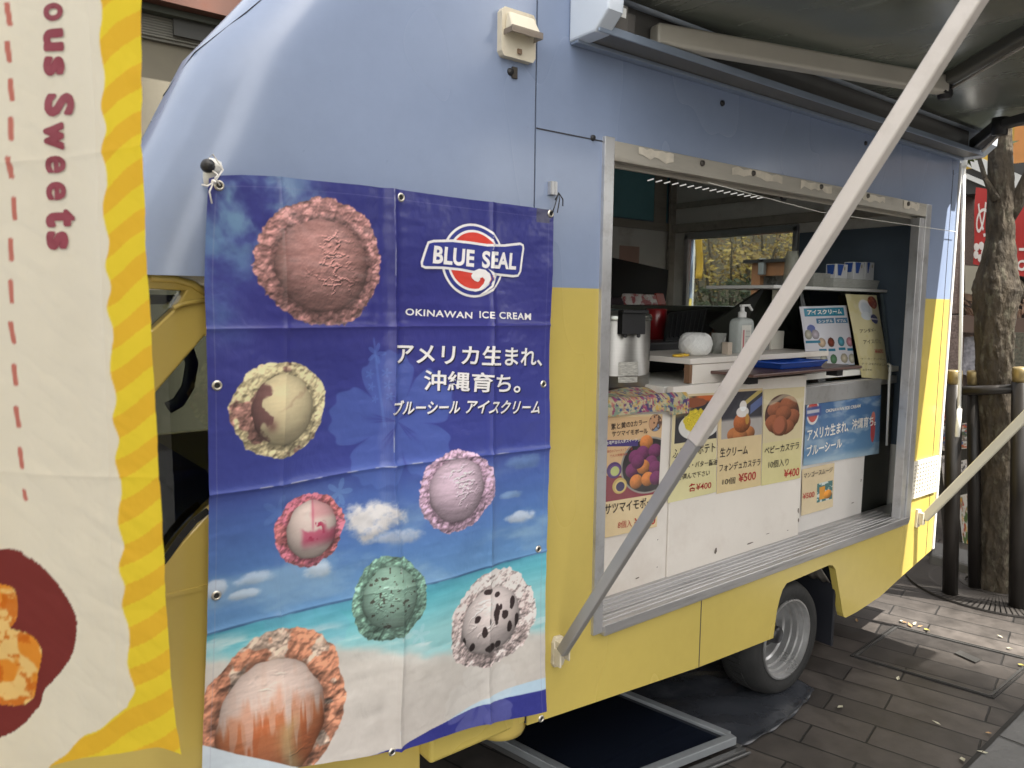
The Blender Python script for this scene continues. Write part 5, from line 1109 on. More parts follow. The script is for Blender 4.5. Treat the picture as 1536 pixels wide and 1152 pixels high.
# shelf on the counter (part of the truck's fittings)
sc_ = P(1036, 538, y=.20); SHX, SHZ = sc_.x, sc_.z
b = bx3(SHX, 3.25, .20, .62, SHZ-.022, SHZ); b.build("counter_shelf", counter_white, truck, bevel=.002)
b = bx3(SHX+.02, SHX+.40, .205, .228, pp(1050, 592).z, SHZ-.024); b.build("shelf_box", counter_white, truck, bevel=.002)
b = bx3(SHX+.002, SHX+.018, .205, .23, pp(1015, 580).z, SHZ-.024); b.build("shelf_edge", M("raw_wood", (.20, .11, .06), .7), truck)
bn = P(1130, 562, y=.015); b = bx3(bn.x, 3.20, .015, .34, bn.z-.012, bn.z); b.build("serving_board", M("brown_board", (.105, .055, .045), .35, var=.25, scale=3, stretch=(.3, 4, 4)), truck, bevel=.004)
b = bx3(bn.x+.10, bn.x+.16, .10, .15, bn.z-.05, bn.z-.013); b.box(bn.x+.75, bn.x+.80, .10, .15, bn.z-.05, bn.z-.013); b.build("board_bracket", black_plastic, truck)
b = bx3(SX2-.10, SX2+.02, .13, .1495, bn.z-.14, bn.z-.014)
# blue tray on the board
tz = bn.z+.0005; t0 = P(1138, 553, z=tz); t1 = P(1206, 556, z=tz)
b = MB(); ux = Vector((1, .02, 0)); xa, xb, ya, yb = t0.x+.02, t0.x+.36, .07, .25
prof = [(0, 0), (1, .0)]
b.hexa([(xa+.02, ya+.015, tz), (xb-.02, ya+.015, tz), (xb-.02, yb-.015, tz), (xa+.02, yb-.015, tz)], [(xa+.015, ya+.011, tz+.004), (xb-.015, ya+.011, tz+.004), (xb-.015, yb-.011, tz+.004), (xa+.015, yb-.011, tz+.004)])
for (p, q, r, s) in (((xa+.02, ya+.015), (xb-.02, ya+.015), (xb, ya), (xa, ya)), ((xb-.02, ya+.015), (xb-.02, yb-.015), (xb, yb), (xb, ya)), ((xb-.02, yb-.015), (xa+.02, yb-.015), (xa, yb), (xb, yb)), ((xa+.02, yb-.015), (xa+.02, ya+.015), (xa, ya), (xa, yb))):
    b.add([(*p, tz+.002), (*q, tz+.002), (*r, tz+.026), (*s, tz+.026)], [(0, 1, 2, 3)])
b.tube([(xa, ya, tz+.026), (xb, ya, tz+.026), (xb, yb, tz+.026), (xa, yb, tz+.026), (xa, ya, tz+.026)], .004, 6)
tag(b.build("tray", M("blue_plastic", (.022, .075, .36), .22, var=.06), None, solid=.0), "shallow bright blue plastic tray lying on the brown serving board", "tray")
# white ball of string
sb = P(1043, 517, y=.30); R_ = .064; sz = SHZ+.046
b = MB()
def sph(u, v):
    th = u*2*math.pi; ph = (v-.5)*math.pi; rr = R_*(math.cos(ph)**.55 if math.cos(ph) > 0 else 0); w = .0012*math.sin(th*26+v*60)*math.cos(ph)
    return (sb.x+(rr+w)*math.cos(th), .30+(rr+w)*math.sin(th), sz+.046*math.copysign(abs(math.sin(ph))**.9, math.sin(ph)))
b.grid(sph, 96, 40)
bt = b.build("string_ball", M("string_white", (.74, .74, .72), .7, var=.06, bump=.5, bscale=90), None); tag(bt, "fat white ball of plastic string standing on the counter shelf", "string ball")
b = MB()
for k in range(26):
    t0_ = random.random()*6.28; pts = []
    for i in range(9):
        v = .12+.76*i/8; u = (t0_+(1.6 if k % 2 else -1.6)*i/8)/(2*math.pi); q = Vector(sph(u, v)); c_ = Vector((sb.x, .30, sz)); pts.append(c_+(q-c_)*1.012)
    b.tube(pts, .0014, 4)
b.build("strand", M("strand", (.80, .80, .78), .6), bt)
# yellow scissors handle at the shelf edge
yp = P(1022, 533, z=SHZ+.006); b = MB(); c_ = Vector((yp.x, yp.y, SHZ+.006))
b.tube([c_+Vector((.022*math.cos(t*.5236)-.02, .014*math.sin(t*.5236), 0)) for t in range(13)], .0048, 8); b.tube([c_+Vector((.022*math.cos(t*.5236)+.026, .016*math.sin(t*.5236)+.01, 0)) for t in range(13)], .0048, 8)
sc = b.build("scissors", M("yellow_plastic", (.72, .46, .04), .35), None); tag(sc, "yellow handled scissors lying at the end of the counter shelf", "scissors")
b = MB(); b.bar(c_+Vector((.04, .02, 0)), c_+Vector((.13, .06, 0)), .010, .002); b.build("blade", alu_plain, sc)
# sanitiser bottle
sp_ = P(1112, 500, y=.33); k = 2.95/F_PX; bw = 21*k; b = MB()
def rrect(w, d, r, n=5):
    o = []
    for cx, cy, a0 in ((w-r, d-r, 0), (-w+r, d-r, 90), (-w+r, -d+r, 180), (w-r, -d+r, 270)):
        for i in range(n+1): a = math.radians(a0+90*i/n); o.append((cx+r*math.cos(a), cy+r*math.sin(a)))
    return o
lv = [(0, .93), (.004, 1), (.12, 1), (.133, .95), (.143, .80), (.148, .5), (.150, .28)]; rings = []
for h, sc_k in lv: rings.append([Vector((sp_.x+x*sc_k, .33+y*sc_k, SHZ+h)) for x, y in rrect(bw, .032, .018)])
n = len(rings[0]); b.add([p for r in rings for p in r], [(i*n+j, i*n+(j+1) % n, (i+1)*n+(j+1) % n, (i+1)*n+j) for i in range(len(rings)-1) for j in range(n)], True); b.poly(rings[0][::-1])
sa = b.build("sanitiser_bottle", FROST("bottle_clear", (.62, .66, .64), .62, .25), None); tag(sa, "clear hand sanitiser bottle with white pump and paper label on the counter shelf", "pump bottle")
b = MB(); b.lathe([(.018, .150), (.018, .172), (.013, .174), (.009, .178), (.009, .196), (.0, .196)], (sp_.x, .33, SHZ), (0, 0, 1), 20); b.bar((sp_.x-.012, .33, SHZ+.200), (sp_.x+.040, .325, SHZ+.202), .016, .009); b.bar((sp_.x+.036, .325, SHZ+.203), (sp_.x+.060, .322, SHZ+.180), .009, .008); b.build("pump", white_plastic, sa, bevel=.0015)
U_ = None
def d_lab(U, V):
    im = np.broadcast_to(np.array([226., 224, 216]), U.shape+(3,)).copy(); im = over(im, (184, 74, 86), sstep(.07, .06, np.abs(U-.22))*sstep(.18, .2, V)); im = over(im, (120, 120, 124), (np.mod(V*16, 1) < .4)*sstep(.42, .44, U)*sstep(.9, .88, U)*sstep(.14, .16, V)*sstep(.72, .70, V)*.6); return over(im, (50, 50, 54), sstep(.5, .51, U)*sstep(.82, .81, U)*sstep(.86, .865, V)*sstep(.95, .94, V)*(np.mod(U*31, 1) < .6))
yl = .33-.0335; lb = sheet("label", np.stack([np.broadcast_to(np.linspace(sp_.x-.046, sp_.x+.022, 40)[None], (60, 40)), np.full((60, 40), yl), np.broadcast_to(np.linspace(SHZ+.118, SHZ+.012, 60)[:, None], (60, 40))], -1), d_lab(*np.meshgrid(np.linspace(0, 1, 40), np.linspace(0, 1, 60))), paper_m, sa)
# jar with red lid, card box, little clear cup, small box
jp = P(1145, 495, y=.42); b = MB(); b.lathe([(0, 0), (.028, 0), (.030, .01), (.030, .055), (.026, .062)], (jp.x, .42, SHZ), (0, 0, 1), 20); j = b.build("jar", FROST("jar_clear", (.6, .6, .58), .4), None); tag(j, "small clear jar with a red lid behind the slanting leg", "jar")
b = MB(); b.lathe([(.030, .060), (.031, .062), (.031, .082), (0, .083)], (jp.x, .42, SHZ), (0, 0, 1), 20); b.build("lid", M("red_lid", (.42, .02, .03), .35), j)
wp = P(1166, 520, y=.40); b = bx3(wp.x-.05, wp.x+.052, .40, .44, SHZ, SHZ+.085); o = b.build("card_box", M("white_card", (.70, .67, .60), .6, var=.08, scale=8), None, bevel=.002); tag(o, "small white card box at the right end of the counter shelf", "box")
cp = P(1078, 510, y=.34); b = MB(); b.lathe([(0, .002), (.024, .002), (.030, .085), (.031, .085), (.026, 0), (0, 0)], (cp.x, .34, SHZ), (0, 0, 1), 24); o = b.build("clear_cup", FROST("cup_clear", (.55, .55, .52), .3, .15), None); tag(o, "clear plastic cup between the string ball and the pump bottle", "cup")
b = bx3(cp.x-.03, cp.x-.002, .27, .30, SHZ, SHZ+.05); o = b.build("small_box", M("tan_card", (.50, .42, .34), .6), None, bevel=.001); tag(o, "tiny tan box beside the white string ball", "box")
# rice cooker on the left counter
LZ = pp(950, 600).z-.003
ck = P(918, 510, y=.42); cx, cy, cr = ck.x, .42, .143; ch = P(926, 462, y=.42-.1).z-LZ-.02
steel_b = M("brushed_steel", (.34, .33, .31), .36, .9, var=.08, scale=30, stretch=(.4, .4, 8))
b = MB(); b.lathe([(0, .02), (cr*.96, .02), (cr, .03), (cr, ch*.22), (cr*1.012, ch*.225), (cr*1.012, ch*.24), (cr, ch*.245), (cr, ch-.03), (cr*.99, ch-.022)], (cx, cy, LZ), (0, 0, 1), 48); co = b.build("rice_cooker", steel_b, None); tag(co, "round stainless steel cooker with black latch on the left counter", "cooker")
b = MB(); b.lathe([(cr*1.03, ch-.026), (cr*1.04, ch-.012), (cr*1.0, ch-.002), (cr*.7, ch+.012), (0, ch+.018)], (cx, cy, LZ), (0, 0, 1), 48); b.build("lid", M("lid_steel", (.30, .31, .28), .22, .85, var=.1), co)
b = MB(); b.lathe([(0, .004), (cr*.9, .004), (cr*.92, .019), (0, .0195)], (cx, cy, LZ), (0, 0, 1), 32); b.build("base_ring", black_plastic, co)
ah = Vector((-.35, -.94, 0)).normalized(); at_ = Vector((-ah.y, ah.x, 0)); hc = Vector((cx, cy, LZ))+ah*(cr+.016)
b = MB(); b.obox(hc+Vector((0, 0, ch-.035)), at_, ah, (0, 0, 1), .046, .020, .038); b.obox(hc+ah*.012+Vector((0, 0, ch+.008)), at_, ah, (0, 0, 1), .050, .022, .006)
for s in (-1, 1): b.lathe([(0, -.004), (.008, -.004), (.008, .004), (0, .004)], hc+at_*.026*s+ah*.006+Vector((0, 0, ch-.078)), ah, 10)
b.build("latch", black_plastic, co, bevel=.004)
b = MB(); b.grid(lambda u, v: (cx+(cr+.0009)*math.sin(-.62+.55*u), cy-(cr+.0009)*math.cos(-.62+.55*u), LZ+.045+.075*v), 12, 2); b.build("rating_label", M("silver_label", (.50, .49, .45), .4, .1, var=.45, scale=60, stretch=(1, 1, 4)), co)
# patterned cloth draped over the left counter edge
def clothf(u, v):
    x = WX0+.018+(SX+.055-WX0)*u; L_ = v*.29; e = .22
    w = .006*math.sin(13*x+2)+.004*math.sin(31*x+4*v)
    if L_ < e: y, z = .375-L_, LZ+.006+.010*abs(math.sin(9*x+6*v))+.012*math.sin(v*5)**2
    else:
        k = (L_-e); y, z = .375-e-.012*math.sin(min(1, k/.02)*1.57)-.006-.5*abs(w), LZ+.012-k*(.78+.25*(1 if u > .80 else 0)*sstep(.78, .82, np.array(u)).item())
    return (x, y+w*.5, z+w*.3)
NU, NV = 130, 90; pos = np.array([[clothf(i/(NU-1), j/(NV-1)) for i in range(NU)] for j in range(NV)])
U, V = np.meshgrid(np.linspace(0, 1, NU), np.linspace(0, 1, NV)); im = np.broadcast_to(np.array([196., 184, 150]), U.shape+(3,)).copy()
for sd, colr, th_ in ((1, (206, 170, 96), .58), (2, (140, 160, 140), .60), (3, (190, 128, 116), .64), (4, (92, 76, 120), .66), (5, (82, 100, 140), .69), (6, (160, 84, 116), .66)): im = over(im, colr, sstep(th_, th_+.03, fbm(U*34+sd*7, V*13+sd*3, 200+sd, 3, .6)))
cl = sheet("patterned_cloth", pos, im, PRINT("cotton", .9, bump=.3, bscale=60, spec=.2)); tag(cl, "folded cloth with a busy multicoloured pattern draped over the left counter edge", "cloth")
# black waffle iron with open ridged lid, red tin, things behind
wz = LZ; w0 = P(1000, 520, y=.62)
wi = thing("waffle_iron", "black appliance with its ridged lid standing open behind the string ball", "waffle iron", (w0.x, .62, SHZ-.04))
b = bx3(P(968, 520, y=.60).x, P(1032, 520, y=.60).x+.06, .60, .82, SHZ-.05, SHZ+.035); b.build("base", black_plastic, wi, bevel=.008)
pl0, pl1, pl2, pl3 = P(998, 512, y=.66), P(1052, 510, y=.66), P(1062, 462, y=.80), P(1004, 468, y=.80)
nn = (pl1-pl0).cross(pl3-pl0).normalized(); nn = nn if nn.y < 0 else -nn
b = MB(); b.hexa([pl0, pl1, pl2, pl3], [p-nn*.03 for p in (pl0, pl1, pl2, pl3)]); lid = b.build("lid", M("ridged_black", (.020, .021, .023), .5), wi, bevel=.006)
b = MB()
for i in range(8):
    t = .08+.84*i/7; b.bar(pl0.lerp(pl1, t).lerp(pl3.lerp(pl2, t), .12)+nn*.003, pl0.lerp(pl1, t).lerp(pl3.lerp(pl2, t), .88)+nn*.003, .008, .008)
b.build("ridge", black_plastic, lid)
rt_ = P(984, 490, y=.95); b = MB(); b.lathe([(0, -.12), (.052, -.12), (.052, .085), (.049, .09), (0, .09)], (rt_.x, .95, rt_.z), (0, 0, 1), 28); o = b.build("red_tin", M("red_tin_paint", (.26, .012, .016), .28, coat=.4), None); tag(o, "tall dark red tin standing between the cooker and the ridged lid", "tin")
rb = P(1018, 468, y=.9)
# stove bench at the far side with a dark top, packs and a black board on it
gz = P(1000, 458, y=1.05).z
b = bx3(2.35, 3.72, 1.02, 1.66, gz-.03, gz); sb_ = b.build("back_bench", M("bench_top", (.085, .09, .075), .18, .3, var=.1), truck, bevel=.003)
b = bx3(2.37, 3.70, 1.06, 1.66, .56, gz-.031); b.build("bench_body", M("bench_dark", (.03, .03, .03), .6), truck)
bd = [P(908, 384, y=1.62), P(1003, 405, y=1.62), P(999, 452, y=1.62), P(905, 452, y=1.62)]
b = MB(); b.hexa(bd, [p+Vector((0, .02, 0)) for p in bd]); o = b.build("black_board", M("black_board", (.008, .008, .009), .5), None); tag(o, "large black board with slanting top leaning on the far inside wall", "board")
for (xa, xb, zt_, colr, lab, nm) in ((914, 938, 446, (.05, .04, .05), "dark snack pouch at the left end of the far bench", "pouch"), (938, 972, 441, (.62, .58, .56), "white pouch with red print in the middle of the far bench", "pouch"), (970, 990, 442, (.60, .57, .54), "narrow white pouch with red print beside the red box", "pouch"), (986, 1001, 440, (.36, .05, .03), "small red box at the right end of the far bench", "red_box")):
    q0, q1 = P(xa, 458, y=1.30), P(xb, zt_, y=1.30); b = MB(); ym = 1.30
    b.hexa([(q0.x, ym, gz), (q1.x, ym, gz), (q1.x, ym+.06, gz), (q0.x, ym+.06, gz)], [(q0.x+.006, ym+.022, q1.z), (q1.x-.006, ym+.022, q1.z), (q1.x-.006, ym+.034, q1.z), (q0.x+.006, ym+.034, q1.z)])
    o = b.build(nm, M("pouch_"+str(xa), colr, .35, var=.2, scale=25, dirt=(.35, .03, .04) if colr[0] > .5 else None, dirt_amt=.9, dirt_scale=22, dirt_lo=.50, dirt_hi=.56), None, bevel=.006, seg=2); tag(o, lab, "box" if nm == "red_box" else "pouch")
# display case
dk = M("case_dark", (.030, .032, .028), .35, .1, var=.2); case = thing("display_case", "dark glass fronted ice cream display case with paper sheets on its sloping front", "display case", (3.4, .6, .56))
gz0 = pp(1250, 575).z-.001
zt2 = P(1262, 433, y=.27).z
b = bx3(3.12, 3.90, .195, .80, .57, gz0-.04); b.build("body", dk, case, bevel=.004)
b = bx3(3.10, 3.91, .19, .25, gz0-.038, gz0); b.build("front_ledge", alu_plain, case, bevel=.003)
b = MB(); b.add([(3.12, .215, gz0+.001), (3.90, .215, gz0+.001), (3.90, .285, zt2-.012), (3.12, .285, zt2-.012)], [(0, 1, 2, 3)]); b.build("glass_front", clear_glass, case, solid=.004)
CX0 = P(1150, 434, y=.30).x; b = bx3(CX0, 3.905, .265, .62, zt2-.010, zt2+.004); b.build("top_shelf", white_plastic, case, bevel=.002)
b = bx3(P(1160, 450, y=.62).x, 3.90, .62, .65, gz0-.03, zt2-.012); b.box(3.885, 3.905, .30, .619, gz0+.001, zt2-.0105); b.box(3.2, 3.884, .30, .618, gz0-.10, gz0-.042); b.build("inside_panel", M("case_inside", (.045, .046, .036), .4, var=.35, scale=3), case)
e4 = [P(1062, 488, y=.62), P(1146, 431, y=.40), P(1196, 433, y=.40), P(1196, 515, y=.45), P(1100, 515, y=.55)]
b = MB(); b.poly(e4); b.build("end_panel", M("case_end", (.016, .018, .014), .3), case, solid=.012)
b = bx3(P(1158, 445, y=.38).x, P(1185, 445, y=.38).x, .375, .38, P(1158, 456, y=.38).z, P(1158, 435, y=.38).z); b.build("notice", M("notice_paper", (.42, .40, .33), .6), case)
def on_glass(px, py):   # point on the sloping glass, a little in front
    n0 = Vector((0, .215, gz0)); d1 = Vector((0, .070, zt2-.012-gz0)); nn = Vector((0, -d1.z, d1.y)).normalized(); d = Vector(ray(px, py)); c = Vector(CAM); n0 = n0+nn*.006
    return c+d*((n0-c).dot(nn)/d.dot(nn))
def d_teal(U, V):
    im = np.broadcast_to(np.array([206., 206, 214]), U.shape+(3,)).copy()
    def R4(u0, u1, v0, v1, col, am=1.): 
        nonlocal im; im = over(im, col, ((U > u0) & (U < u1) & (V > v0) & (V < v1))*am)
    R4(.07, .93, .03, .155, (52, 132, 160)); R4(.30, .66, .19, .275, (70, 116, 150)); R4(.69, .97, .19, .275, (78, 120, 156)); R4(.12, .90, .05, .14, (40, 108, 140), .0)
    n = (np.mod(U*14, 1) < .55)*(fbm(U*60, V*60, 3, 2) > .45); im = over(im, (150, 190, 206), n*((V > .06) & (V < .13) & (U > .12) & (U < .88))*.5); im = over(im, (150, 180, 206), n*((V > .21) & (V < .26) & (U > .33))*.5)
    r = np.hypot((U-.17)/.10, (V-.35)/.075); im = over(im, (70, 84, 150), (r < 1)*1.); im = over(im, (206, 206, 220), (np.abs(r-1) < .15)*1.)
    for (a, c, col) in ((.34, .57, (186, 160, 130)), (.53, .57, (120, 60, 52)), (.76, .56, (84, 150, 170)), (.95, .57, (196, 140, 150)), (.34, .83, (176, 176, 160)), (.55, .83, (90, 130, 100)), (.78, .82, (190, 180, 160)), (.95, .83, (200, 196, 176)), (.10, .44, (170, 166, 150)), (.24, .44, (160, 150, 160))):
        rr = np.hypot((U-a)/.075, (V-c)/.075); k = 1.15-.4*rr; im = over(im, np.asarray(col, float)*k[..., None], (rr < 1)*1.); im = over(im, (48, 120, 150), ((np.abs(U-a) < .075) & (np.abs(V-c-.115) < .020))*1.)
    return im
q4 = [on_glass(1199, 460), on_glass(1270, 458), on_glass(1283, 554), on_glass(1212, 556)]
sheet3("menu_sheet", "white flavour sheet with teal headings taped on the glass of the display case", q4, 130, 150, d_teal, [("アイスクリーム", (.13, .13), (.86, .13), .075, 2, .03), ("シングル", (.33, .262), (.62, .262), .05, 2, .01), ("ダブル", (.72, .262), (.93, .262), .05, 2, .01)])
def d_yel(U, V):
    im = np.array([222., 212, 170])*(1-0*V[..., None]); im = over(im, (206, 190, 120), sstep(.5, .62, fbm(U*5, V*7, 23, 4))*.25); 
    r = np.hypot((U-.50)/.20, (V-.17)/.11); im = over(im, (232, 232, 236), sstep(1.05, .95, r)); im = over(im, (150, 170, 190), sstep(.9, .5, r)*.35); r = np.hypot((U-.46)/.16, (V-.26)/.05); im = over(im, (214, 220, 226), sstep(1.05, .95, r))
    r = np.hypot((U-.80)/.17, (V-.09)/.075); im = over(im, (146, 62, 36), sstep(1.05, .95, r)*1.); im = over(im, (190, 110, 60), sstep(.5, .62, fbm(U*18, V*30, 3, 3))*sstep(1, .9, r)*.7)
    r = np.hypot((U-.72)/.15, (V-.29)/.055); im = over(im, (70, 66, 120), sstep(1.05, .95, r)); im = over(im, (214, 206, 206), sstep(.2, .1, np.abs((V-.29)/.055))*sstep(1.2, 1.1, r))
    return im
q4 = [P(1268, 441, y=.262), P(1315, 443, y=.262), P(1334, 570, y=.183), P(1293, 566, y=.183)]
sheet3("menu_sheet", "long yellow parfait sheet hanging down the display case, priced 600 yen", q4, 90, 190, d_yel, [("アンダギー", (.16, .47), (.66, .45), .050, 0, .012), ("アイスパフェ", (.20, .60), (.80, .575), .050, 0, .012), ("¥600", (.48, .705), (.86, .69), .050, 1, .012), ("サーターアンダギーに", (.06, .79), (.92, .775), .026, 0, 0), ("アイスをのせました", (.06, .85), (.9, .838), .026, 0, 0), ("おすすめ", (.06, .92), (.34, .915), .026, 0, 0)], bow=.02)
# on the shelf: cup stack, clear boxes, cartons
cu = P(1186, 432, y=.40); b = MB(); hh = P(1186, 378, y=.40).z-zt2; prof = [(.036, .004)]
for i in range(9): prof += [(.036-.0008*i+.001, .03+.012*i), (.0375-.0008*i, .034+.012*i)]
prof += [(.026, hh-.004), (.024, hh), (0, hh)]
b.lathe(prof, (cu.x, .40, zt2+.004), (0, 0, 1), 28); o = b.build("cup_stack", FROST("cup_plastic", (.46, .47, .40), .55, .25), None); tag(o, "tall upside down stack of translucent plastic cups on the display case", "cup stack")
def clear_box(xa, xb, za, yy, lab):
    q0, q1 = P(xa, 433, y=yy), P(xb, za, y=yy); h = q1.z-zt2-.004; b = MB(); x0, x1 = q0.x, q1.x; z0 = zt2+.0045
    b.hexa([(x0+.01, yy, z0), (x1-.01, yy, z0), (x1-.01, yy+.11, z0), (x0+.01, yy+.11, z0)], [(x0, yy-.008, z0+h), (x1, yy-.008, z0+h), (x1, yy+.118, z0+h), (x0, yy+.118, z0+h)])
    o = b.build("clear_tub", FROST("tub_plastic", (.58, .58, .54), .5, .3), None, bevel=.004); tag(o, lab, "plastic tub"); return x0, x1, z0, h
clear_box(1218, 1250, 411, .34, "rounded clear plastic tub at the left of the display shelf"); x0, x1, z0, h = clear_box(1248, 1318, 421, .29, "long low clear tray holding cartons on the display shelf")
cw, cbl = M("carton_white", (.66, .67, .68), .5, var=.05), M("carton_blue", (.03, .09, .36), .45)
for (xa, xb, zt_, lab) in ((1252, 1272, 397, "leftmost blue and white carton on the display shelf"), (1279, 1297, 394, "middle blue and white carton in the clear tray"), (1297, 1312, 394, "rightmost white carton with a blue mark in the clear tray")):
    q0, q1 = P(xa, 430, y=.31), P(xb, zt_, y=.31); b = bx3(q0.x, q1.x, .31, .36, z0+.004, q1.z); o = b.build("carton", cw, None, bevel=.002); tag(o, lab, "carton")
    w = q1.x-q0.x; zz = q1.z; b = MB(); b.poly([(q0.x+w*.12, .3085, zz-.002), (q0.x+w*(.65 if xa < 1295 else .45), .3085, zz-.002), (q0.x+w*(.45 if xa < 1295 else .30), .3085, zz-.055), (q0.x+w*.2, .3085, zz-.055)]); b.poly([(q0.x-.0012, .315, zz-.004), (q0.x-.0012, .355, zz-.004), (q0.x-.0012, .35, zz-.05), (q0.x-.0012, .32, zz-.05)])
    b.build("mark", cbl, o)
    b = MB(); b.poly([(q0.x+w*.72+.007*math.cos(t), .3085, zz-.02+.010*math.sin(t)) for t in [i*.628 for i in range(10)]]); b.build("mark", M("carton_gold", (.40, .36, .26), .5), o)
# fittings under the hatch head
b = MB()
for i in range(16): b.bar((1.95+.042*i, .13, 2.018), (1.962+.042*i, .165, 2.018), .0035, .003)
led = M("led_strip", (.7, .7, .66), .4); led.node_tree.nodes['Principled BSDF'].inputs['Emission Color'].default_value = (1, .97, .9, 1); led.node_tree.nodes['Principled BSDF'].inputs['Emission Strength'].default_value = 0.12
b.build("head_light", led, head)
b = MB(); b.tube([(2.62, .08, 2.052), (2.62, .08, 2.02), (2.63, .08, 2.008), (2.65, .08, 2.010)], .005, 8); b.build("hook", black_plastic, head)
b = MB(); q = P(1076, 275, y=.09); b.obox((q.x, .09, q.z), (1, -.1, 0), (0, 1, 0), (0, 0, 1), .045, .008, .007); b.build("latch", alu_plain, head, bevel=.002)
wr = P(1328, 590, y=.19); b = MB(); b.tube([P(1330, 668, y=.13), P(1334, 570, y=.13), P(1336, 548, y=.14), P(1332, 546, y=.16)], .006, 8); o = b.build("hanger_strip", white_plastic, truck)

# odds and ends inside: a note and a hanging cable on the walls, cups on the bench
q = P(944, 398, y=FW-.012); b = bx3(q.x-.09, q.x+.09, FW-.0105, FW-.0085, q.z-.10, q.z+.12); o = b.build("wall_note", M("note_pink", (.55, .36, .30), .7, var=.1), None); tag(o, "faded pink note sheet stuck on the pale far inside wall", "note")
q = P(1124, 372, x=3.90); b = bx3(3.88, 3.925, .55, .62, RZ1+.06, RZ1+.16); b.build("wall_switch", white_plastic, truck, bevel=.003)
q = P(1042, 470, y=.95); b = MB(); b.lathe([(0, 0), (.018, 0), (.022, .05), (.018, .06), (.006, .065), (.006, .09), (0, .09)], (P(1070, 480, y=.72).x, .72, SHZ+.005), (0, 0, 1), 16); o = b.build("sauce_bottle", M("bottle_brown", (.10, .05, .03), .2), None); tag(o, "little dark sauce bottle at the back of the counter shelf", "bottle")

# ------------------------------------------------------------------ tree with its guard and grate
bark = M("bark", (.070, .055, .038), .9, var=.6, scale=16, stretch=(1, 1, .45), bump=1.0, bscale=30, dirt=(.13, .12, .085), dirt_amt=.8, dirt_scale=26, dirt_lo=.54, dirt_hi=.64)
TY = -.05
for _nd in bark.node_tree.nodes:
    if _nd.type == 'BUMP': _nd.inputs['Distance'].default_value = .035
cl_ = [(1497, 925, 30), (1497, 905, 29), (1497, 860, 27), (1496, 780, 26), (1495, 700, 26), (1493, 620, 27), (1491, 560, 25), (1491, 510, 24), (1493, 470, 27), (1496, 435, 31), (1498, 405, 25), (1500, 360, 19), (1501, 310, 18), (1501, 250, 16), (1500, 190, 16), (1496, 100, 17), (1488, 0, 16), (1470, -120, 14), (1452, -260, 11)]
def trunk_mb(pts, n=56, seed=0):
    P3 = [P(px, py, y=TY) for px, py, r in pts]; dist = [(Vector(CAM)-p).dot(-Vector(RW[:, 2])) for p in P3]; rs = [r*d/F_PX for (_, _, r), d in zip(pts, dist)]
    # finer rings
    C, R = [], []
    for i in range(len(P3)-1):
        for k in range(14): t = k/14; C.append(P3[i].lerp(P3[i+1], t)); R.append(rs[i]*(1-t)+rs[i+1]*t)
    vs, fs = [], []
    for i, (c, r) in enumerate(zip(C, R)):
        for k in range(n):
            t = 2*math.pi*k/n; nz = float(fbm(np.array(math.cos(t)*1.6+5), np.array(math.sin(t)*1.6+c.z*3.2), seed, 4))-.5; n2 = float(vnoise(np.array(math.cos(t)*6+c.z*14), np.array(math.sin(t)*6+3), seed+3))-.5
            n3 = float(fbm(np.array(math.cos(t)*9+c.z*5), np.array(math.sin(t)*9+c.z*26), seed+7, 3))-.5; rr = r*(1+.20*nz+.12*n2+.14*n3); vs.append((c.x+rr*math.cos(t), c.y+rr*math.sin(t), c.z))
    for i in range(len(C)-1):
        for k in range(n): fs.append((i*n+k, i*n+(k+1) % n, (i+1)*n+(k+1) % n, (i+1)*n+k))
    return vs, fs, C[-1]
vs, fs, ttop = trunk_mb(cl_)
tb = P(1497, 905, y=TY); tree = thing("plaza_tree", "grey brown plaza tree with knotted trunk inside a black tree guard", "tree", (tb.x, tb.y, 0))
b = MB(); b.add(vs, fs, True)
kp = P(1520, 436, y=TY-.02); b.tube([P(1503, 440, y=TY), P(1518, 438, y=TY-.03), P(1530, 433, y=TY-.055), P(1535, 429, y=TY-.066)], [.075, .066, .056, .050], 18)
b.tube([P(1503, 330, y=TY), P(1525, 305, y=TY-.06), P(1550, 250, y=TY-.12), P(1580, 150, y=TY-.2), P(1600, 0, y=TY-.3)], [.055, .036, .030, .025, .016], 14)
b.tube([P(1494, 300, y=TY), P(1478, 268, y=TY+.04), P(1468, 235, y=TY+.1), P(1462, 180, y=TY+.2), P(1440, 60, y=TY+.35)], [.022, .012, .010, .008, .006], 8)
b.build("trunk", bark, tree)
b = MB(); b.lathe([(0, 0), (.042, 0), (.052, -.004)], P(1536, 428, y=TY-.072), (.55, -.75, .35), 14); b.build("cut_stub", M("stub_dark", (.03, .03, .028), .9), tree)
b = MB(); rnd = random.Random(3)
for _ in range(9):
    a = rnd.uniform(0, 6.28); s0 = ttop+Vector((0, 0, -rnd.uniform(0, 1.0))); e0 = s0+Vector((math.cos(a)*rnd.uniform(.8, 1.9), math.sin(a)*rnd.uniform(.8, 1.9), rnd.uniform(.5, 1.6))); b.tube([s0, s0.lerp(e0, .5)+Vector((0, 0, .15)), e0], [.05, .03, .012], 8)
b.build("limb", bark, tree)
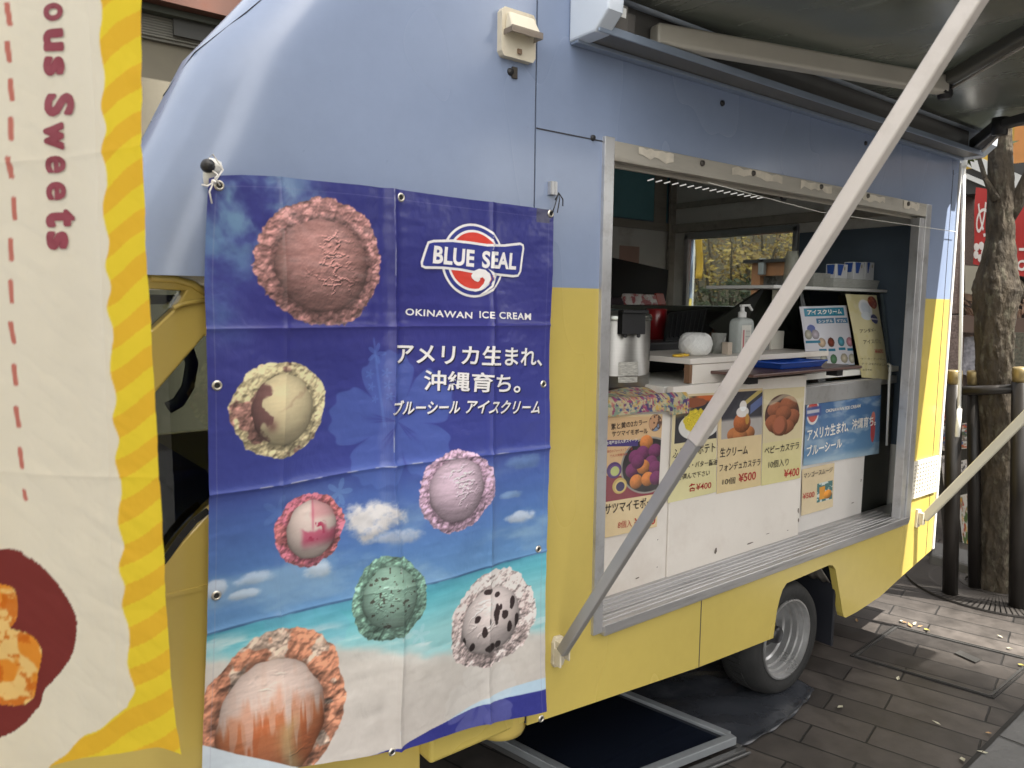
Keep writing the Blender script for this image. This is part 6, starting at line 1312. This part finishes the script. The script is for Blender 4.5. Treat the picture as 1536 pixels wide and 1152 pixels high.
def leaf_mat(name, c1, c2):
    mt = bpy.data.materials.new(name); mt.use_nodes = True; t = mt.node_tree; N = t.nodes; lk = t.links.new; bs = N['Principled BSDF']
    gm = N.new("ShaderNodeNewGeometry"); rp = N.new("ShaderNodeValToRGB"); rp.color_ramp.elements[0].color = (*c1, 1); rp.color_ramp.elements[1].color = (*c2, 1); lk(gm.outputs['Random Per Island'], rp.inputs[0]); lk(rp.outputs[0], bs.inputs['Base Color']); bs.inputs['Roughness'].default_value = .5
    ts = N.new("ShaderNodeBsdfTranslucent"); lk(rp.outputs[0], ts.inputs[0]); ms = N.new("ShaderNodeMixShader"); ms.inputs[0].default_value = .35; lk(bs.outputs[0], ms.inputs[1]); lk(ts.outputs[0], ms.inputs[2]); lk(ms.outputs[0], N['Material Output'].inputs['Surface']); return mt
leaf_g = leaf_mat("leaf_green", (.035, .06, .015), (.11, .13, .03)); leaf_o = leaf_mat("leaf_autumn", (.14, .07, .02), (.52, .40, .10)); leaf_d = leaf_mat("leaf_dark", (.018, .035, .014), (.07, .09, .035))
def leaves(mb, cen, rad, count, size, seed, clumps=24):
    r = random.Random(seed); cs = []
    for _ in range(clumps):
        while True:
            v = Vector((r.uniform(-1, 1), r.uniform(-1, 1), r.uniform(-1, 1)))
            if v.length < 1: break
        cs.append((Vector(cen)+Vector((v.x*rad[0], v.y*rad[1], v.z*rad[2])), r.uniform(.16, .34)))
    for _ in range(count):
        c, k = r.choice(cs); p = c+Vector((r.gauss(0, 1)*rad[0], r.gauss(0, 1)*rad[1], r.gauss(0, 1)*rad[2]*.8))*k*.6
        u = Vector((r.uniform(-1, 1), r.uniform(-1, 1), r.uniform(-1, 1))).normalized(); w = u.orthogonal().normalized(); s = size*r.uniform(.6, 1.3)
        mb.add([p-u*s, p+w*s*.45, p+u*s, p-w*s*.45], [(0, 1, 2, 3)])
b = MB(); leaves(b, (ttop.x+1.9, ttop.y+.3, ttop.z+1.2), (2.0, 1.9, 1.0), 3000, .06, 5, 34); leaves(b, P(1474, 226, y=TY+.12)+Vector((0, 0, 0)), (.10, .12, .07), 60, .035, 6, 6); b.build("crown", leaf_g, tree)
# guard: black posts with brass caps and a ring bar
guard = thing("tree_guard", "black steel tree guard with brass capped posts round the plaza tree", "tree guard", (tb.x-.1, tb.y, 0))
post_m = M("post_black", (.022, .019, .017), .38, .2, var=.25, scale=5); brass = M("brass", (.42, .33, .17), .42, .7, var=.15)
posts = [((1425, 893), (1432, 555), 10.5), ((1462, 884), (1460, 556), 8.5), ((1526, 913), (1532, 551), 11.5)]
barp = []
for (ba, to, r) in posts:
    p0 = P(*ba, z=0); p1 = P(*to, y=p0.y); dd = (Vector(CAM)-p0).dot(-Vector(RW[:, 2])); rr = r*dd/F_PX; cap0 = p0.lerp(p1, 1-19/(ba[1]-to[1]))
    b = MB(); b.tube([p0-Vector((0, 0, .0)), cap0], rr, 18); po = b.build("post", post_m, guard); b = MB(); b.tube([cap0, p1-Vector((0, 0, .004)), p1], [rr*.94, rr*.94, rr*.80], 18); b.build("cap", brass, po)
    barp.append(p0.lerp(p1, 1-30/(ba[1]-to[1])))
b = MB(); b.tube([barp[0]+(barp[0]-barp[2])*.06, barp[2]+(barp[2]-barp[0])*.04], .024, 14); b.tube([barp[0], barp[1]], .02, 12); b.tube([barp[1], barp[2]], .02, 12); b.build("ring_bar", post_m, guard)
# grate
gc = Vector((tb.x+.02, tb.y+.02, .004)); b = MB(); R0, R1 = .19, .47
gm_ = M("grate_iron", (.060, .054, .050), .6, .2, var=.3, scale=14)
for k in range(110):
    t = k/110*2*math.pi; d = Vector((math.cos(t), math.sin(t), 0)); q = Vector((-d.y, d.x, 0)); a, e = gc+d*R0, gc+d*R1; w0, w1 = R0*.036, R1*.036; h = Vector((0, 0, .010))
    b.hexa([a-q*w0, a+q*w0, e+q*w1, e-q*w1], [a-q*w0+h, a+q*w0+h, e+q*w1+h, e-q*w1+h])
def ringb(r0, r1, z0, z1): b.lathe([(r0, z0), (r0, z1), (r1, z1), (r1, z0)], (gc.x, gc.y, 0), (0, 0, 1), 72, False)
ringb(.335, .35, .004, .0145); ringb(R0-.03, R0+.004, .004, .0165); gr = b.build("tree_grate", gm_, None); tag(gr, "round iron tree grate with radial slots at the foot of the plaza tree", "tree grate")
b = MB(); b.lathe([(0, .003), (R1-.03, .003)], (gc.x, gc.y, 0), (0, 0, 1), 48); b.build("soil", M("soil", (.014, .011, .009), .95), gr)

# ------------------------------------------------------------------ shop front across the walkway behind the tree
def quad(name, c4, mat_, parent, t=.02):
    b = MB(); b.poly(c4); return b.build(name, mat_, parent, solid=t)
granite = M("granite", (.22, .165, .145), .5, var=.45, scale=60, dirt=(.09, .06, .05), dirt_amt=.8, dirt_scale=70, dirt_lo=.5, dirt_hi=.58)
SXF = 7.4
shop = thing("shop_building", "low shop building with granite column and dark recessed front behind the plaza tree", "building", (SXF, -1.0, 0))
b = bx3(SXF+.5, SXF+3.5, -9, 3.2, 0, 2.7); b.build("back_wall", M("shop_dark", (.040, .026, .018), .7, var=.4, scale=1.5), shop)
def colb(name, pa, pb_, pc_, x, mat_, d=.3, zz=None):
    q0, q1 = P(*pa, x=x), P(*pb_, x=x); z0, z1 = min(q0.z, q1.z), max(q0.z, q1.z); z0 = zz if zz is not None else z0
    return bx3(x, x+d, min(q0.y, q1.y), max(q0.y, q1.y), z0, z1).build(name, mat_, shop, bevel=.004)
colb("column", (1400, 470), (1447, 283), None, SXF-.05, granite, .45); colb("column_base", (1390, 860), (1443, 473), None, SXF-.12, granite, .5, 0)
fz0 = P(1470, 292, x=SXF).z; fz1 = P(1490, 252, x=SXF).z; b = bx3(SXF-.10, SXF+.19, -9, 3.2, fz0, fz1); b.build("fascia", M("fascia_dark", (.045, .043, .040), .5, var=.3), shop)
for k, (pa, pb_, th) in enumerate((((1445, 236), (1545, 280), .10), ((1445, 262), (1545, 304), .035))):
    q0, q1 = P(*pa, x=SXF-.16), P(*pb_, x=SXF-.16); dd = (q1-q0); b = MB(); b.bar(q0-dd*3, q1+dd*8, .05, th); b.build("canopy_edge", M("canopy_white", (.62, .62, .60), .5, var=.1), shop)
yq = [P(1440, 212, x=SXF+.2), P(1545, 212, x=SXF+.2), P(1545, 262, x=SXF+.2), P(1440, 236, x=SXF+.2)]
b = bx3(SXF+.2, SXF+.3, P(1700, 212, x=SXF+.2).y, P(1400, 212, x=SXF+.2).y, fz1+.005, P(1490, 120, x=SXF+.2).z); ys = b.build("shop_sign", M("sign_yellow", (.62, .40, .06), .5, var=.25, scale=2), None); tag(ys, "wide yellow and orange sign board above the shop behind the tree", "sign")
b = bx3(SXF+.18, SXF+.199, P(1700, 212, x=SXF+.2).y, P(1522, 212, x=SXF+.2).y, fz1+.03, P(1490, 190, x=SXF+.2).z); b.build("orange_panel", M("sign_orange", (.62, .26, .07), .5, var=.2, scale=3), ys)
quad("beige_panel", [P(1448, 398, x=SXF-.02), P(1500, 402, x=SXF-.02), P(1500, 448, x=SXF-.02), P(1448, 440, x=SXF-.02)], M("beige_panel", (.34, .31, .24), .6), shop)
quad("rack_beam", [P(1440, 474, x=SXF-.1), P(1560, 478, x=SXF-.1), P(1560, 503, x=SXF-.1), P(1440, 498, x=SXF-.1)], M("beam_brown", (.13, .085, .065), .6), shop, .06)
quad("planter_wall", [P(1508, 498, x=SXF-.15), P(1600, 500, x=SXF-.15), P(1600, 900, x=SXF-.15), P(1508, 890, x=SXF-.15)], M("pebble", (.12, .115, .085), .8, var=.7, scale=55, dirt=(.16, .07, .05), dirt_amt=.7, dirt_scale=40), shop, .1)
b = MB(); rnd = random.Random(11)
for _ in range(90):
    q = P(rnd.uniform(1446, 1540), rnd.choice([rnd.uniform(442, 472), rnd.uniform(503, 556)]), x=SXF+.1); s = rnd.uniform(.015, .05); b.obox(q, (rnd.random(), rnd.random(), .2), (0, rnd.random(), 1), (1, 0, .1), s, s*rnd.uniform(.4, 1.2), .02)
b.build("shelf_goods", M("goods", (.34, .24, .17), .5, var=.9, scale=8, dirt=(.25, .03, .02), dirt_amt=1, dirt_scale=6), shop)
quad("plastic_sheet", [P(1443, 506, x=SXF-.02), P(1466, 504, x=SXF-.02), P(1462, 566, x=SXF-.02), P(1440, 560, x=SXF-.02)], M("plastic_film", (.34, .33, .36), .25, var=.6, scale=25), shop)
# red cloth signs
red_m = M("sign_red", (.42, .030, .026), .7, var=.12, scale=3); wht = M("sign_white", (.70, .64, .60), .7)
def redsign(c4px, x, label, glyphs, flower=None):
    c4 = [P(*c, x=x) for c in c4px]; b = MB()
    tl, tr, br, bl = c4
    def at(u, v, d=0): q = tl.lerp(tr, u).lerp(bl.lerp(br, u), v); return (q.x-.012*math.sin(v*6+u*2)-d, q.y, q.z)
    b.grid(at, 10, 20); o = b.build("hanging_sign", red_m, None); tag(o, label, "cloth sign", "red cloth signs hanging at the shop")
    g = MB()
    for (s, u0, u1, v, h) in glyphs:
        vs, fs = text_data(s, .0); xa, xb, ya, yb = vs[:, 0].min(), vs[:, 0].max(), vs[:, 1].min(), vs[:, 1].max(); o2, f2 = dense([(u0+(u1-u0)*(p[0]-xa)/(xb-xa), v-h*(p[1]-ya)/(yb-ya)) for p in vs], fs, .2); g.add([at(p[0], p[1], .006) for p in o2], f2)
    if flower:
        for k in range(5):
            t = k*1.2566; g.poly([at(flower[0]+.26*math.cos(t)+.17*math.cos(a), flower[1]+.085*math.sin(t)+.055*math.sin(a), .006+.0004*k) for a in [i*.785 for i in range(8)]])
    g.build("lettering", wht, o)
redsign([(1464, 281), (1491, 285), (1484, 402), (1459, 396)], 5.9, "red cloth sign with white lettering and a pale flower, left of the tree trunk", [("め", .12, .9, .62, .45)], (.38, .82))
redsign([(1520, 314), (1572, 296), (1570, 420), (1512, 411)], 5.6, "red cloth sign with white lettering, right of the tree trunk", [("ば", .06, .62, .93, .46), ("め", .62, .98, .30, .22)])
# poster stand leaning behind the first guard post
stx = 5.7
st_ = thing("poster_stand", "dark leaning board covered with food posters behind the tree guard", "poster stand", P(1430, 860, x=stx))
bdq = [P(1398, 592, x=stx+.03), P(1470, 590, x=stx+.03), P(1480, 845, x=stx-.12), P(1420, 850, x=stx-.12)]
quad("board", bdq, M("stand_dark", (.030, .029, .028), .5), st_, .03)
def onb(px, py):
    a_, b_, c_ = bdq[0], bdq[1], bdq[2]; nn = (b_-a_).cross(c_-a_).normalized(); nn = nn if nn.x < 0 else -nn; d = Vector(ray(px, py)); c = Vector(CAM); n0 = a_+nn*.020; return c+d*((n0-c).dot(nn)/d.dot(nn))
def poster(c4px, base, acc, seed):
    c4 = [np.array(onb(*c)) for c in c4px]; nu, nv = 40, 60; U, V = np.meshgrid(np.linspace(0, 1, nu), np.linspace(0, 1, nv)); pos = (c4[0]*(1-U[..., None])+c4[1]*U[..., None])*(1-V[..., None])+(c4[3]*(1-U[..., None])+c4[2]*U[..., None])*V[..., None]
    im = np.broadcast_to(np.asarray(base, float), pos.shape).copy()
    for i, c in enumerate(acc): im = over(im, c, sstep(.52, .60, fbm(U*5+i*3, V*8+i*5, seed+i, 4, .6)))
    e = np.minimum(np.minimum(U, 1-U)*1.0, np.minimum(V, 1-V)*1.5); im = over(im, (206, 202, 196), sstep(.06, .04, e)); return sheet("poster", pos, im, paper_m, st_)
poster([(1409, 616), (1440, 612), (1443, 634), (1411, 637)], (150, 40, 40), [(40, 30, 32), (190, 170, 160)], 301); poster([(1410, 640), (1452, 634), (1458, 672), (1413, 676)], (120, 110, 110), [(70, 90, 80), (180, 90, 70), (190, 190, 190), (60, 80, 130)], 311)
poster([(1410, 684), (1434, 680), (1440, 742), (1418, 744)], (196, 192, 196), [(120, 120, 126)], 321); poster([(1438, 692), (1450, 689), (1453, 716), (1440, 720)], (200, 196, 198), [(90, 90, 96)], 331)
poster([(1436, 744), (1462, 738), (1466, 838), (1447, 838)], (150, 120, 100), [(170, 60, 50), (206, 150, 60), (200, 196, 190), (90, 110, 70)], 341)
quad("flyer", [onb(1510, 655), onb(1522, 650), onb(1522, 712), onb(1512, 714)], M("flyer", (.30, .12, .10), .5, var=.6, scale=12), st_, .004)
b = MB(); b.hexa([P(1392, 848, z=0), P(1475, 872, z=0), P(1475, 872, z=0)+Vector((.35, .1, 0)), P(1392, 848, z=0)+Vector((.35, .1, 0))], [P(1392, 848, z=0)+Vector((.03, 0, .07)), P(1475, 872, z=0)+Vector((.03, 0, .07)), P(1475, 872, z=0)+Vector((.32, .1, .07)), P(1392, 848, z=0)+Vector((.32, .1, .07))])
o = b.build("stand_base", M("base_grey", (.10, .10, .10), .6, var=.2), st_, bevel=.015)

# ------------------------------------------------------------------ what shows through the truck's rear window
kx = 6.2
ki = thing("wooden_kiosk", "reddish wooden kiosk with a black roof edge seen through the rear window", "kiosk", P(1150, 450, x=kx))
wood = M("kiosk_wood", (.30, .125, .050), .6, var=.3, scale=4, stretch=(1, 1, .2)); q0, q1 = P(1128, 460, x=kx), P(1215, 392, x=kx)
gl_ = P(1143, 414, x=kx), P(1200, 437, x=kx)
b = MB(); b.plate([(q1.y, 0), (q0.y, 0), (q0.y, q1.z), (q1.y, q1.z)], [[(gl_[1].y, gl_[1].z), (gl_[0].y, gl_[1].z), (gl_[0].y, gl_[0].z), (gl_[1].y, gl_[0].z)]], .06, lambda a, c, d: (kx+d, a, c)); b.build("front_wall", wood, ki)
b = bx3(kx-.1, kx+.9, q1.y-.05, q0.y+.05, q1.z+.001, q1.z+.03); b.build("roof_edge", black_plastic, ki)
b = bx3(kx+.12, kx+.14, q1.y, q0.y, gl_[1].z-.05, gl_[0].z+.05); b.build("display", M("kiosk_photos", (.30, .29, .30), .5, var=.9, scale=9, dirt=(.03, .03, .035), dirt_amt=1, dirt_scale=9, dirt_lo=.45, dirt_hi=.52), ki)
q = P(1143, 396, x=kx-.08); b = bx3(kx-.10, kx-.05, q.y-.03, q.y+.03, q.z-.10, q.z+.05); b.build("wall_lamp", M("lamp_grey", (.25, .26, .27), .4, .4), ki, bevel=.008)
yx = 7.6; q0, q1 = P(1042, 418, x=yx), P(1055, 352, x=yx); yf = thing("upright_flag", "narrow yellow upright flag seen at the left of the rear window", "flag", (yx, q0.y, 0))
b = MB(); b.grid(lambda u, v: (yx+.02*math.sin(v*9), q0.y+(q1.y-q0.y)*u, q0.z+(q1.z+.4-q0.z)*v), 4, 20); b.build("cloth", M("flag_yellow", (.62, .38, .05), .7, var=.2, scale=3), yf, solid=.003); b = MB(); b.tube([(yx, q0.y+.02, 0), (yx, q0.y+.02, q1.z+.45)], .012, 8); b.build("pole", white_plastic, yf)
def shrub(name, label, px, py, x, rad, count, size, mat_, seed, hz=None):
    c = P(px, py, x=x); t = thing(name, label, "tree" if "tree" in name else "shrub", (c.x, c.y, 0)); b = MB(); rr = random.Random(seed)
    for _ in range(7):
        a = rr.uniform(0, 6.28); e = c+Vector((math.cos(a)*rad[0]*.6, math.sin(a)*rad[1]*.6, rr.uniform(.1, .9)*rad[2])); b.tube([(c.x, c.y, 0), Vector((c.x, c.y, 0)).lerp(e, .5)+Vector((rr.uniform(-.1, .1), 0, .1)), e], [.05, .03, .01], 8)
    b.build("trunk", bark, t); b = MB(); leaves(b, c, rad, count, size, seed, 26); b.build("crown", mat_, t)
shrub("autumn_tree", "small tree with orange and yellow leaves seen through the rear window", 1095, 380, 9.5, (1.0, 1.3, .75), 1700, .045, leaf_o, 21)
shrub("low_shrub", "low dark green shrub below the orange tree in the rear window", 1060, 455, 8.6, (.6, 1.2, .35), 1500, .045, leaf_d, 22)
shrub("bare_tree", "thin leafy tree behind the kiosk seen in the rear window", 1168, 345, 10.5, (1.2, 1.4, 1.0), 900, .045, leaf_o, 23)
bw = thing("far_building", "pinkish plaza building with a pale sloping roof edge far behind the truck", "building", (16, 9, 0))
b = bx3(16, 22, -9, 24, 0, 7); b.build("wall", M("pink_wall", (.50, .38, .34), .7, var=.15, scale=.6), bw)
wg = M("far_window", (.05, .055, .06), .15)
b = bx3(15.3, 16, -9, 24, 5.2, 5.6); b.build("canopy", M("far_canopy", (.45, .44, .38), .6), bw)
for k in range(9):
    b = bx3(15.97, 15.995, -7+k*3.2, -5+k*3.2, 1.0, 3.4); b.build("window", wg, bw, bevel=.01)

# ------------------------------------------------------------------ building behind the truck at the upper left
LY = 7.0
lb_ = thing("plaza_building", "beige building with louvred soffit and rust red eave behind the truck roof", "building", (2, LY, 0))
def zl_(px, py, y): return P(px, py, y=y).z
zw = zl_(230, 60, LY)
b = bx3(-14, 14, LY, LY+8, 0, zl_(230, 62, LY)); b.build("wall", M("beige_wall", (.15, .135, .10), .8, var=.2, scale=1.2, bump=.3, bscale=9), lb_)
z1_, z2_, z3_ = zl_(230, 62, LY), zl_(230, 24, LY-.05), zl_(230, 6, LY-.2)
b = bx3(-14, 14, LY-.05, LY+8, z1_+.002, z2_); lv = b.build("louvre_band", M("louvre_grey", (.14, .135, .115), .7, var=.2, scale=5), lb_)
b = MB()
for k in range(9): b.box(-14, 14, LY-.075, LY-.051, z1_+.03+(z2_-z1_)/9*k, z1_+.05+(z2_-z1_)/9*k)
b.build("louvre", M("louvre_slat", (.15, .145, .12), .7), lv)
b = bx3(-14, 14, LY-.2, LY+8, z2_+.002, z3_); b.build("eave_beam", M("beam_green", (.05, .055, .042), .6), lb_)
b = bx3(-14, 14, LY-.35, LY+8, z3_+.002, z3_+1.2); b.build("eave", M("eave_rust", (.085, .030, .018), .7, var=.2), lb_)
q = P(268, 36, y=LY-.12); b = bx3(q.x-.05, q.x+.5, LY-.13, LY-.08, q.z-.12, q.z+.12); b.build("duct", M("duct_dark", (.05, .05, .045), .6), lb_)

# ------------------------------------------------------------------ fallen leaves
lm = [M("leaf_tan", (.36, .22, .10), .7, var=.3, scale=40), M("leaf_yellow", (.44, .38, .10), .6), M("leaf_pale", (.42, .40, .30), .7)]
spots = [(1357, 934, 0), (1365, 938, 0), (1372, 936, 2), (1380, 940, 0), (1352, 932, 2), (1347, 1018, 2), (1532, 998, 1), (1514, 973, 2), (1500, 955, 2), (1260, 1061, 2), (1444, 1140, 2), (1474, 1129, 2), (1285, 931, 0), (1390, 945, 1), (1483, 1100, 0), (1405, 1085, 2)]
rnd = random.Random(9); me0 = None
for i, (px, py, k) in enumerate(spots):
    p = P(px, py, z=.006); a = rnd.uniform(0, 6.28); s = rnd.uniform(.014, .024); u = Vector((math.cos(a), math.sin(a), .25)); w = Vector((-math.sin(a), math.cos(a), .1)); b = MB()
    b.add([p-u*s*.9+Vector((0, 0, s*.25)), p+w*s*.42-u*s*.2+Vector((0, 0, .004)), p+u*s+Vector((0, 0, .002)), p-w*s*.42-u*s*.2+Vector((0, 0, .004)), p], [(0, 1, 4), (1, 2, 4), (2, 3, 4), (3, 0, 4)])
    o = b.build("fallen_leaf", lm[k], None, solid=.0008); tag(o, "small dry leaf lying on the dark paving near the truck's rear wheel", "leaf", "fallen leaves on the paving")
